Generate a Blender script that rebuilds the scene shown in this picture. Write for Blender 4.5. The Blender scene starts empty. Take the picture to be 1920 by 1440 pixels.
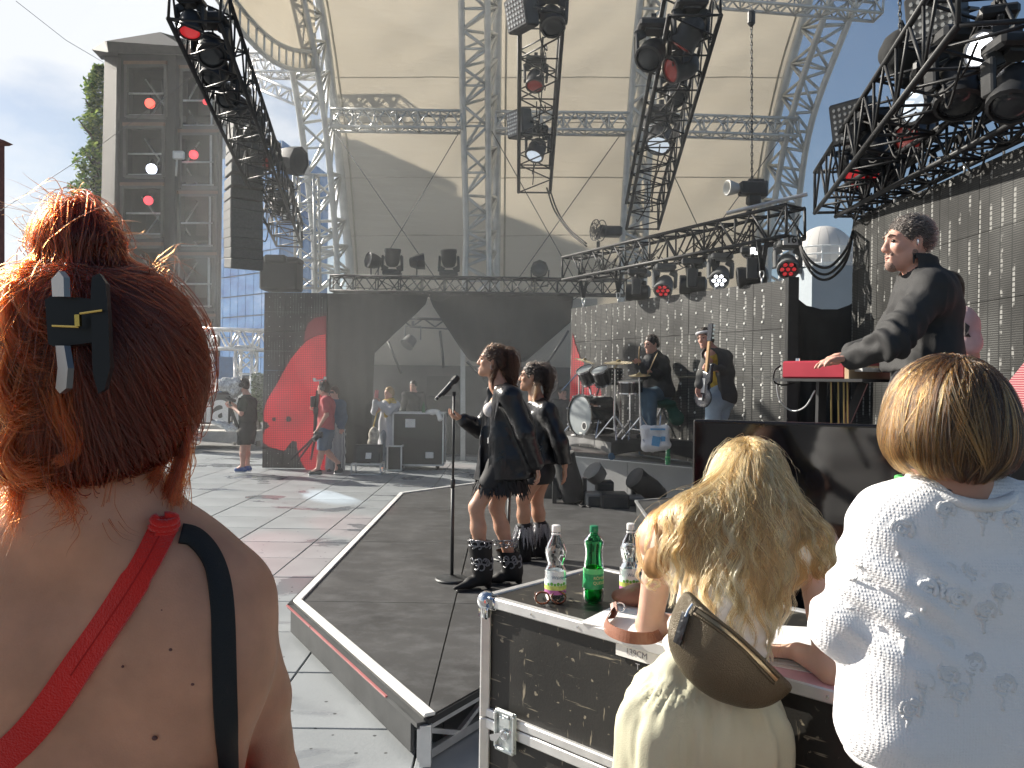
import bpy,math,random
import numpy as np
from mathutils import Vector,Matrix
random.seed(7);rng=np.random.default_rng(11)
S=bpy.context.scene;C=S.collection
R=math.radians
# ---------------------------------------------------------------- camera, sky, sun, exposure
F,CX,CY,HC,ROLL=1507.0,960.0,714.0,1.72,R(0.8)
cr,sr=math.cos(ROLL),math.sin(ROLL)
cam=bpy.data.objects.new('camera',bpy.data.cameras.new('camera'));C.objects.link(cam)
cam.data.sensor_width=36.0;cam.data.lens=36.0*F/1920.0
cam.data.shift_y=-6.0/1920.0
cam.data.clip_start=0.05;cam.data.clip_end=2000
cam.matrix_world=Matrix(((cr,-sr,0,0),(0,0,-1,0),(sr,cr,0,HC),(0,0,0,1)))
S.camera=cam
SUN_EL,SUN_AZ=R(29.5),R(62)
sdir=Vector((-math.sin(SUN_AZ)*math.cos(SUN_EL),math.cos(SUN_AZ)*math.cos(SUN_EL),math.sin(SUN_EL)))
W=bpy.data.worlds.new('World');S.world=W;W.use_nodes=True
nt=W.node_tree;nt.nodes.clear()
def N(tree,typ,**kw):
 n=tree.nodes.new(typ)
 for k,v in kw.items():setattr(n,k,v)
 return n
wo=N(nt,'ShaderNodeOutputWorld');bg=N(nt,'ShaderNodeBackground')
sky=N(nt,'ShaderNodeTexSky',sky_type='NISHITA',sun_disc=False,sun_elevation=SUN_EL,sun_rotation=-SUN_AZ)
sky.air_density=1.0;sky.dust_density=1.2;sky.ozone_density=1.5
tc=N(nt,'ShaderNodeTexCoord');mp=N(nt,'ShaderNodeMapping')
mp.inputs['Location'].default_value=(2.1,0.4,0.7);mp.inputs['Scale'].default_value=(1.6,1.6,3.4)
nz=N(nt,'ShaderNodeTexNoise');nz.inputs['Scale'].default_value=2.0;nz.inputs['Detail'].default_value=7;nz.inputs['Roughness'].default_value=.55
mul=N(nt,'ShaderNodeMath',operation='MULTIPLY_ADD');mul.inputs[1].default_value=0.36;mul.inputs[2].default_value=-0.13
add=N(nt,'ShaderNodeMath',operation='ADD')
rp=N(nt,'ShaderNodeValToRGB');rp.color_ramp.elements[0].position=.5;rp.color_ramp.elements[1].position=.66
mx=N(nt,'ShaderNodeMixRGB');mx.inputs[2].default_value=(8.6,8.9,9.3,1)
L=nt.links.new
L(tc.outputs['Generated'],mp.inputs[0]);L(mp.outputs[0],nz.inputs['Vector'])
dp=N(nt,'ShaderNodeVectorMath',operation='DOT_PRODUCT');dp.inputs[1].default_value=(-.9,.43,0);L(tc.outputs['Generated'],dp.inputs[0]);L(dp.outputs['Value'],mul.inputs[0])
L(nz.outputs[0],add.inputs[0]);L(mul.outputs[0],add.inputs[1]);L(add.outputs[0],rp.inputs[0])
L(rp.outputs[0],mx.inputs[0]);L(sky.outputs[0],mx.inputs[1]);L(mx.outputs[0],bg.inputs[0]);L(bg.outputs[0],wo.inputs[0])
bg.inputs[1].default_value=0.055
sun=bpy.data.objects.new('sun',bpy.data.lights.new('sun','SUN'));C.objects.link(sun)
sun.data.energy=5.0;sun.data.angle=R(0.55);sun.data.color=(1.0,.93,.82)
sun.rotation_euler=(-sdir).to_track_quat('-Z','Y').to_euler()
S.view_settings.view_transform='Standard';S.view_settings.look='None'
S.view_settings.exposure=1.0;S.view_settings.gamma=1.0;S.view_settings.use_curve_mapping=False
S.cycles.max_bounces=8;S.cycles.transparent_max_bounces=16;S.cycles.volume_bounces=0;S.cycles.use_fast_gi=False
S.cycles.use_denoising=True
# ---------------------------------------------------------------- helpers
def P(px,py,Y):
 u,v=px-CX,py-CY
 a,b=u*cr+v*sr,-u*sr+v*cr
 return Vector((a/F*Y,Y,HC-b/F*Y))
def PZ(px,py,z):
 u,v=px-CX,py-CY
 b=-u*sr+v*cr
 return P(px,py,F*(HC-z)/b)
V=Vector
ORG={}
def link(o,parent=None,loc=None):
 C.objects.link(o)
 if parent is not None:
  o.parent=parent;ORG[o.name]=ORG[parent.name]
 else:
  ORG[o.name]=V(loc)if loc is not None else V((0,0,0))
  o.location=ORG[o.name]
 return o
def tag(o,label=None,cat=None,group=None,kind=None):
 if label:o['label']=label
 if cat:o['category']=cat
 if group:o['group']=group
 if kind:o['kind']=kind
 return o
def thing(name,label,cat,loc=(0,0,0),group=None):
 o=bpy.data.objects.new(name,None);o.empty_display_size=.1
 link(o,None,loc);return tag(o,label,cat,group)
def mesh_obj(name,verts,faces,mats,parent=None,loc=None,midx=None,smooth=False):
 me=bpy.data.meshes.new(name)
 o=bpy.data.objects.new(name,me);link(o,parent,loc)
 off=np.array(ORG[o.name])
 v=np.asarray(verts,dtype=np.float64).reshape(-1,3)-off
 me.from_pydata(v.tolist(),[],faces if isinstance(faces,list)else faces.tolist())
 for m in(mats if isinstance(mats,(list,tuple))else[mats]):me.materials.append(m)
 if midx is not None:me.polygons.foreach_set('material_index',np.asarray(midx,dtype=np.int32))
 if smooth:me.polygons.foreach_set('use_smooth',np.ones(len(me.polygons),dtype=bool))
 me.update();return o
def frame(d,up=V((0,0,1))):
 d=V(d).normalized()
 if abs(d.dot(up))>.98:up=V((0,1,0))if abs(d.y)<.9 else V((1,0,0))
 r=d.cross(up).normalized();u=r.cross(d).normalized()
 return d,r,u
class MB:
 def __init__(s):s.v=[];s.f=[];s.m=[];s.cur=0;s.M=None;s.sm=False
 def _add(s,vs,fs):
  b=len(s.v)
  if s.M is not None:vs=[s.M@V(p)for p in vs]
  s.v+=[tuple(p)for p in vs];s.f+=[[i+b for i in f]for f in fs];s.m+=[s.cur]*len(fs)
 def box(s,c,size,rot=None,bev=0.0):
  c=V(c);hx,hy,hz=[q/2 for q in size]
  rot=rot or Matrix.Identity(3)
  if bev<=0:
   pts=[V((x*hx,y*hy,z*hz))for x in(-1,1)for y in(-1,1)for z in(-1,1)]
   fs=[[0,1,3,2],[4,6,7,5],[0,4,5,1],[2,3,7,6],[0,2,6,4],[1,5,7,3]]
  else:
   b=min(bev,hx*.9,hy*.9,hz*.9);pts=[];ids={}
   for x in(-1,1):
    for y in(-1,1):
     for z in(-1,1):
      for a in range(3):
       q=[x*hx,y*hy,z*hz]
       for k in range(3):
        if k!=a:q[k]-=(x,y,z)[k]*b
       ids[(x,y,z,a)]=len(pts);pts.append(V(q))
   fs=[]
   for a in range(3):
    o1,o2=(a+1)%3,(a+2)%3
    for sg in(-1,1):
     q=[]
     for(i,j)in((-1,-1),(1,-1),(1,1),(-1,1)):
      t=[0,0,0];t[a]=sg;t[o1]=i;t[o2]=j;q.append(ids[(*t,a)])
     fs.append(q if sg>0 else q[::-1])
    for i in(-1,1):
     for j in(-1,1):
      t0=[0,0,0];t1=[0,0,0];t0[a]=-1;t1[a]=1
      for t in(t0,t1):t[o1]=i;t[o2]=j
      q=[ids[(*t0,o1)],ids[(*t1,o1)],ids[(*t1,o2)],ids[(*t0,o2)]]
      fs.append(q if i*j>0 else q[::-1])
   for x in(-1,1):
    for y in(-1,1):
     for z in(-1,1):
      q=[ids[(x,y,z,k)]for k in range(3)]
      fs.append(q if x*y*z>0 else q[::-1])
  s._add([c+rot@p for p in pts],fs);return s
 def bar(s,a,b,w,h,up=V((0,0,1)),bev=0.0):
  a,b=V(a),V(b);d,r,u=frame(b-a,up)
  return s.box((a+b)/2,((b-a).length,w,h),Matrix((d,r,u)).transposed(),bev)
 def tube(s,pts,r,n=6,cap=True):
  pts=[V(p)for p in pts];rr=r if isinstance(r,(list,tuple))else[r]*len(pts)
  vs,fs=[],[];up=None
  for i,p in enumerate(pts):
   d=(pts[min(i+1,len(pts)-1)]-pts[max(i-1,0)])
   if d.length<1e-9:d=V((0,0,1))
   d.normalize()
   if up is None:_,q,up=frame(d)
   else:
    q=d.cross(up)
    if q.length<1e-6:_,q,up=frame(d)
    q.normalize();up=q.cross(d).normalized()
   for k in range(n):
    t=2*math.pi*k/n
    vs.append(p+(q*math.cos(t)+up*math.sin(t))*rr[i])
  for i in range(len(pts)-1):
   for k in range(n):
    k2=(k+1)%n
    fs.append([i*n+k,i*n+k2,(i+1)*n+k2,(i+1)*n+k])
  if cap:fs.append(list(range(n))[::-1]);fs.append([(len(pts)-1)*n+k for k in range(n)])
  s._add(vs,fs);return s
 def lathe(s,base,axis,prof,n=16,cap=True):
  d,q,u=frame(axis);base=V(base);vs,fs=[],[]
  for(t,r)in prof:
   for k in range(n):
    a=2*math.pi*k/n
    vs.append(base+d*t+(q*math.cos(a)+u*math.sin(a))*max(r,1e-5))
  for i in range(len(prof)-1):
   for k in range(n):
    k2=(k+1)%n
    fs.append([i*n+k,i*n+k2,(i+1)*n+k2,(i+1)*n+k])
  if cap:fs.append(list(range(n))[::-1]);fs.append([(len(prof)-1)*n+k for k in range(n)])
  s._add(vs,fs);return s
 def prism(s,poly,z0,z1):
  n=len(poly);vs=[V((p[0],p[1],z0))for p in poly]+[V((p[0],p[1],z1))for p in poly]
  s._add(vs,[list(range(n))[::-1],[n+i for i in range(n)]]+[[i,(i+1)%n,n+(i+1)%n,n+i]for i in range(n)]);return s
 def slab(s,pts,nrm,t):
  n=len(pts);nrm=V(nrm).normalized()*t
  vs=[V(p)for p in pts]+[V(p)+nrm for p in pts]
  s._add(vs,[list(range(n))[::-1],[n+i for i in range(n)]]+[[i,(i+1)%n,n+(i+1)%n,n+i]for i in range(n)]);return s
 def grid(s,fn,nu,nv):
  vs=[V(fn(i/nu,j/nv))for j in range(nv+1)for i in range(nu+1)]
  s._add(vs,[[j*(nu+1)+i,j*(nu+1)+i+1,(j+1)*(nu+1)+i+1,(j+1)*(nu+1)+i]for j in range(nv)for i in range(nu)]);return s
 def sphere(s,c,r,n=10,m=6,rot=None):
  rad=r if isinstance(r,(tuple,list))else(r,r,r);c=V(c);rot=rot or Matrix.Identity(3)
  vs=[c+rot@V((0,0,rad[2]))]
  for i in range(1,m):
   a=math.pi*i/m
   for k in range(n):
    b=2*math.pi*k/n
    vs.append(c+rot@V((rad[0]*math.sin(a)*math.cos(b),rad[1]*math.sin(a)*math.sin(b),rad[2]*math.cos(a))))
  vs.append(c+rot@V((0,0,-rad[2])));fs=[]
  for k in range(n):fs.append([0,1+k,1+(k+1)%n])
  for i in range(m-2):
   for k in range(n):fs.append([1+i*n+k,1+(i+1)*n+k,1+(i+1)*n+(k+1)%n,1+i*n+(k+1)%n])
  e=len(vs)-1
  for k in range(n):fs.append([e,1+(m-2)*n+(k+1)%n,1+(m-2)*n+k])
  s._add(vs,fs);return s
 def build(s,name,mats,parent=None,loc=None,smooth=False):
  o=mesh_obj(name,s.v,s.f,mats,parent,loc,s.m,smooth)
  if smooth=='auto':
   try:o.data.set_sharp_from_angle(angle=R(40))
   except Exception:pass
  return o
def part(name,mats,parent,fn,smooth=False,**kw):
 m=MB();fn(m);o=m.build(name,mats,parent,smooth=smooth)
 if kw:tag(o,**kw)
 return o
 # ---------------------------------------------------------------- materials
MATS={}
def mat(name,col,rough=.6,metal=0.0,var=.18,vs=6.0,bump=0.0,bs=80.0,sss=0.0,emit=None,trans=0.0,coat=0.0,sheen=0.0,spec=.5,alpha=1.0,ior=1.45):
 if name in MATS:return MATS[name]
 m=bpy.data.materials.new(name);m.use_nodes=True;t=m.node_tree;b=t.nodes['Principled BSDF']
 c=N(t,'ShaderNodeTexCoord')
 n1=N(t,'ShaderNodeTexNoise');n1.inputs['Scale'].default_value=vs;n1.inputs['Detail'].default_value=6
 t.links.new(c.outputs['Object'],n1.inputs['Vector'])
 r=N(t,'ShaderNodeValToRGB');e=r.color_ramp.elements
 e[0].position=.3;e[1].position=.7
 e[0].color=(*[q*(1-var)for q in col],1);e[1].color=(*[min(1,q*(1+var))for q in col],1)
 t.links.new(n1.outputs[0],r.inputs[0]);t.links.new(r.outputs[0],b.inputs['Base Color'])
 mr=N(t,'ShaderNodeMapRange');mr.inputs[3].default_value=max(0,rough-.08);mr.inputs[4].default_value=min(1,rough+.08)
 t.links.new(n1.outputs[0],mr.inputs[0]);t.links.new(mr.outputs[0],b.inputs['Roughness'])
 b.inputs['Metallic'].default_value=metal;b.inputs['Specular IOR Level'].default_value=spec;b.inputs['IOR'].default_value=ior
 if bump:
  n2=N(t,'ShaderNodeTexNoise');n2.inputs['Scale'].default_value=bs;n2.inputs['Detail'].default_value=4
  t.links.new(c.outputs['Object'],n2.inputs['Vector'])
  bp=N(t,'ShaderNodeBump');bp.inputs['Strength'].default_value=bump;bp.inputs['Distance'].default_value=.01
  t.links.new(n2.outputs[0],bp.inputs['Height']);t.links.new(bp.outputs[0],b.inputs['Normal'])
 if sss:
  b.inputs['Subsurface Weight'].default_value=sss;b.inputs['Subsurface Radius'].default_value=(.012,.005,.003);b.inputs['Subsurface Scale'].default_value=1.0
 if emit:b.inputs['Emission Color'].default_value=(*emit[:3],1);b.inputs['Emission Strength'].default_value=emit[3]
 if trans:b.inputs['Transmission Weight'].default_value=trans
 if coat:b.inputs['Coat Weight'].default_value=coat;b.inputs['Coat Roughness'].default_value=.15
 if sheen:b.inputs['Sheen Weight'].default_value=sheen
 MATS[name]=m;return m
def nodes_of(m):return m.node_tree,m.node_tree.nodes['Principled BSDF'],m.node_tree.nodes['Material Output']
# ---------------------------------------------------------------- smooth bodies (signed distance, surface nets)
def smin(a,b,k):
 if k<=0:return np.minimum(a,b)
 h=np.maximum(k-np.abs(a-b),0)/k
 return np.minimum(a,b)-h*h*k*.25
def smax(a,b,k):return-smin(-a,-b,k)
def vnoise(p,s,seed=0):
 q=p*s+1000.0;i=np.floor(q).astype(np.int64);f=q-i;f=f*f*(3-2*f)
 def h(a,b,c):
  n=(a*374761393+b*668265263+c*2147483647+seed*144665)&0xffffffff
  n=((n^(n>>13))*1274126177)&0xffffffff
  return((n^(n>>16))&0xffff)/32767.5-1
 o=0
 for a in(0,1):
  for b in(0,1):
   for c in(0,1):
    w=(f[...,0]if a else 1-f[...,0])*(f[...,1]if b else 1-f[...,1])*(f[...,2]if c else 1-f[...,2])
    o=o+w*h(i[...,0]+a,i[...,1]+b,i[...,2]+c)
 return o
class SDF:
 def __init__(s):s.p=[]
 def cone(s,a,b,ra,rb=None,k=.02,op='+',fl=None):
 # fl: flatten (direction, factor) - the section is squeezed along that direction
  s.p.append(('c',np.array(a,float),np.array(b,float),ra,ra if rb is None else rb,k,op,fl));return s
 def chain(s,pts,rs,k=.02,op='+',fl=None):
  for i in range(len(pts)-1):s.cone(pts[i],pts[i+1],rs[i],rs[i+1],k,op,fl)
  return s
 def ell(s,c,rad,rot=None,k=.02,op='+'):
  rt=np.eye(3)if rot is None else np.array(rot,float)
  s.p.append(('e',np.array(c,float),np.array(rad,float),rt,k,op));return s
 def clip(s,pt,n,k=.0):
  n=np.array(V(n).normalized());s.p.append(('h',n,float(np.dot(n,np.array(pt))),k));return s
 def copy(s):q=SDF();q.p=list(s.p);return q
 def one(s,q,x):
  if q[0]=='c':
   _,a,b,ra,rb,k,op,fl=q
   ab=b-a;L2=max(float(ab@ab),1e-12);pa=x-a
   t=np.clip((pa@ab)/L2,0,1);w=pa-t[...,None]*ab
   if fl is not None:
    d=np.array(V(fl[0]).normalized());c=w@d
    w=w+(c*(1/fl[1]-1))[...,None]*d
    return(np.sqrt((w*w).sum(-1))-(ra+(rb-ra)*t))*min(1,fl[1]*1.25)
   return np.sqrt((w*w).sum(-1))-(ra+(rb-ra)*t)
  _,c,rad,rt,k,op=q
  y=(x-c)@rt;k0=np.sqrt(((y/rad)**2).sum(-1));k1=np.sqrt(((y/rad**2)**2).sum(-1))
  return k0*(k0-1)/np.maximum(k1,1e-9)
 def bounds(s,q):
  if q[0]=='c':r=max(q[3],q[4]);return np.minimum(q[1],q[2])-r,np.maximum(q[1],q[2])+r
  r=np.abs(q[3])@q[2];return q[1]-r,q[1]+r
 def ev(s,x):
  Fd=np.full(x.shape[:-1],1.0)
  for q in s.p:
   if q[0]=='h':Fd=smax(Fd,x@q[1]-q[2],q[3]);continue
   k,op=(q[5],q[6])if q[0]=='c' else(q[4],q[5])
   d=s.one(q,x);Fd=smin(Fd,d,k)if op=='+' else smax(Fd,-d,k)
  return Fd
 def grad(s,x,e=.002):
  g=np.stack([s.ev(x+np.eye(3)[i]*e)-s.ev(x-np.eye(3)[i]*e)for i in range(3)],-1)
  return g/np.maximum(np.linalg.norm(g,axis=-1,keepdims=True),1e-9)
 def mesh(s,h):
  lo=np.full(3,1e9);hi=-lo
  for q in s.p:
   if q[0]!='h' and(q[6]if q[0]=='c' else q[5])=='+':
    a,b=s.bounds(q);lo=np.minimum(lo,a);hi=np.maximum(hi,b)
  for q in s.p:
   if q[0]=='h':
    for i in range(3):
     if q[1][i]>.999:hi[i]=min(hi[i],q[2])
     if q[1][i]<-.999:lo[i]=max(lo[i],-q[2])
  lo-=3*h;hi+=3*h
  n=np.ceil((hi-lo)/h).astype(int)+1
  ax=[lo[i]+h*np.arange(n[i])for i in range(3)]
  Fd=np.full(n,.5)
  for q in s.p:
   if q[0]=='h':
    g=q[1][0]*ax[0][:,None,None]+q[1][1]*ax[1][None,:,None]+q[1][2]*ax[2][None,None,:]-q[2]
    Fd=smax(Fd,g,q[3]);continue
   k,op=(q[5],q[6])if q[0]=='c' else(q[4],q[5])
   a,b=s.bounds(q);m=k+2.5*h
   i0=np.maximum(np.floor((a-m-lo)/h).astype(int),0);i1=np.minimum(np.ceil((b+m-lo)/h).astype(int)+1,n)
   if np.any(i1<=i0):continue
   sl=tuple(slice(i0[i],i1[i])for i in range(3))
   x=np.stack(np.meshgrid(*[ax[i][sl[i]]for i in range(3)],indexing='ij'),-1)
   d=s.one(q,x);Fd[sl]=smin(Fd[sl],d,k)if op=='+' else smax(Fd[sl],-d,k)
  return nets(Fd,lo,h)
def nets(Fd,lo,h):
 ins=Fd<0;n=np.array(Fd.shape);c=n-1
 cnt=np.zeros(c,np.int8)
 cs=[(i,j,k)for i in(0,1)for j in(0,1)for k in(0,1)]
 for(i,j,k)in cs:cnt+=ins[i:i+c[0],j:j+c[1],k:k+c[2]]
 act=(cnt>0)&(cnt<8);I=np.argwhere(act);idx=-np.ones(c,np.int64);idx[act]=np.arange(len(I))
 val={q:Fd[I[:,0]+q[0],I[:,1]+q[1],I[:,2]+q[2]]for q in cs}
 sm=np.zeros((len(I),3));ct=np.zeros(len(I))
 for q in cs:
  for a in range(3):
   if q[a]==0:
    q2=list(q);q2[a]=1;q2=tuple(q2)
    v0,v1=val[q],val[q2];x=(v0<0)!=(v1<0)
    t=np.where(x,v0/np.where(x,v0-v1,1),0)
    pt=np.array(q,float)[None,:].repeat(len(I),0);pt[:,a]+=t
    sm+=pt*x[:,None];ct+=x
 verts=lo+h*(I+sm/np.maximum(ct,1)[:,None])
 faces=[]
 for a in range(3):
  b,d=(a+1)%3,(a+2)%3
  s0=[slice(None)]*3;s1=[slice(None)]*3;s0[a]=slice(0,-1);s1[a]=slice(1,None)
  e=ins[tuple(s0)]!=ins[tuple(s1)]
  J=np.argwhere(e);ok=(J[:,b]>0)&(J[:,d]>0)&(J[:,b]<c[b])&(J[:,d]<c[d]);J=J[ok]
  def at(db,dd):
   K=J.copy();K[:,b]-=db;K[:,d]-=dd;return idx[K[:,0],K[:,1],K[:,2]]
  q=np.stack([at(1,1),at(0,1),at(0,0),at(1,0)],1)
  fl=ins[J[:,0],J[:,1],J[:,2]];q[~fl]=q[~fl][:,::-1]
  faces.append(q)
 return verts,np.concatenate(faces)
def vnormals(v,f):
 a=np.cross(v[f[:,2]]-v[f[:,0]],v[f[:,3]]-v[f[:,1]]);nn=np.zeros_like(v)
 for i in range(4):np.add.at(nn,f[:,i],a)
 return nn/np.maximum(np.linalg.norm(nn,axis=1,keepdims=True),1e-12)
def relax(v,f,it=1,w=.5):
 for _ in range(it):
  s=np.zeros_like(v);c=np.zeros(len(v))
  for i in range(4):
   for j in((i+1)%4,(i+3)%4):
    np.add.at(s,f[:,i],v[f[:,j]]);np.add.at(c,f[:,i],1)
  v=v*(1-w)+w*s/np.maximum(c,1)[:,None]
 return v
def blob(name,sdf,mats,parent,h,disp=None,pick=None,sm=1):
 v,f=sdf.mesh(h);v=relax(v,f,sm)
 if disp is not None:v=v+vnormals(v,f)*disp(v)[:,None]
 mi=None
 if pick is not None:mi=pick((v[f].mean(1)))
 return mesh_obj(name,v,f,mats,parent,None,mi,True)
def march(sdf,pts,Y0,Y1,off=0.0):
# where the sight line of a place of the photograph meets a body
 out=[]
 for(px,py)in pts:
  a=np.array(P(px,py,1.0))-np.array((0,0,HC));a0=np.array((0,0,HC));t=Y0;ok=False
  for _ in range(90):
   d=float(sdf.ev((a0+a*t)[None])[0])
   if d<.0006:ok=True;break
   t+=d*.8
   if t>Y1:break
  p=a0+a*min(t,Y1);n=sdf.grad(p[None])[0];out.append((V(p+n*off),V(n)))
 return out
def strap(m,hits,w,t):
# a flat band lying on a surface: hits are (point, normal)
 n=len(hits);b=[]
 for i,(p,nn)in enumerate(hits):
  d=(hits[min(i+1,n-1)][0]-hits[max(i-1,0)][0]).normalized();s=d.cross(nn).normalized()
  ww=w[i]if isinstance(w,(list,tuple))else w
  b.append((p+s*ww/2,p-s*ww/2,nn))
 vs=[];fs=[]
 for(a,c,nn)in b:vs+=[a+nn*t,(a+c)/2+nn*t*1.25,c+nn*t,c-nn*t*.6,a-nn*t*.6]
 for i in range(n-1):
  for k in range(5):fs.append([i*5+k,i*5+(k+1)%5,(i+1)*5+(k+1)%5,(i+1)*5+k])
 fs.append([4,3,2,1,0]);fs.append([(n-1)*5+k for k in range(5)])
 m._add(vs,fs)
def catmull(pts,n=8):
 pts=[np.array(p,float)for p in pts];q=[2*pts[0]-pts[1]]+pts+[2*pts[-1]-pts[-2]];out=[]
 for i in range(1,len(q)-2):
  for k in range(n):
   t=k/n
   out.append(.5*(2*q[i]+(q[i+1]-q[i-1])*t+(2*q[i-1]-5*q[i]+4*q[i+1]-q[i+2])*t*t+(-q[i-1]+3*q[i]-3*q[i+1]+q[i+2])*t**3))
 out.append(pts[-1]);return out
def hair_obj(name,arr,rad,m,parent,taper=True):
# arr: strands x points x 3 -> one curves object
 hc=bpy.data.hair_curves.new(name);n,k=arr.shape[:2]
 hc.add_curves([k]*n)
 o=bpy.data.objects.new(name,hc);link(o,parent)
 off=np.array(ORG[o.name]);hc.position_data.foreach_set('vector',(arr-off).astype(np.float32).ravel())
 ra=hc.attributes.get('radius')or hc.attributes.new('radius','FLOAT','POINT')
 t=np.linspace(0,1,k);w=(np.minimum(1,(1-t)*3.0)*.85+.15)if taper else np.ones(k)
 rr=rad if np.ndim(rad)else np.full(n,rad)
 ra.data.foreach_set('value',(rr[:,None]*w[None,:]).astype(np.float32).ravel())
 hc.materials.append(m);return o
def comb(sdf,st,flow,steps,ds,off,jit=0.0,stick=1.0):
# strands that run over a surface along a flow direction
 p=st.copy();out=[p.copy()];n=len(p);ph=rng.normal(size=(n,3))
 for i in range(steps-1):
  d=flow(p,i/(steps-1));nn=sdf.grad(p,.004)
  d=d-(d*nn).sum(-1,keepdims=True)*nn*stick
  d/=np.maximum(np.linalg.norm(d,axis=-1,keepdims=True),1e-6)
  d=d+jit*ph;d/=np.linalg.norm(d,axis=-1,keepdims=True)
  p=p+d*(ds if np.ndim(ds)==0 else ds[:,None])
  e=sdf.ev(p);o=off if np.ndim(off)else np.full(n,off)
  g=sdf.grad(p,.004);c=(o-e)
  if stick<1:c=np.where(c>0,c,c*stick)
  p=p+g*c[:,None]
  out.append(p.copy())
 return np.stack(out,1)
def hair_mat(name,col,rough=.3,var=.25,mel=None):
 m=bpy.data.materials.new(name);m.use_nodes=True;t=m.node_tree;t.nodes.clear()
 o=N(t,'ShaderNodeOutputMaterial');h=N(t,'ShaderNodeBsdfHairPrincipled')
 h.parametrization='COLOR';hi=N(t,'ShaderNodeHairInfo');r=N(t,'ShaderNodeValToRGB')
 r.color_ramp.elements[0].color=(*[q*(1-var)for q in col],1);r.color_ramp.elements[1].color=(*[min(1,q*(1+var))for q in col],1)
 t.links.new(hi.outputs['Random'],r.inputs[0]);t.links.new(r.outputs[0],h.inputs['Color'])
 h.inputs['Roughness'].default_value=rough;h.inputs['Radial Roughness'].default_value=.4
 t.links.new(h.outputs[0],o.inputs[0]);return m
 # ---------------------------------------------------------------- the ground and the plated floor
g=MB();g.prism([(-300,-120),(300,-120),(300,500),(-300,500)],-.5,-.03)
gr=g.build('ground',mat('asphalt_ground',(.16,.16,.16),.85,var=.25,vs=1.5,bump=.3,bs=40));tag(gr,'grey asphalt ground of the festival square',kind='structure')
def plate_material():
 m=mat('painted_steel_floor',(.265,.285,.298),.5,var=.12,vs=1.3,spec=.5);t,b,o=nodes_of(m)
 ge=N(t,'ShaderNodeNewGeometry')
 n=N(t,'ShaderNodeTexNoise');n.inputs['Scale'].default_value=.85;n.inputs['Detail'].default_value=5;n.inputs['Distortion'].default_value=.6
 ms=N(t,'ShaderNodeMapping');ms.inputs['Scale'].default_value=(1,1.7,1);t.links.new(ge.outputs['Position'],ms.inputs[0]);t.links.new(ms.outputs[0],n.inputs['Vector'])
 w=N(t,'ShaderNodeValToRGB');w.color_ramp.elements[0].position=.58;w.color_ramp.elements[1].position=.62
 t.links.new(n.outputs[0],w.inputs[0])
 old=b.inputs['Base Color'].links[0].from_socket;oldr=b.inputs['Roughness'].links[0].from_socket
 # the paint as a world-spaced pattern with scuffs, pinholes and red light pools painted in as pink patches
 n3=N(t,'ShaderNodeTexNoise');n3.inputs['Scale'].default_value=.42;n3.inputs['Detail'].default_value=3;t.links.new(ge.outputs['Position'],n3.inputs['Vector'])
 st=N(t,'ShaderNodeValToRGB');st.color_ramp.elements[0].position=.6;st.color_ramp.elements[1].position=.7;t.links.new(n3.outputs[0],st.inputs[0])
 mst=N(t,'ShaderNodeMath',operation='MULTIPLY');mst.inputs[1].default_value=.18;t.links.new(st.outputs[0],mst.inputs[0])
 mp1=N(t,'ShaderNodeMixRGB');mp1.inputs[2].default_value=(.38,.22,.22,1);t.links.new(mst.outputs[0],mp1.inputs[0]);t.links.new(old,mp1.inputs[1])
 vo=N(t,'ShaderNodeTexVoronoi');vo.inputs['Scale'].default_value=9;t.links.new(ge.outputs['Position'],vo.inputs['Vector'])
 sp=N(t,'ShaderNodeValToRGB');sp.color_ramp.elements[0].position=.065;sp.color_ramp.elements[1].position=.1;sp.color_ramp.elements[0].color=(.12,.12,.12,1)
 t.links.new(vo.outputs['Distance'],sp.inputs[0])
 mp2=N(t,'ShaderNodeMixRGB',blend_type='MULTIPLY');mp2.inputs[0].default_value=.9;t.links.new(mp1.outputs[0],mp2.inputs[1]);t.links.new(sp.outputs[0],mp2.inputs[2])
 dk=N(t,'ShaderNodeMixRGB',blend_type='MULTIPLY');dk.inputs[2].default_value=(.78,.78,.8,1)
 t.links.new(w.outputs[0],dk.inputs[0]);t.links.new(mp2.outputs[0],dk.inputs[1]);t.links.new(dk.outputs[0],b.inputs['Base Color'])
 mr=N(t,'ShaderNodeMixRGB');mr.inputs[2].default_value=(.12,.12,.12,1);t.links.new(w.outputs[0],mr.inputs[0]);t.links.new(oldr,mr.inputs[1]);t.links.new(mr.outputs[0],b.inputs['Roughness'])
 n4=N(t,'ShaderNodeTexNoise');n4.inputs['Scale'].default_value=45;n4.inputs['Detail'].default_value=5;t.links.new(ge.outputs['Position'],n4.inputs['Vector'])
 bp=N(t,'ShaderNodeBump');bp.inputs['Strength'].default_value=.12;bp.inputs['Distance'].default_value=.01;t.links.new(n4.outputs[0],bp.inputs['Height']);t.links.new(bp.outputs[0],b.inputs['Normal'])
 return m
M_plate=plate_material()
M_alu=mat('worn_aluminium',(.62,.63,.64),.38,.7,var=.12,vs=9)
M_white=mat('white_profile',(.74,.74,.72),.5,.1,var=.12,vs=7)
M_black=mat('black_steel',(.022,.023,.025),.5,.2,var=.3,vs=9)
M_dark=mat('dark_grey_metal',(.06,.063,.065),.5,.4,var=.25)
M_drape=mat('black_molton',(.02,.021,.022),.9,var=.35,vs=3,bump=.3,bs=220)
M_rubber=mat('cable_rubber',(.015,.015,.016),.6)
M_chrome=mat('chrome',(.75,.76,.78),.15,1.0,var=.05)
M_galv=mat('galvanised_truss',(.56,.57,.56),.42,.55,var=.12,vs=5)
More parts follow.
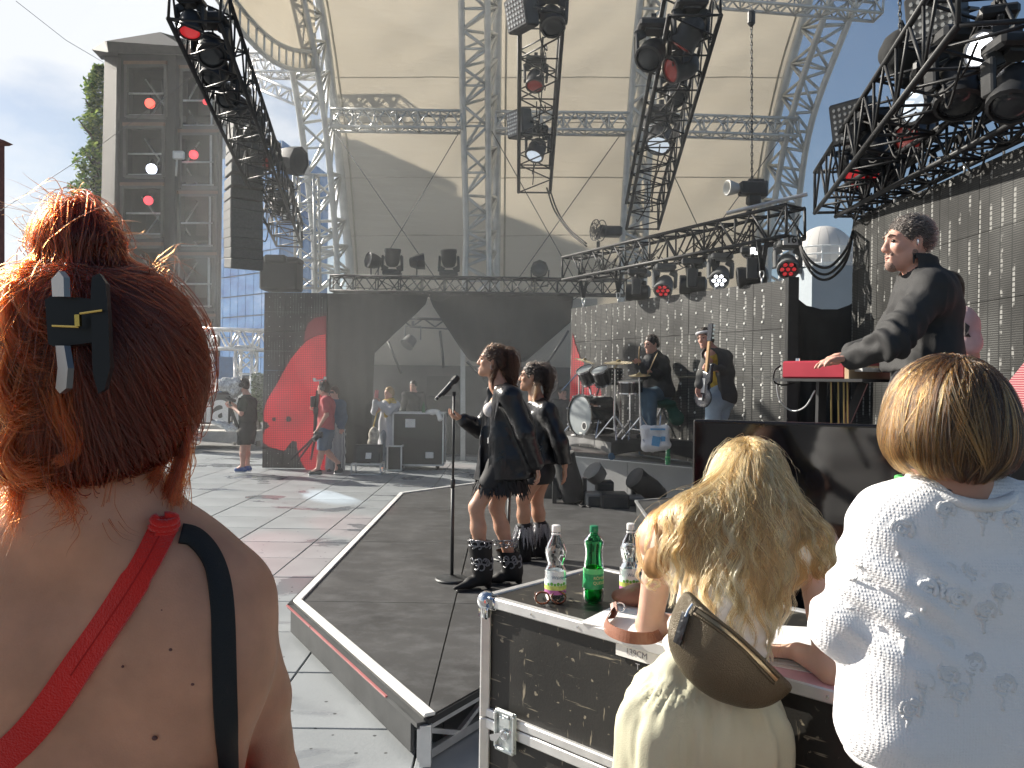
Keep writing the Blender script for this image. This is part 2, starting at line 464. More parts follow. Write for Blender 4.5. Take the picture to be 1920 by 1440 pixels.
fl=tag(link(bpy.data.objects.new('stage_floor',None)),'grey steel floor of square plates before the stage',kind='structure')
pw,pd=.8167,.745
pm=MB();pm.box((0,0,-.0125),(pw-.011,pd-.011,.025),bev=.003);pmesh=None
for i in range(-3,8):
 for j in range(-2,19):
  x0,y0=-4.5+i*pw,3.95+j*pd
  if-1.3<x0<1.2 and y0<10.6 and y0>(5.3 if x0<-.5 else 4.4):continue
  if x0<-4.6 and y0<6:continue
  if x0>.3 and y0>4:continue
  if pmesh is None:
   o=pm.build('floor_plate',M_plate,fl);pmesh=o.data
  else:
   o=bpy.data.objects.new('floor_plate',pmesh);link(o,fl)
  o.location=(x0+pw/2,y0+pd/2,random.uniform(-.0015,.0015));o.rotation_euler=(random.uniform(-.001,.001),random.uniform(-.001,.001),0)
  # ---------------------------------------------------------------- black runway
RZ=.22
def ramp_material():
 m=mat('scuffed_black_deck',(.06,.06,.06),.5,var=.25,vs=2.2,bump=.12,bs=260);t,b,o=nodes_of(m)
 c=N(t,'ShaderNodeTexCoord');mp_=N(t,'ShaderNodeMapping');mp_.inputs['Scale'].default_value=(3.2,4.2,1);t.links.new(c.outputs['Object'],mp_.inputs[0])
 n=N(t,'ShaderNodeTexNoise');n.inputs['Scale'].default_value=1.6;n.inputs['Detail'].default_value=9;n.inputs['Roughness'].default_value=.72;t.links.new(mp_.outputs[0],n.inputs['Vector'])
 r=N(t,'ShaderNodeValToRGB');r.color_ramp.elements[0].position=.47;r.color_ramp.elements[1].position=.72;r.color_ramp.elements[1].color=(.6,.55,.55,1);t.links.new(n.outputs[0],r.inputs[0])
 x=N(t,'ShaderNodeMixRGB');x.inputs[2].default_value=(.15,.153,.156,1);old=b.inputs['Base Color'].links[0].from_socket
 t.links.new(r.outputs[0],x.inputs[0]);t.links.new(old,x.inputs[1]);t.links.new(x.outputs[0],b.inputs['Base Color'])
 return m
M_ramp=ramp_material()
rp_=[(-1.44,5.39),(-.36,3.57),(.72,5.3),(1.5,7.5),(1.62,10.1),(.75,11.5),(-.4,11.85),(-1.45,10.56)]
ramp=thing('runway','low black runway platform with white edging jutting out to a point','runway',(0,0,0))
half=[[rp_[1],(-.39,11.84),rp_[7],rp_[0]],[rp_[1],rp_[2],rp_[3],rp_[4],rp_[5],(-.38,11.84)]]
def inset_seam(poly,dx):return[(p[0]+(dx if abs(p[0]+.37)<.04 else 0),p[1])for p in poly]
ys=[3.57,5.4,7.4,9.4,11.84]
def clip_y(poly,y0,y1):
 def cl(ps,y,up):
  o=[]
  for i in range(len(ps)):
   a,b=ps[i],ps[(i+1)%len(ps)];ia,ib=((a[1]>=y)==up),((b[1]>=y)==up)
   if ia:o.append(a)
   if ia!=ib:
    t=(y-a[1])/(b[1]-a[1]);o.append((a[0]+(b[0]-a[0])*t,y))
  return o
 return cl(cl(poly,y0,True),y1,False)
for h_,dx in((half[0],-.003),(half[1],.003)):
 for a_,b_ in zip(ys[:-1],ys[1:]):
  q=clip_y(inset_seam(h_,dx),a_+.003,b_-.003)
  if len(q)>2:part('deck_board',M_ramp,ramp,lambda m:m.prism(q,RZ-.04,RZ))
for i,(a,b)in enumerate(zip(rp_,rp_[1:]+rp_[:1])):
 a,b=V((*a,0)),V((*b,0));d=(b-a).normalized();nn=V((d.y,-d.x,0))
 if nn.dot((a+b)/2-V((0,7.5,0)))<0:nn=-nn
 if i in(0,6,7):
  segs=max(1,int((b-a).length/2.4))
  for k in range(segs):
   p,q=a+(b-a)*(k/segs),a+(b-a)*((k+1)/segs)
   part('edge_profile',M_white,ramp,lambda m:m.bar(p+V((0,0,RZ+.006))-nn*.02+d*.004,q+V((0,0,RZ+.006))-nn*.02-d*.004,.055,.016,bev=.003))
 if i==0 or i==7:
  part('side_board',mat('grey_fascia',(.06,.062,.063),.6,0,var=.3,vs=5,bump=.05,spec=.25),ramp,lambda m:(m.bar(a+nn*.03+V((0,0,.115))+d*.06,b+nn*.03+V((0,0,.115))-d*.08,.018,.15)))
  if i==0:part('light_strip',mat('led_strip_red',(.35,.12,.12),.3,emit=(1,.08,.1,.03)),ramp,lambda m:m.bar(a+nn*.048+V((0,0,.2)),b+nn*.048+V((0,0,.2))-d*.35,.012,.008))
  part('edge_lip',M_dark,ramp,lambda m:m.bar(a+nn*.02+V((0,0,.192)),b+nn*.02+V((0,0,.192)),.05,.022))
 if i in(1,2):
  def under(m):
   for z in(.03,.165):m.bar(a+V((0,0,z))-nn*.03,b+V((0,0,z))-nn*.03,.03,.04)
   n_=int((b-a).length/.28)
   for k in range(n_):
    p,q=a+(b-a)*(k/n_)-nn*.03,a+(b-a)*((k+1)/n_)-nn*.03
    z0,z1=(.04,.16)if k%2 else(.16,.04)
    m.bar(p+V((0,0,z0)),q+V((0,0,z1)),.022,.022)
    if k%3==0:m.bar(p+V((0,0,.03)),p+V((0,0,.165)),.03,.03)
   m.bar(a+V((0,0,.01)),a+V((0,0,.19)),.05,.05)
  part('under_frame',M_alu,ramp,under)
  part('edge_lip',M_black,ramp,lambda m:m.bar(a+V((0,0,.2)),b+V((0,0,.2)),.03,.03))
def legs(m):
 for p in rp_:
  c=V((*p,0))*.93+V((0,7.5,0))*.07;m.box((c.x,c.y,.08),(.06,.06,.2))
part('foot',M_dark,ramp,legs,kind='stuff')
# ---------------------------------------------------------------- stage deck and drum riser
SZ=.66
sp_=[(.35,13.0),(.92,12.3),(2.45,10.8),(3.0,8.2),(2.3,5.6),(1.15,4.15),(1.35,3.2),(6.5,2.2),(12,8),(7,17),(1.0,17)]
stage=thing('stage_deck','raised grey stage with pale front panels under the band','stage',(0,0,0))
part('deck',mat('stage_top',(.1,.1,.1),.5,var=.25,vs=3,bump=.1),stage,lambda m:m.prism(sp_,SZ-.05,SZ))
M_front=mat('grey_stage_front',(.34,.345,.345),.6,var=.1,vs=2.5,bump=.06)
for a,b in zip(sp_[:6],sp_[1:7]):
 a,b=V((*a,0)),V((*b,0));d=(b-a).normalized();nn=V((d.y,-d.x,0));nn=nn if nn.dot(a-V((5,10,0)))>0 else-nn
 n_=max(1,round((b-a).length/1.0))
 for k in range(n_):
  p,q=a+(b-a)*(k/n_)+d*.004,a+(b-a)*((k+1)/n_)-d*.004
  part('front_panel',M_front,stage,lambda m:m.bar(p+V((0,0,.3)),q+V((0,0,.3)),.03,.58))
 part('deck_edge',M_dark,stage,lambda m:m.bar(a+nn*.03+V((0,0,SZ-.025)),b+nn*.03+V((0,0,SZ-.025)),.03,.042))
 part('deck_edge',M_alu,stage,lambda m:m.bar(a+nn*.03+V((0,0,SZ-.075)),b+nn*.03+V((0,0,SZ-.075)),.02,.012))
riser=thing('drum_riser','low black riser with grey cloth skirt under the drum kit','platform',(1.6,11.2,SZ))
rq=[(.84,12.25),(1.36,10.95),(2.42,10.3),(1.9,11.65)]
part('riser_top',mat('riser_carpet',(.03,.03,.031),.85),riser,lambda m:m.prism(rq,SZ+.24,SZ+.31))
def skirt(a,b,col):
 def f(m):
  a_,b_=V((*a,0)),V((*b,0))
  def fn(u,v):
   p=a_+(b_-a_)*u;d=(b_-a_).normalized();nn=V((d.y,-d.x,0))
   sag=.05+.1*(4*(u-.5)**2 if col else 1-abs(2*u-1))
   w=.012*math.sin(u*19)*v
   return p+nn*(w-.01)+V((0,0,SZ+.3-v*(.25-.1*(1-(2*u-1)**2))))
  m.grid(fn,24,5);return m
 return f
sk=part('skirt',mat('grey_cloth',(.2,.2,.2),.9,var=.12,bump=.2),riser,skirt(rq[0],rq[1],1),True);sk.modifiers.new('t','SOLIDIFY').thickness=.006
sk=part('skirt',M_drape,riser,skirt(rq[1],rq[2],0),True);sk.modifiers.new('t','SOLIDIFY').thickness=.006
for q in rq:part('caster',mat('blue_caster',(.05,.12,.2),.5),riser,lambda m:m.lathe((q[0]*.97+.05,q[1]*.99+.1,SZ+.05),(0,1,0),[(-.02,.04),(-.015,.05),(.015,.05),(.02,.04)],10))
# ---------------------------------------------------------------- trusses
def box_truss(name,p0,p1,w,h,bays,m,label,cat='truss',rt=.025,rb=.012,up=V((0,0,1)),group=None,parent=None,lac=(1,1,1,1)):
 p0,p1=V(p0),V(p1);d,r,u=frame(p1-p0,up)
 root=parent or thing(name,label,cat,p0,group)
 cor=[(1,1),(1,-1),(-1,-1),(-1,1)]
 at=lambda t,c:p0+(p1-p0)*t+r*(w/2*c[0])+u*(h/2*c[1])
 for c in cor:part('chord',m,root,lambda q:q.tube([at(0,c),at(1,c)],rt,8),True)
 for s in range(4):
  if not lac[s]:continue
  a,b=cor[s],cor[(s+1)%4]
  def lace(q):
   for k in range(bays):
    t0,t1=k/bays,(k+1)/bays
    if k%2:q.tube([at(t0,a),at(t1,b)],rb,5)
    else:q.tube([at(t0,b),at(t1,a)],rb,5)
    if k%2==0:q.tube([at(t0,a),at(t0,b)],rb,5)
   q.tube([at(1,a),at(1,b)],rb*1.3,5);q.tube([at(0,a),at(0,b)],rb*1.3,5)
  part('lacing',m,root,lace,True)
 return root,(d,r,u)
 # ---------------------------------------------------------------- the arched stage roof
roof=thing('stage_roof','arched stage roof of grey steel trusses with beige fabric skin','stage roof',(0,20,0))
def crv(pl,n=6):return[V(p)for p in catmull([P(*p)for p in pl],n)]
def arch(c1,c2,c3,nb):
 A,B,D=crv(c1),crv(c2),crv(c3)
 ar=MB();ar.tube(A,.075,8);ar.tube(B,.075,8)
 a=ar.build('arch_truss',M_galv,roof,smooth=True)
 br=MB();br.tube(D,.11,8);br.build('back_chord',M_galv,a,smooth=True)
 def pick(L_,t):
  x=t*(len(L_)-1);i=min(int(x),len(L_)-2);return L_[i].lerp(L_[i+1],x-i)
 lc=MB()
 for k in range(nb):
  t0,t1=k/nb,(k+1)/nb
  for X,Y_ in((A,B),(B,D),(A,D)):
   (p,q)=(pick(X,t0),pick(Y_,t1))if k%2 else(pick(Y_,t0),pick(X,t1))
   lc.tube([p,q],.038,5)
   if k%2==0:lc.tube([pick(X,t0),pick(Y_,t0)],.03,5)
 lc.build('lacing',M_galv,a,smooth=True)
 return A,B,D
arch([(592,880,20.2),(590,540,19.8),(587,437,19.6),(560,204,18.7),(518,0,17.6),(440,-300,16)],[(634,880,20.2),(632,540,19.8),(628,430,19.6),(606,204,18.7),(569,0,17.6),(500,-300,16)],[(658,880,21.6),(657,540,21.3),(646,401,21),(620,146,19.9),(598,0,19.1),(540,-300,17.4)],26)
arch([(872,880,20.2),(872,540,19.8),(874,430,19.6),(868,204,18.7),(865,0,17.6),(860,-300,16)],[(916,880,20.2),(917,540,19.8),(916,430,19.6),(915,204,18.7),(914,0,17.6),(912,-300,16)],[(930,880,21.6),(930,540,21.3),(931,401,21),(932,146,19.9),(933,0,19.1),(936,-300,17.4)],28)
arch([(1163,880,20.2),(1165,540,19.8),(1168,430,19.6),(1182,204,18.7),(1200,0,17.6),(1240,-300,16)],[(1205,880,20.2),(1208,540,19.8),(1211,430,19.6),(1224,204,18.7),(1246,0,17.6),(1290,-300,16)],[(1188,880,21.6),(1190,540,21.3),(1193,401,21),(1205,146,19.9),(1222,0,19.1),(1262,-300,17.4)],28)
arch([(1440,880,20.2),(1440,540,19.8),(1455,361,19.6),(1491,193,18.7),(1552,12,17.6),(1660,-300,16)],[(1482,880,20.2),(1483,530,19.8),(1495,402,19.6),(1523,225,18.7),(1604,8,17.6),(1720,-300,16)],[(1418,880,21.6),(1418,540,21.3),(1431,361,21),(1463,193,19.9),(1511,20,19.1),(1600,-300,17.4)],26)
for(a,b)in(((624,225,18.9),(866,229,18.9)),((930,230,18.9),(1182,233,18.9)),((1228,234,18.9),(1492,243,18.9))):
 cb=bpy.data.objects.new('cross_beam',None);link(cb,roof)
 a,b=P(*a),P(*b);box_truss('',a,b,.4,.4,12,M_galv,'',parent=cb,rt=.035,rb=.02)
cb=bpy.data.objects.new('cross_beam',None);link(cb,roof);box_truss('',P(1343,-12,16.5),P(1648,14,16.5),.4,.4,12,M_galv,'',parent=cb,rt=.035,rb=.02)
for(a,b)in(((630,250,19.3),(815,520,19.9)),((862,246,19.3),(700,520,19.9)),((922,246,19.3),(1075,520,19.9)),((1165,250,19.3),(972,522,19.9)),((1232,262,19.3),(1330,470,19.9)),((1462,262,19.3),(1290,500,19.9))):
 part('brace_cable',M_dark,roof,lambda m:m.tube([P(*a),P(*b)],.012,5),True)
def fabric_material():
 m=bpy.data.materials.new('roof_fabric');m.use_nodes=True;t=m.node_tree;t.nodes.clear()
 o=N(t,'ShaderNodeOutputMaterial');d=N(t,'ShaderNodeBsdfDiffuse');tr=N(t,'ShaderNodeBsdfTranslucent');x=N(t,'ShaderNodeMixShader');x.inputs[0].default_value=.6
 c=N(t,'ShaderNodeTexCoord');n=N(t,'ShaderNodeTexNoise');n.inputs['Scale'].default_value=.5;n.inputs['Detail'].default_value=6;t.links.new(c.outputs['Object'],n.inputs['Vector'])
 r=N(t,'ShaderNodeValToRGB');r.color_ramp.elements[0].color=(.64,.6,.53,1);r.color_ramp.elements[1].color=(.8,.76,.68,1);t.links.new(n.outputs[0],r.inputs[0])
 t.links.new(r.outputs[0],d.inputs[0]);t.links.new(r.outputs[0],tr.inputs[0])
 n2=N(t,'ShaderNodeTexNoise');n2.inputs['Scale'].default_value=.9;n2.inputs['Detail'].default_value=4
 mp_=N(t,'ShaderNodeMapping');mp_.inputs['Scale'].default_value=(.4,1,3.2);t.links.new(c.outputs['Object'],mp_.inputs[0]);t.links.new(mp_.outputs[0],n2.inputs['Vector'])
 bp=N(t,'ShaderNodeBump');bp.inputs['Strength'].default_value=.5;bp.inputs['Distance'].default_value=.22;t.links.new(n2.outputs[0],bp.inputs['Height']);t.links.new(bp.outputs[0],d.inputs['Normal'])
 t.links.new(d.outputs[0],x.inputs[1]);t.links.new(tr.outputs[0],x.inputs[2]);t.links.new(x.outputs[0],o.inputs[0]);return m
M_fab=fabric_material()
L0=crv([(655,600,21.9),(655,540,21.7),(640,330,21.1),(616,146,20.2),(592,0,19.4),(530,-300,17.8),(380,-800,15)])
L1=crv([(930,600,21.9),(930,540,21.7),(931,330,21.1),(932,146,20.2),(933,0,19.4),(936,-300,17.8),(945,-800,15)])
L2=crv([(1190,600,21.9),(1190,540,21.7),(1197,330,21.1),(1207,146,20.2),(1224,0,19.4),(1262,-300,17.8),(1330,-800,15)])
L3=crv([(1418,600,21.9),(1418,540,21.7),(1436,330,21.1),(1475,146,20.2),(1520,0,19.4),(1610,-300,17.8),(1770,-800,15)])
for A,B in((L0,L1),(L1,L2),(L2,L3)):
 def fn(u,v):
  x=v*(len(A)-1);i=min(int(x),len(A)-2);a,b=A[i].lerp(A[i+1],x-i),B[i].lerp(B[i+1],x-i)
  p=a.lerp(b,u);s=4*u*(1-u)
  return p+V((0,.1*s,.05*s))+V((0,.02*math.sin(v*60+3*math.sin(u*5))*s,0))
 sk=part('fabric_skin',M_fab,roof,lambda m:m.grid(fn,24,60),True);sk.modifiers.new('t','SOLIDIFY').thickness=.004
 for v in(.16,.25,.33,.42,.5):part('fabric_seam',mat('fabric_weld',(.55,.5,.43),.8),roof,lambda m:m.tube([fn(k/24,v)-V((0,.012,0))for k in range(25)],.014,4),True)
 for u in(.06,.94):
  part('fabric_seam',mat('fabric_welt',(.4,.36,.28),.8),roof,lambda m:m.tube([fn(u,k/60)-V((0,.03,0))for k in range(61)],.028,5),True)
fw=part('fabric_flap',M_fab,roof,lambda m:m.grid(lambda u,v:P(598-14*v,130-160*v,18.6-.6*v).lerp(P(400-20*v,-12-110*v,14.5),u)+V((0,0,-.5*math.sin(u*math.pi)*(1-v))),16,8),True);fw.modifiers.new('t','SOLIDIFY').thickness=.004
def ladder(m):
 a=[P(598,132,18.5).lerp(P(400,-12,14.4),k/14)+V((0,-.05,-.5*math.sin(k/14*math.pi)))for k in range(15)]
 m.tube(a,.05,6);b=[p+V((0,0,.42))for p in a];m.tube(b,.05,6)
 for p,q in zip(a,b):m.tube([p,q],.025,5)
part('flap_rail',M_galv,roof,ladder,True)
# lighting trusses
TB=M_black
tA,fA=box_truss('lighting_truss',P(366,-5,8.2),P(543,440,16.5),.5,.5,22,TB,'black lighting truss slanting above the loudspeaker array by the tower',rt=.026)
tB,fB=box_truss('lighting_truss',P(1016,-8,10.3),P(1002,338,14.4),.56,.5,10,TB,'short black truss hung before the middle roof arch',rt=.03,lac=(0,1,0,1))
tC,fC=box_truss('lighting_truss',P(1302,-8,8.9),P(1204,405,14.4),.56,.5,16,TB,'black lighting truss hung before the roof arch right of centre',rt=.028,lac=(1,1,0,1))
E0,E1=P(1070,494,13.0),P(1492,400,9.4)
E0+=V((0,0,-.1));E1+=V((0,0,-.1))
tE,fE=box_truss('lighting_truss',E0,E1,.34,.36,17,TB,'black truss over the screen behind the drummer and bassist',rt=.024,rb=.013)
F0,F1=P(622,532,16),P(1172,540,16)
tF,fF=box_truss('lighting_truss',F0,F1,.3,.3,26,TB,'long level black truss carrying the cut black drapes',rt=.024,rb=.013)
G0,G1=P(1570,360,9.74),P(1880,-30,5.1)
tG,fG=box_truss('lighting_truss',G0,G1,.52,.5,14,TB,'black truss loaded with blinders and moving lights, topmost by the blue sky',rt=.026,rb=.014)
H0,H1=P(1592,382,9.4),P(1990,165,5.6)
tH,fH=box_truss('lighting_truss',H0,H1,.3,.3,18,TB,'black truss from which the big sunlit screen hangs by shackles',rt=.026,rb=.013)
# ---------------------------------------------------------------- LED walls
def led_material(name,dark,slat,per,cols,metal=.0):
 m=bpy.data.materials.new(name);m.use_nodes=True;t,b,o=nodes_of(m)
 c=N(t,'ShaderNodeTexCoord');s=N(t,'ShaderNodeSeparateXYZ');t.links.new(c.outputs['Object'],s.inputs[0])
 def stripe(sock,p,duty):
  a=N(t,'ShaderNodeMath',operation='DIVIDE');a.inputs[1].default_value=p;t.links.new(sock,a.inputs[0])
  f=N(t,'ShaderNodeMath',operation='FRACT');t.links.new(a.outputs[0],f.inputs[0])
  g_=N(t,'ShaderNodeMath',operation='LESS_THAN');g_.inputs[1].default_value=duty;t.links.new(f.outputs[0],g_.inputs[0]);return g_.outputs[0]
 h=stripe(s.outputs[2],per,.5);v=stripe(s.outputs[0],cols,.9)
 k=N(t,'ShaderNodeMath',operation='MULTIPLY');t.links.new(h,k.inputs[0]);t.links.new(v,k.inputs[1])
 n=N(t,'ShaderNodeTexNoise');n.inputs['Scale'].default_value=1.1;ge=N(t,'ShaderNodeNewGeometry');t.links.new(ge.outputs['Position'],n.inputs['Vector'])
 x=N(t,'ShaderNodeMixRGB');x.inputs[1].default_value=(*dark,1);x.inputs[2].default_value=(*slat,1);t.links.new(k.outputs[0],x.inputs[0])
 y=N(t,'ShaderNodeMixRGB',blend_type='MULTIPLY');y.inputs[0].default_value=.85;t.links.new(x.outputs[0],y.inputs[1]);nr=N(t,'ShaderNodeValToRGB');nr.color_ramp.elements[0].position=.4;nr.color_ramp.elements[0].color=(.25,.25,.25,1);nr.color_ramp.elements[1].position=.6;nr.color_ramp.elements[1].color=(1.3,1.3,1.3,1);n.inputs['Detail'].default_value=8;t.links.new(n.outputs[0],nr.inputs[0]);t.links.new(nr.outputs[0],y.inputs[2])
 n5=N(t,'ShaderNodeTexNoise');n5.inputs['Scale'].default_value=4;n5.inputs['Detail'].default_value=5;t.links.new(ge.outputs['Position'],n5.inputs['Vector']);r5=N(t,'ShaderNodeValToRGB');r5.color_ramp.elements[0].position=.5;r5.color_ramp.elements[1].position=.54;t.links.new(n5.outputs[0],r5.inputs[0])
 k5=N(t,'ShaderNodeMath',operation='MULTIPLY');t.links.new(r5.outputs[0],k5.inputs[0]);t.links.new(stripe(s.outputs[0],cols,.2),k5.inputs[1]);k6=N(t,'ShaderNodeMath',operation='MULTIPLY');t.links.new(k5.outputs[0],k6.inputs[0]);t.links.new(stripe(s.outputs[2],per*2.3,.75),k6.inputs[1])
 y5=N(t,'ShaderNodeMixRGB');y5.inputs[2].default_value=(*[min(.5,q*3.4)for q in slat],1);t.links.new(k6.outputs[0],y5.inputs[0]);t.links.new(y.outputs[0],y5.inputs[1]);y=y5
 t.links.new(y.outputs[0],b.inputs['Base Color']);b.inputs['Roughness'].default_value=.45;b.inputs['Metallic'].default_value=metal
 bp=N(t,'ShaderNodeBump');bp.inputs['Strength'].default_value=.6;bp.inputs['Distance'].default_value=.008;t.links.new(k.outputs[0],bp.inputs['Height']);t.links.new(bp.outputs[0],b.inputs['Normal'])
 return m
M_led1=led_material('led_mesh',(.011,.012,.012),(.085,.085,.08),.021,.145)
M_led2=led_material('led_louvre',(.012,.013,.013),(.066,.066,.063),.0185,.155)
M_led3=led_material('led_black',(.008,.009,.01),(.035,.037,.037),.016,.05)
M_stud=mat('screw_glints',(.75,.75,.72),.3,.2)  # screws coloured near white, painting in their sun glints
M_case=mat('panel_frame',(.03,.031,.032),.5,.3)
def led_wall(label,a,b,z0,z1,nc,nr,m,studs,group=None,sr_=.011):
 a,b=V((*a[:2],0)),V((*b[:2],0));d=(b-a).normalized();n=V((d.y,-d.x,0))
 if n.dot(a)>0:n=-n
 root=thing('led_wall',label,'screen',(a+b)/2+V((0,0,z0)),group)
 w,h=(b-a).length/nc,(z1-z0)/nr
 q=MB();g_=.003
 q.box((0,.04,0),(w-g_,.07,h-g_));q.cur=1;q.box((0,-.001,0),(w-.005,.014,h-.005));q.cur=2
 if studs:
  nx,nz=studs
  for i in range(nx):
   for j in range(nz):q.lathe((w*((i+.5)/nx-.5),-.008,h*((j+.5)/nz-.5)),(0,-1,0),[(0,sr_),(.008,sr_*.8)],6)
 me=None;ang=math.atan2(d.y,d.x)
 if n.dot(V((math.sin(ang),-math.cos(ang),0)))<0:ang+=math.pi
 for i in range(nc):
  for j in range(nr):
   if me is None:o=q.build('led_panel',[M_case,m,M_stud],root);me=o.data;base=o.location.copy();me.transform(Matrix.Translation(V(ORG[root.name])))
   else:o=bpy.data.objects.new('led_panel',me);link(o,root)
   c=a+d*((i+.5)*w)+V((0,0,z0+(j+.5)*h))
   o.location=c-ORG[root.name]+n*random.uniform(0,.003);o.rotation_euler=(0,0,ang)
 return root,d,n
W1a,W1b=(.97,13.3),(3.19,9.2)
w1,d1,n1=led_wall('dotted dark screen wall curving behind drummer and bassist',W1a,W1b,SZ+.02,2.93,8,4,M_led1,(2,3),sr_=.018)
W2a,W2b=(3.93,9.3),(4.06,2.6)
w2,d2,n2=led_wall('tall sunlit louvred screen wall behind the keyboard player',W2a,W2b,SZ+.02,3.62,11,5,M_led2,None)
LY=15.1
W3a,W3b=P(494,700,LY),P(612,700,LY)
w3,d3,n3_=led_wall('narrow black screen column showing a red figure beside the drapes',W3a,W3b,.02,P(500,548,LY).z,3,9,M_led3,(2,2),sr_=.006)
def red_material():
 m=bpy.data.materials.new('lit_red_leds');m.use_nodes=True;t,b,o=nodes_of(m)
 c=N(t,'ShaderNodeTexCoord');s=N(t,'ShaderNodeSeparateXYZ');t.links.new(c.outputs['Object'],s.inputs[0]);ks=[]
 for i in(0,2):
  a=N(t,'ShaderNodeMath',operation='DIVIDE');a.inputs[1].default_value=.034;t.links.new(s.outputs[i],a.inputs[0])
  f=N(t,'ShaderNodeMath',operation='FRACT');t.links.new(a.outputs[0],f.inputs[0])
  g_=N(t,'ShaderNodeMath',operation='LESS_THAN');g_.inputs[1].default_value=.74;t.links.new(f.outputs[0],g_.inputs[0]);ks.append(g_.outputs[0])
 k=N(t,'ShaderNodeMath',operation='MULTIPLY');t.links.new(ks[0],k.inputs[0]);t.links.new(ks[1],k.inputs[1])
 n=N(t,'ShaderNodeTexNoise');n.inputs['Scale'].default_value=1.6;n.inputs['Detail'].default_value=3;t.links.new(c.outputs['Object'],n.inputs['Vector'])
 x=N(t,'ShaderNodeMapRange');x.inputs[1].default_value=.3;x.inputs[2].default_value=.7;x.inputs[3].default_value=.2;x.inputs[4].default_value=.44;t.links.new(n.outputs[0],x.inputs[0])
 q=N(t,'ShaderNodeMath',operation='MULTIPLY');t.links.new(k.outputs[0],q.inputs[0]);t.links.new(x.outputs[0],q.inputs[1])
 b.inputs['Base Color'].default_value=(.05,.01,.01,1);b.inputs['Emission Color'].default_value=(1,.035,.06,1);t.links.new(q.outputs[0],b.inputs['Emission Strength']);return m
M_red=red_material()
ry=LY-.02
out=[(611,626),(592,630),(574,640),(560,655),(545,674),(530,700),(518,722),(508,738),(500,752),(495,770),(495,790),(502,792),(506,800),(497,806),(494,815),(494,830),(505,838),(520,842),(533,846),(540,836),(548,826),(556,828),(558,842),(560,856),(568,872),(574,881),(611,882)]
part('screen_image',M_red,w3,lambda m:m.slab([P(x,y,ry)for x,y in out],(0,1,0),.006))
for(x,y,r_)in((514,786,4),(541,786,5.5)):part('image_spot',M_led3,w3,lambda m:m.lathe(P(x,y,ry-.001),(0,-1,0),[(0,r_/F*LY),(.002,r_/F*LY)],12))
part('screen_image',mat('dim_red_leds',(.04,.01,.012),.5,emit=(1,.05,.09,.05)),w3,lambda m:m.slab([P(x,y,ry)for x,y in[(611,592),(590,596),(578,606),(572,622),(570,640),(574,638),(592,628.5),(611,624.5)]],(0,1,0),.006))
# the red picture on the curved wall and on the big wall
def on_wall(a,d,s,z):return V((*a[:2],0))+d*s+V((0,0,z))
rz=[(0,.98),(.06,2.52),(.14,2.35),(.3,2.1),(.5,1.95),(.7,1.85),(.85,1.7),(.95,1.4),(.9,.98)]
part('screen_image',M_red,w1,lambda m:m.slab([on_wall(W1a,d1,s,z)+n1*.014 for s,z in rz],n1,.004))
def red2_material():
 m=bpy.data.materials.new('faint_red_leds');m.use_nodes=True;t,b,o=nodes_of(m)
 c=N(t,'ShaderNodeTexCoord');s=N(t,'ShaderNodeSeparateXYZ');t.links.new(c.outputs['Object'],s.inputs[0])
 a=N(t,'ShaderNodeMath',operation='DIVIDE');a.inputs[1].default_value=.0185;t.links.new(s.outputs[2],a.inputs[0])
 f=N(t,'ShaderNodeMath',operation='FRACT');t.links.new(a.outputs[0],f.inputs[0])
 g_=N(t,'ShaderNodeMath',operation='LESS_THAN');g_.inputs[1].default_value=.5;t.links.new(f.outputs[0],g_.inputs[0])
 x=N(t,'ShaderNodeMixRGB');x.inputs[1].default_value=(.12,.02,.03,1);x.inputs[2].default_value=(.3,.22,.21,1);t.links.new(g_.outputs[0],x.inputs[0]);t.links.new(x.outputs[0],b.inputs['Base Color'])
 b.inputs['Emission Color'].default_value=(1,.05,.12,1);b.inputs['Emission Strength'].default_value=.16;b.inputs['Roughness'].default_value=.5;return m
M_red2=red2_material()
rz=[(2.6,.7),(2.66,1.3),(2.85,1.75),(3.1,1.95),(3.4,2.0),(3.7,1.9),(4.2,2.05),(4.8,2.0),(5.6,1.7),(6.2,1.2),(6.3,.7)]
part('screen_image',M_red2,w2,lambda m:m.slab([on_wall(W2a,d2,s,z)+n2*.012 for s,z in rz],n2,.004))
# shackles and hoisting gear that hold the screens
ORD=('first','second','third','fourth','fifth','sixth')
def hanger(p,q,label,group):
 t=thing('screen_hanger',label,'shackle',q,group)
 part('strap',M_black,t,lambda m:(m.bar(p+V((.05,0,0)),q+V((0,0,.12)),.05,.025),m.bar(p-V((.05,0,0)),q+V((0,0,.12)),.05,.025)))
 def sh(m):
  pts=[q+V((.025*math.cos(a),0,.075+.05*math.sin(a)))for a in np.linspace(0,2*math.pi,13)]
  m.tube(pts,.008,6);m.tube([q+V((0,0,.03)),q+V((0,0,-.04))],.012,6)
 part('shackle_ring',M_alu,t,sh,True)
for k,s in enumerate((.25,.95,2.2,2.75,3.9,4.5)):
 p=on_wall(W2a,d2,s,3.66);tp=H0.lerp(H1,min(1,s/4.2));hanger(V((p.x,p.y,3.98)),p,'strap and shackle on the sunlit screen, '+ORD[k]+' from its corner by the dome','shackles on the sunlit screen')
for k,s in enumerate((.35,1.3,2.2,2.9,3.4,4.2)):
 p=on_wall(W1a,d1,s,2.96);tp=E0.lerp(E1,s/4.66);hanger(V((p.x,p.y,tp.z-.18)),p,'strap and shackle on the dotted screen, '+ORD[k]+' from the drummers end','shackles on the dotted screen')
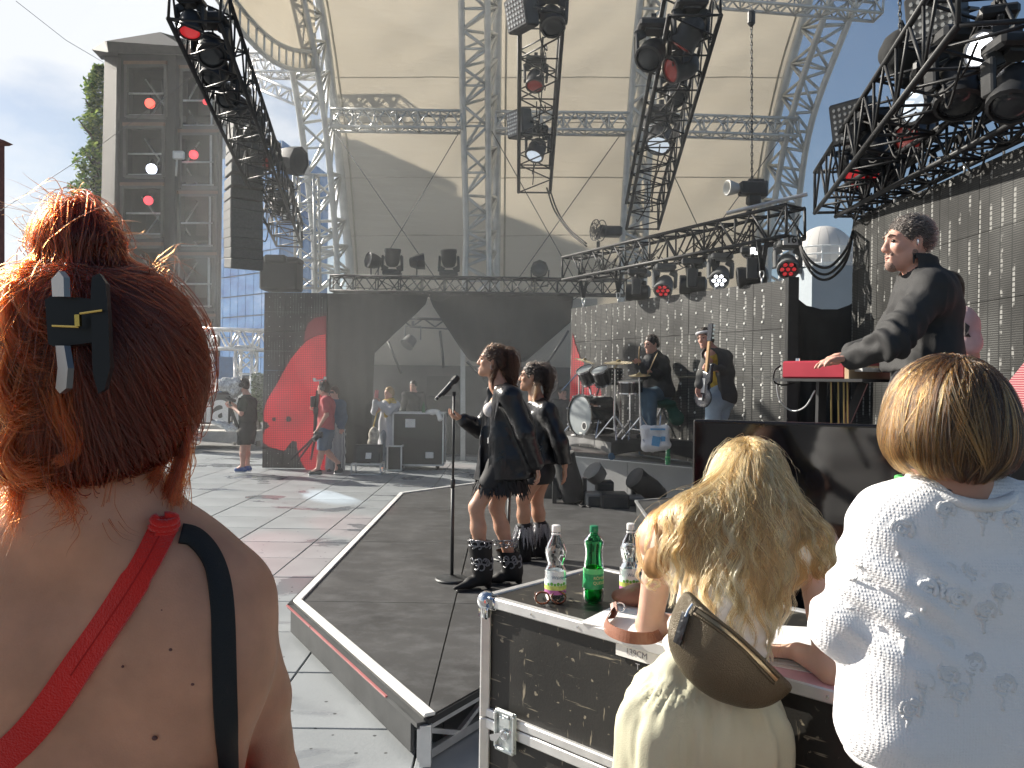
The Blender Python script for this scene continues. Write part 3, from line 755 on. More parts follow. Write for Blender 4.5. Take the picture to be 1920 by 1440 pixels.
 # ---------------------------------------------------------------- drapes with the cut diamond
def drape(name,label,pts,Y,wav=.05,seed=0):
# a heavy cloth cut to an outline, hanging in folds: triangulated grid inside the outline
 pl=[P(x,y,Y)for x,y in pts];xs=[p.x for p in pl];zs=[p.z for p in pl]
 x0,x1,z0,z1=min(xs),max(xs),min(zs),max(zs);m=MB();nx=int((x1-x0)/.06);nz=40
 poly=[(p.x,p.z)for p in pl]
 def row(x):
  c=[]
  for i in range(len(poly)):
   (ax,az),(bx,bz)=poly[i],poly[(i+1)%len(poly)]
   if(ax<=x)!=(bx<=x):c.append(az+(bz-az)*(x-ax)/(bx-ax))
  return sorted(c)
 cols=[]
 for i in range(nx+1):
  x=x0+(x1-x0)*min(max(i/nx,.0005),.9995);c=row(x)
  if len(c)<2:c=[z1-.001,z1]
  cols.append((x,c[0],c[-1]))
 vs=[];n=14
 for x,a,b in cols:
  for j in range(n+1):
   t=j/n;z=a+(b-a)*t
   w=wav*(math.sin(x*9+seed)+.5*math.sin(x*21+2*seed+z))*(1.2-.8*(z-z0)/(z1-z0))
   vs.append(V((x,Y+w,z)))
 fs=[[i*(n+1)+j,(i+1)*(n+1)+j,(i+1)*(n+1)+j+1,i*(n+1)+j+1]for i in range(len(cols)-1)for j in range(n)]
 m._add(vs,fs);o=m.build(name,M_drape,None,None,True);o.modifiers.new('t','SOLIDIFY').thickness=.008
 return tag(o,label,'curtain')
drape('stage_curtain','black curtain falling to the floor beside the red screen column',[(614,550),(804,551),(803,566),(702,662),(690,700),(700,780),(696,890),(614,890)],16.25,seed=1)
drape('stage_curtain','black curtain drawn up to a point behind the singers',[(806,551),(1076,553),(1070,604),(1040,630),(985,678),(930,686),(880,676),(868,660),(806,566)],16.3,seed=4)
dr=MB()
def cw(u,v):
 top=[(1481,533),(1492,558),(1512,573),(1540,580),(1570,580),(1592,572),(1612,560)]
 x=u*6;i=min(int(x),5);a=P(*top[i],9.35).lerp(P(*top[i+1],9.35),x-i)
 return V((a.x,a.y+.07*math.sin(u*30)*v,a.z+(SZ-a.z)*v))
dr.grid(cw,60,10);o=dr.build('stage_curtain',M_drape,None,None,True);o.modifiers.new('t','SOLIDIFY').thickness=.008
tag(o,'black curtain sagging in a curve between the two screen walls','curtain')
# wall end frame seen edge-on beside the curtain
sp=MB();sp.bar(V((3.2,9.25,SZ)),V((3.2,9.25,2.95)),.12,.16);sp.build('screen_support',M_black);tag(bpy.data.objects['screen_support'],'black upright closing the end of the dotted screen','support frame')
# ---------------------------------------------------------------- backstage tent behind the diamond
tent=thing('backstage_tent','dim beige tent bay seen through the diamond between the curtains','tent',(-1,20,0))
M_tent=mat('tent_cloth',(.42,.39,.33),.8,var=.14,vs=1.2,bump=.3,bs=5)
part('tent_wall',M_tent,tent,lambda m:m.grid(lambda u,v:P(600+520*u,560+142*v+6*math.sin(u*9)*v,19.2+.06*math.sin(u*40)),20,8),True)
part('lower_wall',mat('backstage_panel',(.09,.09,.088),.8,var=.3,vs=2),tent,lambda m:(m.slab([P(600,682,19.0),P(1130,690,19.0),P(1130,890,19.0),P(600,890,19.0)],(0,1,0),.05)))
part('storage_box',mat('backstage_box',(.05,.05,.052),.6),tent,lambda m:(m.slab([P(800,705,18.6),P(862,705,18.6),P(862,740,18.6),P(800,740,18.6)],(0,1,0),.3)))
for(a,b,w)in(((868,655,17.2),(868,885,17.2),.1),((930,640,17.2),(930,885,17.2),.08)):part('post',M_galv,tent,lambda m:m.bar(P(*a),P(*b),w,w))
for(a,b,r_)in(((876,678,17.2),(925,730,17.2),.03),((748,596,18),(860,600,18),.035),((768,613,18),(840,617,18),.02),((728,640,18),(752,700,18),.03),((825,620,18),(832,690,18),.03),((1066,620,17.5),(1020,690,17.5),.03)):
 part('tent_pole',M_dark,tent,lambda m:m.tube([P(*a),P(*b)],r_,6),True)
part('cross_lacing',M_dark,tent,lambda m:[m.tube([P(750+22*k,597+16*(k%2),18),P(772+22*k,597+16*((k+1)%2),18)],.018,5)for k in range(5)])
part('table_top',M_dark,tent,lambda m:m.slab([P(800,742,18.3),P(870,742,18.3),P(870,748,18.3),P(800,748,18.3)],(0,1,0),.5))
# ---------------------------------------------------------------- tower house at the square
M_tw=mat('dark_timber_wall',(.042,.037,.034),.8,var=.25,vs=3,bump=.3,bs=12)
M_tw2=mat('tower_frame',(.085,.075,.068),.75,var=.2,vs=4)
M_in=mat('tower_interior',(.018,.018,.018),.9)
M_gl=mat('tower_glass',(.03,.035,.035),.08,spec=.6)
TY=25.0
tower=thing('tower_building','dark timber tower with open window bays and red lamps inside','tower',P(300,900,TY))
def wall_pts(x0,x1,Y0,Y1):
 return lambda x,y:P(x,y,Y0+(Y1-Y0)*(x-x0)/(x1-x0))
f1=wall_pts(221,330,25.0,24.4);f2=wall_pts(330,413,24.4,27.2)
bays1=[((238,123),(312,220)),((236,238),(308,332)),((231,350),(306,444)),((228,462),(304,560)),((226,580),(302,690))]
bays2=[((338,130),(405,240)),((336,250),(404,352)),((334,365),(402,466)),((332,480),(400,580)),((331,595),(398,695))]
def facade(fw_,x0,x1,top,bays,nrm):
 def solid(m):
  m.slab([fw_(x0,top),fw_(bays[0][0][0],top),fw_(bays[-1][0][0],900),fw_(x0-8,900)],nrm,.35)
  m.slab([fw_(bays[0][1][0],top),fw_(x1,top),fw_(x1-8,900),fw_(bays[-1][1][0],900)],nrm,.35)
  yy=top
  for(a,b)in bays:
   m.slab([fw_(a[0]-1,yy),fw_(b[0]+1,yy),fw_(b[0]+1,a[1]),fw_(a[0]-1,a[1])],nrm,.33);yy=b[1]
  m.slab([fw_(bays[-1][0][0],yy),fw_(bays[-1][1][0],yy),fw_(bays[-1][1][0],900),fw_(bays[-1][0][0],900)],nrm,.33)
 part('wall',M_tw,tower,solid)
 for(a,b)in bays:
  nv=V(nrm).normalized()
  wdw=part('window',M_tw2,tower,lambda m:[m.bar(fw_(*p)-nv*.03,fw_(*q)-nv*.03,.09,.12)for p,q in(((a[0],a[1]),(b[0],a[1])),((a[0],b[1]),(b[0],b[1])),((a[0],a[1]),(a[0],b[1])),((b[0],a[1]),(b[0],b[1])))])
  part('back_wall',M_in,wdw,lambda m:m.slab([fw_(a[0],a[1])+nv*1.2,fw_(b[0],a[1])+nv*1.2,fw_(b[0],b[1])+nv*1.2,fw_(a[0],b[1])+nv*1.2],nrm,.05))
  def rail(m):
   y=a[1]+(b[1]-a[1])*.52
   m.tube([fw_(a[0],y)+nv*.1,fw_(b[0],y)+nv*.1],.03,5);m.tube([fw_(b[0]-6,a[1])+nv*.1,fw_(b[0]-6,b[1])+nv*.1],.035,5)
   m.tube([fw_(a[0]+6,a[1]+8)+nv*.8,fw_(b[0]-8,b[1]-6)+nv*.8],.03,5);m.tube([fw_(b[0]-8,a[1]+8)+nv*.8,fw_(a[0]+8,b[1]-6)+nv*.8],.03,5)
   m.tube([fw_(a[0],b[1]-6)+nv*.1,fw_(b[0],b[1]-6)+nv*.1],.025,5)
  part('rail',M_galv,wdw,rail)
  part('lintel',mat('rust_lintel',(.16,.09,.06),.7),wdw,lambda m:m.bar(fw_(a[0]-3,a[1]-4)-nv*.06,fw_(b[0]+3,a[1]-4)-nv*.06,.06,.1))
facade(f1,221,330,98,bays1,(.15,1,0));facade(f2,330,413,98,bays2,(-.75,.65,0))
part('wall',M_tw,tower,lambda m:(m.slab([P(196,105,26.5),P(222,105,25.1),P(212,900,25.1),P(178,900,26.5)],(.3,1,0),.4),m.slab([P(196,105,26.6),P(413,105,28.4),P(404,900,28.4),P(178,900,26.6)],(0,1,0),.3),m.slab([P(413,105,27.3),P(414,105,28.5),P(405,900,28.5),P(405,900,27.3)],(1,0,0),.1)))
part('interior_floor',M_in,tower,lambda m:[m.slab([P(215,y,25.6),P(325,y,25.0),P(405,y,27.6),P(220,y,27.8)],(0,0,1),.2)for y in(229,341,453,570)])
part('roof',mat('slate_roof',(.05,.046,.043),.7,var=.2),tower,lambda m:(m._add([P(172,93,25.2),P(196,77,25.0),P(200,77,24.2),P(345,87,23.6),P(352,100,27.4),P(430,100,27.8),P(430,96,28.8),P(172,92,28.8),P(186,107,25.4),P(203,98,24.4),P(345,102,23.8),P(420,112,27.6),P(420,112,28.8),P(190,112,28.8),P(300,60,27)],[[0,1,9,8],[1,2,9],[2,3,10,9],[3,4,11,10],[4,5,11],[5,6,12,11],[6,7,13,12],[7,0,8,13],[0,14,1],[1,14,2],[2,14,3],[3,14,4],[4,14,5],[5,14,6],[6,14,7],[7,14,0],[8,9,10,11,12,13]])))
part('eave_board',mat('brown_eave',(.2,.11,.08),.7),tower,lambda m:m.bar(P(346,92,23.9),P(395,100,25.6),.12,.25))
part('downpipe',M_tw2,tower,lambda m:m.tube([P(222,110,24.9),P(213,700,24.9)],.07,8),True)
# lamps inside the tower
def lamp(px,py,Y,col,e,r_,label,group=None):
 t=thing('spotlight',label,'spotlight',P(px,py,Y),group);d=V((.35,-1,-.35)).normalized();p=P(px,py,Y)
 part('housing',M_black,t,lambda m:m.lathe(p+d*-.5,d,[(0,.06),(.05,r_*.8),(.35,r_*1.05),(.48,r_*1.1)],16),True)
 part('lens',mat('lens_'+label[:3]+str(round(e,1)),tuple(c*.5 for c in col),.3,emit=(*col,e)),t,lambda m:m.lathe(p-d*.02,d,[(0,r_),(.015,r_*.95),(.03,r_*.5)],20),True)
 part('bracket',M_black,t,lambda m:m.tube([p-d*.3+V((r_*1.2,0,0)),p-d*.3+V((0,0,r_*1.9)),p-d*.3-V((r_*1.2,0,0))],.025,5))
 return t
lamp(281,194,24.9,(1,.1,.07),1.3,.15,'red lit spotlight in the topmost front window of the tower','spotlights in the tower windows')
lamp(284,317,24.9,(.8,.84,1),2.2,.16,'white lit spotlight in the tower window second from the top','spotlights in the tower windows')
lamp(278,376,24.9,(1,.06,.08),1.1,.14,'red lit spotlight in the tower window below the white one','spotlights in the tower windows')
lamp(363,290,25.6,(1,.06,.08),1.1,.14,'red lit spotlight in the side window of the tower by the floodlight','spotlights in the tower windows')
lamp(386,191,26.2,(1,.06,.08),.6,.1,'small dim red spotlight in the upper side window of the tower','spotlights in the tower windows')
fd=thing('floodlight','grey floodlight on a short pole at the corner of the tower','floodlight',P(330,330,24.2))
part('pole',M_galv,fd,lambda m:m.tube([P(330,330,24.2),P(332,295,24.2)],.03,6),True)
part('lamp_head',M_galv,fd,lambda m:m.box(P(335,291,24.15),(.32,.14,.24),bev=.02));part('lamp_glass',M_white,fd,lambda m:m.box(P(335,291.5,24.06),(.27,.03,.17)))
def beam(p,tgt,col,w,deg):
 l=bpy.data.lights.new('spot_beam','SPOT');l.energy=w;l.color=col;l.spot_size=R(deg);l.spot_blend=.35;l.shadow_soft_size=.1;o=bpy.data.objects.new('spot_beam',l);C.objects.link(o);o.location=p;o.rotation_euler=(V(tgt)-V(p)).to_track_quat('-Z','Y').to_euler()
beam(P(284,317,24.2),PZ(620,931,0),(.75,.9,1),12000,2.6);beam(P(281,194,24.2),PZ(668,985,0),(1,.12,.12),2600,3.0);beam(P(278,376,24.0),PZ(560,1040,0),(1,.12,.14),1800,3.2)
# ---------------------------------------------------------------- tree beside the tower
tr=thing('poplar_tree','tall green tree rising behind the dark tower','tree',P(160,900,31))
part('trunk',mat('bark',(.08,.06,.045),.9,bump=.4,bs=20),tr,lambda m:[m.tube([P(190,900,31),P(185,500,31),P(180,250,31.2),P(172,140,31.2)],[.3,.24,.14,.04],8)]+[m.tube([P(184,y,31),P(184-30*s,y-45,31-.5*s)],[.08,.02],5)for y,s in((520,1),(470,-1),(420,1),(370,1),(320,1),(270,1.2),(230,.8),(190,.6))])
lm=MB();q=rng.random((7200,8))
M_leaf=[mat('leaf_dark',(.08,.15,.035),.5,var=.3,vs=1.2),mat('leaf_light',(.26,.34,.07),.5,var=.3,vs=1.2)]
for i in range(7200):
 t=q[i,0];y=122+440*t**.9
 edge=48*min(1,(t+.03)*4)**.7*(.7+.38*math.sin(t*29)*math.sin(t*13+1));cx=184+3*math.sin(t*8)
 ang=q[i,1]*6.283;rr=math.sqrt(q[i,2])*(1 if q[i,6]>.15 else 1.22);s=.07+.08*q[i,3]
 p=P(cx+math.cos(ang)*rr*edge*1.15,y,31+math.sin(ang)*rr*edge/F*31)
 a,b=q[i,4]*6.283,q[i,5]*2-1;d=V((math.cos(a),math.sin(a),b)).normalized();d,r_,u=frame(d)
 lm.cur=1 if q[i,7]>.6 else 0
 lm._add([p-d*s,p+r_*s*.6,p+d*s,p-r_*s*.6],[[0,1,2,3]])
for ml in M_leaf:
 t,b,o=nodes_of(ml);tl=N(t,'ShaderNodeBsdfTranslucent');ms=N(t,'ShaderNodeMixShader');ms.inputs[0].default_value=.45;t.links.new(b.inputs['Base Color'].links[0].from_socket,tl.inputs[0]);t.links.new(b.outputs[0],ms.inputs[1]);t.links.new(tl.outputs[0],ms.inputs[2]);t.links.new(ms.outputs[0],o.inputs[0])
lm.build('crown',M_leaf,tr)
# ---------------------------------------------------------------- far blue glass building and the pale block
def glass_material():
 m=bpy.data.materials.new('painted_mirror_facade');m.use_nodes=True;t,b,o=nodes_of(m)
 c=N(t,'ShaderNodeTexCoord');n=N(t,'ShaderNodeTexNoise');n.inputs['Scale'].default_value=.12;n.inputs['Detail'].default_value=7;n.inputs['Roughness'].default_value=.6
 mp_=N(t,'ShaderNodeMapping');mp_.inputs['Scale'].default_value=(1.2,1,2.6);t.links.new(c.outputs['Object'],mp_.inputs[0]);t.links.new(mp_.outputs[0],n.inputs['Vector'])
 r=N(t,'ShaderNodeValToRGB');e=r.color_ramp.elements;e[0].position=.36;e[1].position=.66;e[0].color=(.03,.12,.36,1);e[1].color=(.36,.48,.72,1);k=e.new(.5);k.color=(.1,.27,.56,1)  # mottled blues paint the mirrored surroundings into the pane colour
 t.links.new(n.outputs[0],r.inputs[0]);t.links.new(r.outputs[0],b.inputs['Base Color']);b.inputs['Roughness'].default_value=.25;b.inputs['Metallic'].default_value=.1;return m
M_mir=glass_material();M_mul=mat('mullion',(.12,.17,.24),.5)
bb=thing('office_building','far blue mirror glass office block behind the loudspeaker array','office building',P(480,740,62))
b0,b1,b2=P(404,700,66),P(522,700,60),P(610,700,70);zt=P(522,262,60).z
part('core',M_mul,bb,lambda m:m.prism([(b0.x,b0.y+.2),(b1.x,b1.y+.2),(b2.x,b2.y+.2),(b1.x-2,b1.y+14)],0,zt-.2))
for(a,b,nc)in((b0,b1,8),(b1,b2,7)):
 nr_=12
 for i in range(nc):
  for j in range(nr_):
   p,q2=a.lerp(b,(i+.03)/nc),a.lerp(b,(i+.97)/nc);z0_,z1_=zt*(j+.03)/nr_,zt*(j+.97)/nr_;n_=V(((b-a).y,-(b-a).x,0)).normalized()
   part('pane',M_mir,bb,lambda m:m.slab([V((p.x,p.y,z0_)),V((q2.x,q2.y,z0_)),V((q2.x,q2.y,z1_)),V((p.x,p.y,z1_))],n_,.08))
pb=thing('apartment_block','pale grey block with a dark parapet above the blue glass','apartment block',P(430,740,75))
part('wall',mat('pale_render',(.5,.52,.55),.8,var=.06),pb,lambda m:m.prism([(P(408,700,75).x,75),(P(452,700,75).x,75),(P(452,700,75).x,85),(P(408,700,75).x,85)],0,P(430,205,75).z))
part('parapet',M_dark,pb,lambda m:m.bar(P(406,226,74.7),P(446,229,74.7),.5,.9))
# dome at the right, with its concrete base
db=thing('dome_building','pale domed observatory roof on a blue grey concrete base','building',P(1540,700,42))
dc=P(1543,500,44);rad=62/F*44
M_dome=mat('dome_cladding',(.62,.6,.57),.6,var=.06,vs=.4)
for k in range(18):
 a0,a1=2*math.pi*k/18,2*math.pi*(k+.97)/18
 part('dome_gore',M_dome,db,lambda m:m.grid(lambda u,v:dc+V((rad*math.cos(v*1.5)*math.cos(a0+(a1-a0)*u),rad*math.cos(v*1.5)*math.sin(a0+(a1-a0)*u),rad*1.22*math.sin(v*1.5))),3,10),True)
part('drum',mat('concrete_blue',(.3,.34,.37),.8,var=.1,vs=.6),db,lambda m:(m.lathe(V((dc.x,dc.y,0)),(0,0,1),[(0,rad*.93),(dc.z+.2,rad*.93)],32),m.box(V((P(1545,600,41).x,41,dc.z/2-.3)),(2.4,3,dc.z-.6))))
part('ledge',M_white,db,lambda m:m.lathe(dc-V((0,0,.35)),(0,0,1),[(0,rad),(0,rad*1.12),(.25,rad*1.12),(.25,rad)],32,False))
part('railing',M_white,db,lambda m:[m.tube([dc+V((rad*1.25*math.cos(a),rad*1.25*math.sin(a),z))for a in np.linspace(0,6.283,33)],.05,5)for z in(-.1,.4,.8)]+[m.tube([dc+V((rad*1.25*math.cos(a),rad*1.25*math.sin(a),-.9)),dc+V((rad*1.25*math.cos(a),rad*1.25*math.sin(a),.8))],.05,5)for a in np.linspace(0,6.283,17)])
part('window',mat('dark_opening',(.05,.055,.06),.4),db,lambda m:(m.box(P(1500,507,41),(1.0,.3,.35)),m.box(P(1592,505,41),(1.0,.3,.35)),m.box(P(1598,560,40),(1.6,.3,1.0))))
# eave of a house at the picture's edge
ev_=MB();ev_.slab([P(-60,240,22),P(8,263,22),P(0,266,22),P(-60,268,22)],(0,1,0),.4);ev_.slab([P(-80,268,22.5),P(-4,266,22.5),P(-4,900,22.5),P(-80,900,22.5)],(0,1,0),.3)
ev_.build('house',mat('brick_red_eave',(.2,.1,.09),.8));tag(bpy.data.objects['house'],'corner of a house with red brown eave at the edge beyond the red hair','house')
# ---------------------------------------------------------------- white gate truss with blue board and letters
gate=thing('truss_gate','bright aluminium truss gate between tower and red screen','gate',P(440,860,21))
for(a,b,w)in(((360,634,21),(540,640,21),.5),((462,650,21),(459,880,21),.42)):
 gb=bpy.data.objects.new('gate_truss',None);link(gb,gate);box_truss('',P(*a),P(*b),w,w,9,mat('bright_aluminium',(.8,.8,.8),.3,.5),'',parent=gb,rt=.045,rb=.026)
kb=thing('banner_wall','blue board with white letters behind the cameraman','banner',P(440,860,22))
part('board',mat('blue_board',(.05,.14,.3),.5),kb,lambda m:m.slab([P(395,668,22.2),P(452,670,22.2),P(452,880,22.2),P(395,880,22.2)],(0,1,0),.1))
part('pale_panel',mat('pale_board',(.72,.7,.72),.6),kb,lambda m:(m.slab([P(340,662,22.1),P(399,664,22.1),P(399,735,22.1),P(340,735,22.1)],(0,1,0),.1)))
part('dark_board',mat('letter_board',(.03,.035,.04),.5),kb,lambda m:m.slab([P(340,736,22.0),P(482,738,22.0),P(482,792,22.0),P(340,792,22.0)],(0,1,0),.08))
def letter(ch,px,py,hpx,Y,m,parent,bold=.0):
 cu=bpy.data.curves.new('letter','FONT');cu.body=ch;cu.extrude=.015;cu.offset=bold;cu.size=hpx/F*Y/.52;cu.align_x='CENTER'
 o=bpy.data.objects.new('tmp',cu);C.objects.link(o);dg=bpy.context.evaluated_depsgraph_get();me=bpy.data.meshes.new_from_object(o.evaluated_get(dg));bpy.data.objects.remove(o)
 me.transform(Matrix.Rotation(R(90),4,'X'));me.transform(Matrix.Translation(P(px,py,Y)-V(ORG[parent.name])));me.materials.clear();me.materials.append(m)
 q_=bpy.data.objects.new('letter',me);return link(q_,parent)
M_let=mat('white_letter',(.85,.85,.84),.5,var=.04)
for ch,px in(('n',377),('a',415),('d',456)):letter(ch,px,790,44,21.95,M_let,kb,.02)
hd=MB();q=rng.random((1500,5))
for i in range(1500):
 p=P(484+22*(q[i,0]-.5),700+90*q[i,1],20+q[i,2]);a=q[i,3]*6.28;s=.07
 d,r_,u=frame(V((math.cos(a),math.sin(a),q[i,4]-.3)));hd._add([p-d*s,p+r_*s*.6,p+d*s,p-r_*s*.6],[[0,1,2,3]])
hb=thing('bush','green bush between the cameraman and the red screen column','bush',P(484,860,20.5));hd.build('foliage',mat('bush_leaf',(.1,.16,.03),.5,var=.35,vs=3),hb)
part('stem',MATS['bark'],hb,lambda m:m.tube([P(484,870,20.5),P(484,740,20.5)],.06,6))
kerb=MB();kerb.bar(P(330,800,20.5),P(484,800,20.5),.6,.1);kerb.bar(P(330,815,19.8),P(484,817,19.8),.8,.25);kerb.build('steps',mat('pale_stone',(.45,.43,.4),.8));tag(bpy.data.objects['steps'],'pale stone steps below the lettered board',kind='structure')
far=thing('site_fence','low dark hoarding running along the far edge of the square','fence',(-14,34,0))
for k in range(10):part('hoarding_panel',mat('hoarding',(.12,.12,.12),.8),far,lambda m:m.bar(V((-26+k*2.4,34,.9)),V((-23.7+k*2.4,34,.9)),.08,1.8))
# ---------------------------------------------------------------- loudspeaker array
pa=thing('line_array','tall grey hanging loudspeaker array before the blue glass building','loudspeaker',P(460,240,13.2))
cxs=[(462,232),(459,300),(456,380),(456,440),(457,505)]
cl=crv([(x,y,13.2)for x,y in cxs],10);tot=14
M_spk=mat('speaker_grey',(.1,.1,.098),.6,.1,var=.15,vs=8,bump=.1,bs=150);M_grl=mat('speaker_grille',(.075,.075,.073),.55,.4,var=.2,vs=30,bump=.3,bs=300)
for k in range(tot):
 x=(k+.5)/tot*(len(cl)-1);i=min(int(x),len(cl)-2);c=cl[i].lerp(cl[i+1],x-i);hh=.168
 rot=Matrix.Rotation(R(34),3,'Z')@Matrix.Rotation(R(-4+13*(k/tot)**2),3,'X')
 cb=part('speaker_cabinet',M_spk,pa,lambda m:m.box(c,(.52,.44,hh),rot,.012))
 part('grille',M_grl,cb,lambda m:m.box(c+rot@V((0,-.23,0)),(.49,.02,hh-.016),rot,.006));part('handle',M_black,cb,lambda m:m.box(c+rot@V((.265,0,0)),(.012,.2,.05),rot))
part('fly_frame',M_black,pa,lambda m:(m.bar(P(440,224,13.2),P(500,222,13.4),.08,.1),m.tube([P(465,222,13.2),P(466,90,12)],.012,5)))
for k,(x0,y0)in enumerate(((488,350),(494,372),(490,404))):
 cabl=MB();cabl.tube(catmull([P(x0-4,y0,13.4),P(x0+12,y0+20,13.4),P(x0+8,y0+48,13.4),P(x0-6,y0+40,13.4)],6),.011,5);o=cabl.build('cable',M_rubber,None,None,True);tag(o,('top','middle','lowest')[k]+' black loop of cable hanging beside the loudspeaker array','cable','cable loops by the loudspeaker array')
sb=MB();sb.box(P(528,515,15.3),(.7,.5,.62),bev=.03);sb.box(P(520,488,15.2),(.4,.4,.16),bev=.03);sb.box(P(553,490,15.2),(.25,.4,.1),bev=.03)
sb.build('dark_cover',M_drape);tag(bpy.data.objects['dark_cover'],'equipment under a black cover on top of the red screen column','covered equipment')
sup=thing('support_tower','slim silver truss mast beside the left roof arch','truss mast',P(580,880,17));box_truss('',P(578,540,17.2),P(574,330,17.0),.42,.42,8,M_galv,'',parent=sup,rt=.03,rb=.018)
bg_t=thing('roof_beam','far silver truss beam between loudspeaker truss and roof arch','truss',P(500,130,22));box_truss('',P(470,122,22),P(600,126,22),.5,.5,8,mat('bright_aluminium',(.8,.8,.8),.3,.5),'',parent=bg_t,rt=.04,rb=.022)
bg_t=thing('roof_beam','lower far silver beam below the loudspeaker truss','truss',P(500,150,22));box_truss('',P(478,152,21.5),P(590,200,20.5),.3,.3,8,mat('bright_aluminium',(.8,.8,.8),.3,.5),'',parent=bg_t,rt=.035,rb=.02)
# sky wires
for k,(a,b,lb)in enumerate((((-10,402,20),(420,100,15),'thin wire rising across the tower to the lighting truss'),((30,2,20),(196,118,26),'thin wire falling through the sky to the tower roof'),((-10,520,20),(180,400,24),'thin wire behind the red hair to the tower'))):
 w_=MB();w_.tube([P(*a),(P(*a)+P(*b))/2-V((0,0,.12)),P(*b)],.008,4);o=w_.build('wire',M_dark);tag(o,lb,'wire')
 # ---------------------------------------------------------------- stage lights
M_mh=mat('lamp_black',(.03,.031,.033),.42,.1,var=.2,vs=12);M_mg=mat('lamp_grey',(.16,.165,.165),.45,.2,var=.15)
LENS={'dark':mat('lens_dark',(.03,.035,.04),.08),'red':mat('lens_red',(.2,.02,.02),.2,emit=(1,.05,.06,.22)),'white':mat('lens_white',(.6,.6,.65),.2,emit=(.9,.93,1,2.0)),'dim':mat('lens_dim',(.12,.03,.03),.2,emit=(1,.1,.08,.04)),'blue':mat('lens_blue',(.35,.42,.5),.1,emit=(.8,.9,1,.35))}
def moving_head(p,aim,label,s=1.0,hang=True,lens='dark',body=None,group=None,yaw=0.0,leds=False,wide=1.0):
 p=V(p);body=body or M_mh;sg=-1 if hang else 1;t=thing('moving_head_light',label,'stage light',p,group)
 rz_=Matrix.Rotation(yaw,3,'Z');ax=rz_@V((1,0,0));aim=V(aim).normalized()
 part('base',body,t,lambda m:(m.box(p+V((0,0,sg*.06*s)),(.36*s,.3*s,.1*s),rz_,.025*s),m.box(p+V((0,0,sg*.12*s)),(.2*s,.2*s,.03*s),rz_)))
 pv=p+V((0,0,sg*.36*s))
 for k in(-1,1):
  part('yoke_arm',body,t,lambda m:(m.bar(p+ax*(.1*k*s)+V((0,0,sg*.13*s)),p+ax*(.2*k*s)+V((0,0,sg*.18*s)),.05*s,.12*s,bev=.01*s),m.bar(p+ax*(.195*k*s)+V((0,0,sg*.16*s)),pv+ax*(.185*k*s)+V((0,0,sg*.06*s)),.14*s,.045*s,up=ax,bev=.012*s)))
 hd_=part('head',body,t,lambda m:m.lathe(pv-aim*(.17*s),aim,[(0,.06*s),(.03*s,.11*s),(.1*s,.14*s*wide),(.17*s,.155*s*wide),(.26*s,.15*s*wide),(.3*s,.165*s*wide),(.36*s,.165*s*wide),(.37*s,.14*s*wide),(.345*s,.135*s*wide)],14),'auto')
 def ln(m):
  m.lathe(pv+aim*(.172*s),aim,[(0,.138*s*wide),(.01*s,.13*s*wide),(.022*s,.08*s*wide),(.026*s,.02*s)],14)
 if leds:
  d,r_,u=frame(aim)
  part('lens_plate',M_mh,hd_,lambda m:m.lathe(pv+aim*(.17*s),aim,[(0,.138*s),(.01*s,.13*s)],14))
  part('lens',LENS[lens],hd_,lambda m:[m.lathe(pv+aim*(.178*s)+(r_*math.cos(a)+u*math.sin(a))*(q*s),aim,[(0,.034*s),(.015*s,.026*s),(.02*s,.01*s)],8)for q,a in[(0,0)]+[(.085,k*1.047)for k in range(6)]])
 else:part('lens',LENS[lens],hd_,ln,True)
 part('clamp',M_mh,t,lambda m:m.box(p-V((0,0,sg*.03*s)),(.06*s,.06*s,.1*s))if hang else m.box(p+V((0,0,.0)),(.3*s,.26*s,.03*s)))
 return t
def blinder(p,aim,label,s=.4,group=None,n=6,body=None):
 p=V(p);d,r_,u=frame(aim);rot=Matrix((r_,-d,u)).transposed();body=body or M_mh
 t=thing('blinder_light',label,'stage light',p,group)
 part('housing',body,t,lambda m:(m.box(p,(s,s*.5,s),rot,.02),m.lathe(p-d*s*.25,-d,[(0,s*.42),(s*.2,s*.36),(s*.32,s*.2)],12)))
 part('face',mat('blinder_face',(.09,.09,.09),.3,.3),t,lambda m:m.box(p+d*(s*.251),(s*.9,.012,s*.9),rot))
 part('cell',mat('blinder_cells',(.5,.51,.5),.15,.6),t,lambda m:[m.lathe(p+d*(s*.255)+r_*(s*.82*((i+.5)/n-.5))+u*(s*.82*((j+.5)/n-.5)),d,[(0,s*.055),(.012,s*.04)],6)for i in range(n)for j in range(n)],kind='stuff')
 part('bracket',M_mh,t,lambda m:m.tube([p+r_*s*.56-d*.02,p+r_*s*.56-d*s*.5,p-r_*s*.56-d*s*.5,p-r_*s*.56-d*.02],.014,5))
 return t
g1='lights under the truss over the dotted screen'
def onE(px,drop=0.0):
# a place on the lower chords of that truss
 best=min((abs(((E0.lerp(E1,k/200)).x/(E0.lerp(E1,k/200)).y)*F+CX-px),k)for k in range(201))[1]
 q=E0.lerp(E1,best/200);return V((q.x,q.y,q.z-.2-drop))
moving_head(onE(1197),(-1,.25,.02),'wide black moving light turned sideways at the far end of the truss',.95,group=g1,yaw=1.2,wide=.8)
moving_head(onE(1244),(-.3,-.7,-.7),'small grey moving light with red lens, next to the far end of the truss',.8,lens='red',group=g1,body=M_mg,leds=True)
moving_head(onE(1298),(-1,.2,0),'wide black moving light turned sideways in mid truss above the drummer',.98,group=g1,yaw=1.2,wide=.8)
moving_head(onE(1348),(-.3,-.75,-.6),'small grey moving light with white lit lens under the truss',.78,lens='white',group=g1,body=M_mg,leds=True)
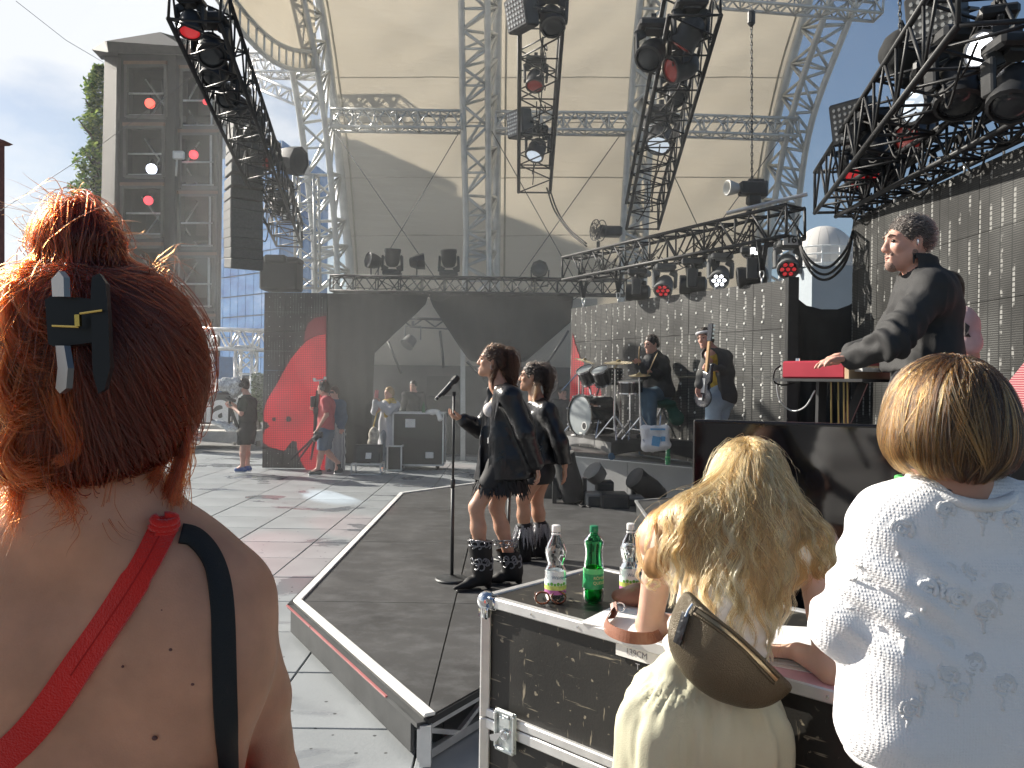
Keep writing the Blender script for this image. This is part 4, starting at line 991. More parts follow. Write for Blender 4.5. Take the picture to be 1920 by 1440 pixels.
moving_head(onE(1409),(-.96,.2,-.12),'wide black moving light tilted down beside the lit work lamp',1.0,group=g1,yaw=1.2,wide=.8)
t=moving_head(onE(1473),(-.2,-.8,-.55),'small grey moving light with red lens and white number plate',.78,lens='red',group=g1,body=M_mg,leds=True)
pt=onE(1473)+V((0,-.14,-.03));part('number_plate',M_white,t,lambda m:m.box(pt,(.2,.02,.09)))
o_=letter('16',0,0,10,9.5,mat('plate_black',(.02,.02,.02),.6),t);o_.name='number';o_.data.transform(Matrix.Translation(pt+V((-.01,-.016,-.025))-P(0,0,9.5)))
wl=thing('work_lamp','small lit white work lamp on the truss over the bassist','lamp',onE(1408));q0=onE(1406)+V((0,-.2,-.08))
part('housing',M_mg,wl,lambda m:m.box(q0+V((0,.04,0)),(.16,.08,.1),bev=.01));part('lens',mat('lamp_lit',(.9,.9,.9),.3,emit=(1,.98,.94,4)),wl,lambda m:m.box(q0-V((0,.005,0)),(.13,.02,.075)))
# broadcast camera on that truss
qc=P(1405,372,10.1);vc=thing('video_camera','video camera with pale lens hood perched on the truss over the screen','video camera',qc)
part('body',M_mh,vc,lambda m:(m.box(qc+V((.04,0,.12)),(.34,.16,.17),bev=.02),m.box(qc+V((.08,0,.22)),(.2,.06,.05),bev=.01),m.box(qc+V((.16,.05,.12)),(.14,.2,.2),bev=.02)))
part('lens_hood',mat('pale_hood',(.5,.5,.47),.5),vc,lambda m:m.lathe(qc+V((-.13,0,.12)),V((-1,-.25,0)),[(0,.05),(.04,.07),(.15,.1),(.17,.1),(.17,.08),(.05,.05)],14),True)
part('pan_head',M_mh,vc,lambda m:(m.box(qc+V((.05,0,-.02)),(.16,.14,.12),bev=.02),m.tube([qc+V((.05,0,-.05)),qc+V((-.03,0,-.22))],.03,8)))
part('clamp_pole',M_alu,vc,lambda m:m.tube([qc+V((-.3,-.05,-.2)),qc+V((.6,-.35,-.02))],.025,8))
fan=thing('stage_fan','round wire guarded fan at the far end of the screen truss','fan',P(1122,432,13))
fp=P(1122,432,13);fd_=V((-.9,-.4,0)).normalized();_,fr_,fu_=frame(fd_)
part('guard',M_dark,fan,lambda m:[m.tube([fp+fd_*z+(fr_*math.cos(a)+fu_*math.sin(a))*r_ for a in np.linspace(0,6.283,17)],.008,4)for z,r_ in((-.05,.17),(.06,.17),(.09,.11),(.1,.05))]+[m.tube([fp+fd_*.1,fp+fd_*.06+(fr_*math.cos(a)+fu_*math.sin(a))*.17],.005,4)for a in np.linspace(0,6.283,13)])
for k in range(4):
 a=k*1.571;part('fan_blade',M_mh,fan,lambda m:m.slab([fp+(fr_*math.cos(a+x)+fu_*math.sin(a+x))*r_+fd_*z for x,r_,z in((-.2,.03,0),(-.35,.15,-.02),(.35,.15,.03),(.2,.03,.01))],fd_,.006))
part('motor',M_mh,fan,lambda m:(m.lathe(fp-fd_*.2,fd_,[(0,.05),(.04,.09),(.15,.1),(.2,.05)],10),m.bar(fp+V((0,0,-.18)),fp+V((0,0,-.4)),.05,.05),m.box(fp+V((.22,.1,.0)),(.34,.25,.16),bev=.03)))
# lights standing on the long level truss
g2='lights standing on the level truss over the curtains';tz=F0.z+.16
def onF(px):q=P(px,540,16);return V((q.x,16,tz))
moving_head(onF(735),(.05,-.15,1),'upright moving light on the curtain truss, the one nearer the left roof arch',1.0,hang=False,group=g2)
moving_head(onF(841),(-.05,-.12,1),'upright moving light on the curtain truss close to the middle arch',1.0,hang=False,group=g2)
def par(p,aim,label,s=.3,group=None):
 p=V(p);d,r_,u=frame(aim);t=thing('par_light',label,'stage light',p,group)
 part('can',M_mh,t,lambda m:m.lathe(p-d*s*.5,d,[(0,s*.2),(.02,s*.32),(s*.5,s*.5),(s,s*.55),(s*1.02,s*.5),(s*.96,s*.48)],8),'auto')
 part('lens',LENS['dark'],t,lambda m:m.lathe(p+d*s*.44,d,[(0,s*.49),(.01,s*.3)],8));part('bracket',M_mh,t,lambda m:m.tube([p+r_*s*.56,p+r_*s*.5-V((0,0,s)),p-r_*s*.5-V((0,0,s)),p-r_*s*.56],.014,5))
 return t
par(onF(702)+V((0,0,.3)),(-.8,-.6,.1),'wedge of a par light turned away at the start of the curtain truss',.3,g2)
par(onF(781)+V((0,0,.3)),(.98,.1,.1),'slim par light seen from its edge between two upright moving lights',.3,g2)
par(onF(1012)+V((0,0,.17)),(-.1,-1,.05),'black par light facing the audience above the singers',.32,g2)
# lights in the hanging trusses
def on(T0,T1,t,d=V((0,0,0))):return V(T0).lerp(V(T1),t)+V(d)
gB='lights in the truss before the middle arch';B0,B1=P(1016,-8,10.3),P(1002,338,14.4)
blinder(P(978,25,10.3),(-.8,-.6,-.2),'large boxy blinder at the top edge before the middle arch',.42,gB)
moving_head(P(1035,-18,10.4),(.1,-.6,-1),'moving light at the top of the picture beside the boxy blinder',1.0,group=gB)
moving_head(P(1005,108,11.8),(-.1,-.5,-1),'moving light with dim red lens in the middle arch truss',.85,lens='dim',group=gB)
blinder(P(974,232,12.9),(-.8,-.6,-.1),'boxy blinder at the height of the roof cross beam',.42,gB)
moving_head(P(1008,238,13.6),(-.35,-.5,-1),'lowest moving light with a glassy lens in the middle arch truss',1.0,lens='blue',group=gB)
gC='lights in the truss right of the middle arch'
moving_head(P(1225,40,9.4),(-.4,-.6,-.7),'black moving light beside the upper red lens near the roof',1.0,group=gC)
moving_head(P(1295,0,9.2),(-.5,.3,-.8),'moving light aimed at the stage high up near the top of the roof',1.0,lens='dim',group=gC)
moving_head(P(1283,66,9.8),(-.9,-.3,-.4),'moving light pointing sideways with dim red lens below the roof',1.05,lens='dim',group=gC,yaw=1)
moving_head(P(1262,130,11.2),(.2,-.5,-.7),'middling moving light halfway down the slanting truss',.9,group=gC)
moving_head(P(1240,200,12.6),(-.3,-.6,-1),'lowest moving light with bright lens in the slanting truss',1.25,lens='blue',group=gC)
gA='lights in the truss above the loudspeaker array'
for(px,py,Y,aim,ln,s,lb)in((358,-6,8.6,(.1,-.35,-1),'red',.75,'topmost moving light with red lens above the tower'),(396,28,9.0,(.3,-.6,-.8),'dark',1.0,'black moving light just under the topmost red one'),(408,80,9.8,(-.2,-.6,-1),'dark',.95,'black moving light before the tower roof'),(422,130,10.4,(.4,-.6,-.5),'dark',.9,'black moving light before the tower side windows'),(446,158,11.5,(-.4,-.5,-.8),'dark',.9,'moving light above the top of the loudspeaker array'),(472,205,12.5,(.4,-.6,-.5),'dark',.9,'moving light close beside the top loudspeaker cabinets'),(505,262,13.6,(-.3,-.7,-.5),'dim',.9,'moving light with a faint red lens beside the loudspeakers'),(527,335,15,(.1,-.6,-1),'dark',1.1,'lowest moving light by the left roof arch')):
 moving_head(P(px,py,Y),aim,lb,s,lens=ln,group=gA)
par(P(541,300,14.8),(.9,-.4,-.2),'round black par light at the edge of the left roof arch',.5,gA)
for k,(px,py,Y)in enumerate(((492,300,14),(540,398,16))):
 b_=thing('strobe_light','small strobe with two white tubes '+('beside the loudspeaker array' if k==0 else 'at the low end of the slanting truss'),'stage light',P(px,py,Y),gA)
 c_=P(px,py,Y);part('housing',M_mh,b_,lambda m:m.box(c_+V((0,.06,0)),(.26,.1,.34),bev=.01));
 for q in(-.06,.06):part('tube',mat('strobe_tube',(.85,.85,.85),.2),b_,lambda m:m.box(c_+V((q,-.005,0)),(.05,.04,.28),bev=.01))
gG='lights on the topmost truss by the blue sky'
blinder(P(1602,228,8.4),(-.75,-.6,-.25),'lower of two square blinders with a grid of cells by the sky',.43,gG)
blinder(P(1757,33,6.7),(-.75,-.6,-.25),'upper of two square blinders with a grid of cells by the sky',.43,gG)
bagd=SDF();c_=P(1690,100,7.3);bagd.ell(c_,(.19,.2,.2));bagd.ell(c_+V((.14,0,-.05)),(.14,.16,.17),k=.08);bagd.cone(c_+V((.02,0,.15)),c_+V((.0,0,.3)),.06,.015,k=.05);bagd.ell(c_+V((.05,0,-.2)),(.1,.1,.12),k=.05)
o=blob('covered_light',bagd,M_drape,None,.02,lambda v:.012*vnoise(v,14));tag(o,'stage light under a tied black rain cover on the sky truss','stage light',gG)
moving_head(P(1640,208,8.2),(-.3,-.5,-1),'moving light hanging beside the lower square blinder',1.05,lens='dark',group=gG)
moving_head(P(1668,232,8.5),(-1,-.2,-.25),'moving light with red lens turned sideways above the screen corner',1.1,lens='red',group=gG,yaw=1.2)
moving_head(P(1725,182,7.8),(-.6,-.3,-.3),'moving light with dim red lens in the middle of the sky truss',1.0,lens='dim',group=gG,yaw=.8)
moving_head(P(1745,120,6.9),(-1,-.3,-.1),'big black moving light pointing along the sky truss',1.0,lens='blue',group=gG,yaw=1.2)
moving_head(P(1800,58,6.3),(-.2,-.4,-1),'biggest black moving light hanging below the upper square blinder',1.15,group=gG)
moving_head(P(1868,20,5.8),(-1,-.35,0),'moving light with bright white lens by the picture edge',.85,lens='white',group=gG,yaw=1.2)
moving_head(P(1905,70,5.4),(-.4,-.4,-.9),'black moving light cut off by the picture edge',.95,group=gG)
moving_head(P(1614,268,9.2),(-.5,-.6,-.6),'low moving light with red lens at the corner of the sky truss',.9,lens='red',group=gG)
# chains and cables
def chain(name,a,b,label,cat,r_=.012,grp=None):
 m=MB();a,b=V(a),V(b);n=max(4,int((a-b).length/.05))
 for k in range(n):
  c=a.lerp(b,(k+.5)/n);ax=V((1,0,0))if k%2 else V((0,1,0))
  m.tube([c+ax*(.012*math.cos(t))+V((0,0,.033*math.sin(t)))for t in np.linspace(0,6.283,9)],r_*.55,4)
 o=m.build(name,M_dark,None,None,True);return tag(o,label,cat,grp)
chain('hoist_chain',P(1409,12,10.2),P(1410,345,10.2),'long chain dropping from the roof to the camera on the truss','chain')
chain('hoist_chain',P(1687,-10,7.2),P(1688,85,7.2),'chain running up from the covered light to the sky','chain')
chain('hoist_chain',P(1708,-10,7.4),P(1710,140,7.4),'chain running up beside the covered light','chain')
hk=MB();hk.lathe(P(1409,20,10.2),(0,0,-1),[(0,.03),(.02,.05),(.16,.05),(.2,.02)],10);hk.build('hoist_motor',M_mh);tag(bpy.data.objects['hoist_motor'],'small black hoist at the top of the long chain','hoist')
def cable(pts,label,r_=.014,grp=None,cat='cable',n=8,m_=None):
 m=MB();m.tube(catmull(pts,n),r_,6);o=m.build('cable',m_ or M_rubber,None,None,True);return tag(o,label,cat,grp)
for k,dp in enumerate((0,10,-12)):
 cable([P(1494,425,9.4),P(1505,475+dp*.5,9.2),P(1528,508+dp,9.1),P(1556,512+dp,9.1),P(1586,480+dp,9.2),P(1600,430,9.3),P(1604,392,9.35)],('middle','lowest','highest')[k]+' of the thick cables sagging from truss to truss before the dome',.016,'cables sagging before the dome')
for k,o_ in enumerate((0,5)):cable([P(1025+o_,352,14.2),P(1040+o_,395,14),P(1068,435-o_,13.6),P(1100,462-o_,13.2)],('upper','lower')[k]+' cable swinging from the middle truss to the screen truss',.014,'cables from the middle truss')
def bundle(T0,T1,n,r_,spread,label,seed):
 q=np.random.default_rng(seed);m=MB()
 for k in range(n):
  t0=q.uniform(0,.85);t1=t0+q.uniform(.08,.22);a,b=V(T0).lerp(V(T1),t0),V(T0).lerp(V(T1),min(1,t1));off=V(q.uniform(-1,1,3))*spread;off2=V(q.uniform(-1,1,3))*spread
  m.tube(catmull([a+off,a.lerp(b,.35)+off*.5-V((0,0,q.uniform(.05,.3))),a.lerp(b,.7)+off2-V((0,0,q.uniform(.05,.25))),b+off2],5),r_,5)
 o=m.build('cable_bundle',M_rubber,None,None,True);tag(o,label,'cables')
bundle(P(366,-5,8.2),P(543,440,16.5),22,.011,.22,'tangle of cables in the truss over the loudspeakers',1)
bundle(B0,B1,12,.01,.12,'bundle of cables running down the middle truss',2)
bundle(P(1302,-8,8.9),P(1204,405,14.4),14,.011,.2,'bundle of cables in the slanting truss right of centre',3)
bundle(E0,E1,26,.009,.14,'cables lashed along the screen truss',4)
bundle(G0,G1,18,.01,.25,'cables strung through the sky truss',5)
bundle(H0,H1,18,.01,.15,'cables along the truss above the sunlit screen',6)
bundle(F0,F1,12,.008,.1,'cables along the level curtain truss',7)
lampb=thing('par_light','old spotlight hanging in a yoke inside the diamond opening','stage light',P(774,640,17.6));q0=P(774,640,17.6);dd=V((-.5,-.5,-.7)).normalized()
part('can',M_mg,lampb,lambda m:m.lathe(q0+V((0,0,.08)),dd,[(0,.06),(.03,.13),(.2,.15),(.24,.16),(.24,.12)],12),'auto');part('yoke',M_mg,lampb,lambda m:m.tube([q0+V((-.17,0,.03)),q0+V((-.17,0,.33)),q0+V((.17,0,.33)),q0+V((.17,0,.03))],.02,5));part('clamp',M_mg,lampb,lambda m:m.box(q0+V((0,0,.38)),(.06,.06,.12)))
# ---------------------------------------------------------------- floor lights by the stage front
gf='lights lying along the stage front'
def lying(px,py,Y,aim,label,L_,r_,m_=None):
 p=P(px,py,Y);t=thing('floor_light',label,'stage light',p,gf);d=V(aim).normalized()
 part('head',m_ or M_mh,t,lambda m:m.lathe(p-d*L_/2,d,[(0,r_*.6),(.03,r_*.9),(L_*.4,r_*1.05),(L_*.75,r_*.95),(L_*.95,r_),(L_,r_*.98),(L_*.97,r_*.8)],14),'auto');part('lens',LENS['dim'],t,lambda m:m.lathe(p+d*(L_/2-.03),d,[(0,r_*.8),(.01,r_*.6)],14))
 part('base',M_mh,t,lambda m:(m.box((p.x+.03,p.y+.05,.09),(.36,.32,.18),bev=.02),m.bar((p.x-.17,p.y+.05,.15),(p.x-.17,p.y+.05,p.z),.05,.14),m.bar((p.x+.2,p.y+.05,.15),(p.x+.2,p.y+.05,p.z),.05,.14)))
 return t
lying(1066,896,9.9,(-.25,-.1,.95),'large black moving light standing upright at the stage front behind the singer',.62,.15)
lying(1214,915,10.2,(-.7,-.35,.55),'black moving light tipped towards the runway in front of the pale stage panels',.5,.15)
for k,(px,py,Y,sz,c,lb)in enumerate(((1120,940,9.8,(.3,.3,.22),M_mg,'grey floor box light lying nearest the singers'),(1150,944,9.7,(.34,.34,.26),M_mh,'black floor box light between grey boxes'),(1133,920,10.2,(.22,.22,.26),M_mh,'small upright box light before the pale stage panels'),(1183,942,9.9,(.3,.3,.16),M_mg,'flat grey floor box light near the tipped moving light'),(1035,918,10.4,(.24,.24,.26),M_mh,'dark floor box light behind the second singer'))):
 p=P(px,py,Y);t=thing('floor_box_light',lb,'stage light',(p.x,p.y,0),gf);part('housing',c,t,lambda m:(m.box((p.x,p.y,p.z),sz,bev=.015),m.box((p.x,p.y,p.z/2),(sz[0]*.6,sz[1]*.6,p.z))));part('face',LENS['dark'],t,lambda m:m.box((p.x,p.y-sz[1]/2-.003,p.z),(sz[0]*.8,.012,sz[2]*.7)))
tl=thing('tilted_lamp','pale lamp head tilted upward on a small box at the stage front','stage light',P(1128,895,10.2),gf);p=P(1128,900,10.2)
part('shade',M_mg,tl,lambda m:m.lathe(p,V((-.7,-.4,.7)),[(0,.05),(.05,.12),(.2,.14),(.21,.12)],10),'auto');part('lens',LENS['dark'],tl,lambda m:m.lathe(p+V((-.7,-.4,.7)).normalized()*.19,V((-.7,-.4,.7)),[(0,.12),(.01,.1)],10));part('yoke',M_mh,tl,lambda m:m.bar(p+V((0,0,.05)),p-V((0,0,.2)),.05,.05))
st=thing('stage_step','black wedge step with pale edges beside the runway','step',P(1235,960,9));a,b,c,d=PZ(1192,940,.34),PZ(1262,934,.34),PZ(1330,1000,.34),PZ(1240,1010,.34)
part('top',M_ramp,st,lambda m:m.slab([a,b,c,d],(0,0,-1),.04));part('body',M_dark,st,lambda m:m.slab([V((q.x,q.y,.3))for q in(a,b,c,d)],(0,0,-1),.28))
for p,q in((a,b),(a,d),(d,c)):part('edge_profile',M_alu,st,lambda m:m.bar(p+V((0,0,.005)),q+V((0,0,.005)),.03,.02))
cable([PZ(1078,944,RZ+.01),PZ(1090,938,RZ+.01),PZ(1100,945,RZ+.01),PZ(1092,950,RZ+.01),PZ(1085,944,RZ+.01),PZ(1106,951,RZ+.01)],'small coil of black cable lying on the runway',.012)
# ---------------------------------------------------------------- drum kit on the riser
RT=SZ+.31
M_shell=mat('drum_black',(.012,.012,.013),.12,coat=.6,var=.1);M_headg=mat('drum_head_grey',(.3,.33,.34),.35,var=.08);M_bronze=mat('cymbal_bronze',(.5,.4,.2),.28,.9,var=.05,vs=4)
bd=P(1090,769,11.0);bd.z=RT+.29;ax=V((-.86,-.51,0)).normalized()
kit=thing('bass_drum','black bass drum with grey head and two rack toms on top','drum',(bd.x,bd.y,RT))
part('shell',M_shell,kit,lambda m:m.lathe(bd+ax*.0,-ax,[(0,.272),(.44,.272)],36),'auto')
part('hoop',M_shell,kit,lambda m:m.lathe(bd+ax*.035,-ax,[(0,.27),(0,.292),(.05,.292),(.05,.27)],40,False),'auto')
part('drum_head',M_headg,kit,lambda m:m.lathe(bd+ax*.012,ax,[(0,.27),(.006,.26),(.008,.1)],36),'auto')
_,br_,bu_=frame(ax)
hc=bd+ax*.022+br_*.105-bu_*.14 if(br_.x>0)else bd+ax*.022-br_*.105-bu_*.14
part('port_ring',M_white,kit,lambda m:m.lathe(hc,ax,[(0,.06),(.004,.06),(.004,.047),(0,.047)],20,False));part('port_hole',M_shell,kit,lambda m:m.lathe(hc-ax*.001,ax,[(0,.048),(.002,.047)],20));part('badge',M_white,kit,lambda m:m.box(hc-br_*(.08 if br_.x>0 else-.08)-bu_*.1,(.06,.01,.02),Matrix((br_,ax,bu_)).transposed()))
for k in range(8):
 a=k*.785+.3;q=bd+(br_*math.cos(a)+bu_*math.sin(a))*.285
 part('lug',M_chrome,kit,lambda m:(m.box(q+ax*.04,(.03,.03,.03),bev=.005),m.tube([q+ax*.04,q-ax*.1],.007,5),m.box(q-ax*.12,(.025,.06,.025),bev=.005)))
for k,(px,py,Y)in enumerate(((1101,704,11.1),(1128,706,10.9))):
 c_=P(px,py,Y);ta=V((-.45+.1*k,-.35,.85)).normalized();tm=part('rack_tom',M_shell,kit,lambda m:m.lathe(c_-ta*.1,ta,[(0,.118),(.2,.118)],24),'auto')
 for s in(-.1,.1):part('tom_rim',M_chrome,tm,lambda m:m.lathe(c_+ta*(s-.012),ta,[(0,.116),(0,.126),(.025,.126),(.025,.116)],24,False),'auto');part('tom_head',M_headg,tm,lambda m:m.lathe(c_+ta*(s*1.02-.002),ta,[(0,.116),(.004,.115)],24))
 part('tom_mount',M_chrome,kit,lambda m:m.tube([c_-ta*.05+V((0,.1,0)),bd-ax*(.16+.1*k)+V((0,0,.28))],.014,6))
for s in(-1,1):part('spur',M_chrome,kit,lambda m:m.tube([bd-ax*.1+br_*(.26*s)-bu_*.05,bd+ax*.05+br_*(.4*s)-bu_*.285],.01,6))
def cymbal(cp,rad_,tilt,base,label,boom=None):
 cp,base=V(cp),V(base);t=thing('cymbal_stand',label,'cymbal',base,'cymbals round the drummer');tl_=V(tilt).normalized()
 part('cymbal',M_bronze,t,lambda m:m.lathe(cp,tl_,[(-.004,rad_),(.0,rad_),(.014,rad_*.55),(.02,rad_*.2),(.04,rad_*.12),(.045,.01)],28),'auto')
 top=V((base.x,base.y,boom.z))if boom is not None else cp-V((0,0,.03))
 part('pole',M_chrome,t,lambda m:(m.tube([base+V((0,0,.12)),base.lerp(top,.5)+V((0,0,.05))],.016,8),m.tube([base.lerp(top,.45),top],.011,8),m.tube([cp-tl_*.02,cp+tl_*.07],.006,6)))
 if boom is not None:part('boom',M_chrome,t,lambda m:m.tube([boom,cp],.009,6))
 for k in range(3):
  a=k*2.094+.5
  part('leg',M_chrome,t,lambda m:(m.tube([base+V((0,0,.32)),base+V((.26*math.cos(a),.26*math.sin(a),.01))],.011,6),m.tube([base+V((0,0,.14)),base+V((.14*math.cos(a),.14*math.sin(a),.15))],.008,5)))
 return t
bA=P(1152,800,10.45);bA.z=RT;cymbal(P(1160,680,10.5),.2,(-.04,-.12,1),bA,'wide ride cymbal held highest in front of the drummer',P(1151,692,10.45))
bB=P(1202,790,10.3);bB.z=RT;cymbal(P(1199,704,10.3),.14,(-.05,-.1,1),bB,'small hi-hat cymbal by the drummers knee')
bC=P(1088,790,11.5);bC.z=RT;cymbal(P(1096,677,11.4),.15,(.25,-.1,1),bC,'crash cymbal tilted over the rack toms')
mst=thing('microphone_stand','silver boom microphone stand leaning out beside the bass drum','microphone stand',bC);part('boom',M_chrome,mst,lambda m:m.tube([P(1054,732,11.2),P(1097,684,11.3)],.011,6));part('pole',M_chrome,mst,lambda m:m.tube([P(1086,698,11.25),V((P(1086,700,11.25).x,11.25,RT))],.012,6));part('foot',M_mh,mst,lambda m:m.lathe(V((P(1086,700,11.25).x,11.25,RT)),(0,0,1),[(0,.12),(.02,.11)],14))
sn=P(1182,726,10.55);snare=thing('snare_drum','black snare drum on a stand before the drummer','drum',(sn.x,sn.y,RT));sa=V((-.05,-.1,1)).normalized()
part('shell',M_shell,snare,lambda m:m.lathe(sn-sa*.07,sa,[(0,.165),(.14,.165)],28),'auto')
for s in(-.075,.07):part('rim',M_chrome,snare,lambda m:m.lathe(sn+sa*s,sa,[(0,.163),(0,.174),(.016,.174),(.016,.163)],28,False),'auto')
part('drum_head',M_headg,snare,lambda m:m.lathe(sn+sa*.075,sa,[(0,.163),(.004,.16)],28));part('stand',M_chrome,snare,lambda m:[m.tube([V((sn.x,sn.y,sn.z-.08)),V((sn.x,sn.y,RT+.2))],.013,6)]+[m.tube([V((sn.x,sn.y,RT+.25)),V((sn.x+.22*math.cos(a),sn.y+.22*math.sin(a),RT+.01))],.01,5)for a in(.3,2.4,4.5)])
ft=P(1151,706,11.4);f2_=thing('floor_tom','dotted dark tom drum behind the ride cymbal pole','drum',(ft.x,ft.y,RT))
part('shell',M_shell,f2_,lambda m:m.lathe(ft-V((0,0,.12)),(0,0,1),[(0,.12),(.24,.12)],22),'auto');part('lug',M_chrome,f2_,lambda m:[m.box(ft+V((.122*math.cos(a),.122*math.sin(a),z)),(.016,.016,.016))for a in np.linspace(0,6.283,11)for z in(-.08,-.03,.03,.08)]);part('leg',M_chrome,f2_,lambda m:[m.tube([ft+V((.125*math.cos(a),.125*math.sin(a),0)),V((ft.x+.125*math.cos(a),ft.y+.125*math.sin(a),RT))],.008,5)for a in(.5,2.6,4.7)])
th=P(1240,748,10.75);throne=thing('drum_stool','drum stool draped with a green cloth under the drummer','stool',(th.x,th.y,RT))
sd=SDF();sd.ell(V((th.x,th.y,RT+.48)),(.2,.2,.06));sd.cone(V((th.x+.12,th.y,RT+.45)),V((th.x+.2,th.y-.05,RT+.28)),.06,.1,.05);blob('seat_cloth',sd,mat('green_cloth',(.03,.1,.07),.85),throne,.014,lambda v:.01*vnoise(v,16));part('leg',M_chrome,throne,lambda m:[m.tube([V((th.x,th.y,RT+.42)),V((th.x+.22*math.cos(a),th.y+.22*math.sin(a),RT+.01))],.012,5)for a in(.2,2.3,4.4)])
# bag and bottle on the stage edge
bp_=P(1228,822,10.1);bag=SDF();bag.cone(bp_+V((-.1,0,-.11)),bp_+V((.13,0,-.08)),.07,.06,.05);bag.cone(bp_+V((-.13,0,.1)),bp_+V((.12,0,.12)),.05,.05,.05);bag.cone(bp_+V((-.1,0,-.06)),bp_+V((-.13,0,.1)),.07,.05,.06);bag.cone(bp_+V((.12,0,-.05)),bp_+V((.13,0,.11)),.07,.05,.06);bag.cone(bp_+V((0,0,-.06)),bp_+V((0,0,.1)),.07,.05,.06)
bg_=blob('shopping_bag',bag,mat('white_plastic_bag',(.75,.74,.74),.5,var=.05),None,.012,lambda v:.012*vnoise(v,18));tag(bg_,'white plastic bag with blue print hanging at the riser edge','bag')
part('print',mat('blue_print',(.12,.35,.6),.5),bg_,lambda m:(m.box(bp_+V((.0,-.075,-.03)),(.1,.02,.12),Matrix.Rotation(.15,3,'Y')),m.box(bp_+V((.09,-.07,0)),(.05,.02,.06)),m.box(bp_+V((.02,-.076,.12)),(.18,.03,.02))))
# ---------------------------------------------------------------- bottles
M_pet=mat('clear_plastic',(.93,.95,.95),.03,trans=1.0,var=.01,ior=1.2);M_petg=mat('green_plastic',(.1,.72,.25),.04,trans=1.0,var=.03,ior=1.2);M_water=mat('water',(.95,.98,.98),.0,trans=1.0,var=.0,ior=1.3)
BP=[(0,.026),(.004,.033),(.02,.0365),(.05,.037),(.105,.037),(.115,.033),(.124,.0275),(.132,.0275),(.145,.033),(.165,.0365),(.178,.036),(.2,.028),(.22,.017),(.232,.0135),(.24,.0135)]
BG=[(0,.026),(.004,.033),(.02,.036),(.06,.0365),(.11,.0345),(.135,.033),(.16,.0295),(.18,.031),(.197,.0345),(.21,.034),(.222,.024),(.232,.0145),(.24,.0135)]
def wrap_text(ch,c,rad_,z,size,m_,parent,ang0):
 cu=bpy.data.curves.new('lettering','FONT');cu.body=ch;cu.size=size;cu.align_x='CENTER';cu.extrude=.0002
 o=bpy.data.objects.new('tmp',cu);C.objects.link(o);me=bpy.data.meshes.new_from_object(o.evaluated_get(bpy.context.evaluated_depsgraph_get()));bpy.data.objects.remove(o)
 for v in me.vertices:
  a=ang0+v.co.x/rad_;r_=rad_+.0006+v.co.z;v.co=(c.x+r_*math.sin(a)-ORG[parent.name].x,c.y-r_*math.cos(a)-ORG[parent.name].y,c.z+z+v.co.y-ORG[parent.name].z)
 me.materials.clear();me.materials.append(m_);return link(bpy.data.objects.new('lettering',me),parent)
def bottle(c,prof,m_,capm,label,green=False,fill=.1,s=1.0,txt=True):
 c=V(c);t=thing('water_bottle',label,'bottle',c);pr=[(z*s,r_*s)for z,r_ in prof]
 sh=part('bottle_body',m_,t,lambda m:m.lathe(c,(0,0,1),pr,28),True)
 fz=[q for q in prof if q[0]<fill]+[(fill,np.interp(fill,[q[0]for q in prof],[q[1]for q in prof]))]
 part('water',M_water if not green else M_petg,t,lambda m:m.lathe(c+V((0,0,.002)),(0,0,1),[(z*s,(r_-.0016)*s)for z,r_ in fz],24),True)
 part('cap',capm,t,lambda m:(m.lathe(c+V((0,0,.238*s)),(0,0,1),[(0,.0145*s),(.001,.015*s),(.02*s,.0148*s),(.022*s,.012*s)],22),m.lathe(c+V((0,0,.228*s)),(0,0,1),[(0,.016*s),(.004*s,.016*s)],20)),'auto')
 def sleeve(z0,z1,mm,d=.0005):part('label_band',mm,t,lambda m:m.lathe(c,(0,0,1),[(z0*s,(np.interp(z0,[q[0]for q in prof],[q[1]for q in prof])+d)*s),(z1*s,(np.interp(z1,[q[0]for q in prof],[q[1]for q in prof])+d)*s)],28,False),True)
 if green:
  sleeve(.05,.1,mat('label_green',(.02,.3,.1),.35,var=.3,vs=30));sleeve(.1,.118,mat('label_light_green',(.12,.6,.2),.35))
  if txt:wrap_text('RÖMER',c,.036,.083,.014,mat('label_gold',(.65,.6,.3),.4),t,.55);wrap_text('QUELLE',c,.0362,.067,.014,mat('label_gold',(.65,.6,.3),.4),t,.55)
 else:
  sleeve(.03,.045,mat('label_purple',(.45,.14,.35),.4));sleeve(.045,.06,mat('label_lime',(.5,.6,.15),.4,var=.3,vs=60));sleeve(.06,.108,mat('label_white',(.72,.8,.82),.4,var=.06))
  if txt:wrap_text('Waldquelle',c,.0372,.083,.0155,mat('label_blue',(.05,.18,.28),.4),t,.55)
  part('label_print',mat('label_trees',(.12,.4,.06),.5),t,lambda m:[m.lathe(c+V((math.sin(a)*.0372,-math.cos(a)*.0372,z)),(math.sin(a),-math.cos(a),0),[(0,r_),(.0006,r_)],7)for a,z,r_ in((-.4,.066,.006),(-.1,.064,.005),(.2,.066,.006),(.5,.064,.005),(.8,.066,.006),(-.75,.064,.005))])
 return t
M_capw=mat('white_cap',(.8,.8,.8),.4);M_capg=mat('green_cap',(.01,.22,.1),.35)
CZ=.97
bottle(PZ(1041,1127,CZ),BP,M_pet,M_capw,'clear water bottle with white cap standing at the free end of the case',fill=.1)
bottle(PZ(1112,1128,CZ),BG,M_petg,M_capg,'green water bottle with green cap on the case between two clear ones',True,.1)
bottle(PZ(1181,1121,CZ),BP,M_pet,M_capw,'clear water bottle with white cap close to the blonde womans arm',fill=.19)
gb_=P(1252,862,10.4);gb_.z=SZ;bottle(gb_,BG,mat('green_bottle_far',(.1,.5,.25),.2,trans=.4),M_capg,'small green bottle standing on the stage edge below the bag',True,.1,.95,False)
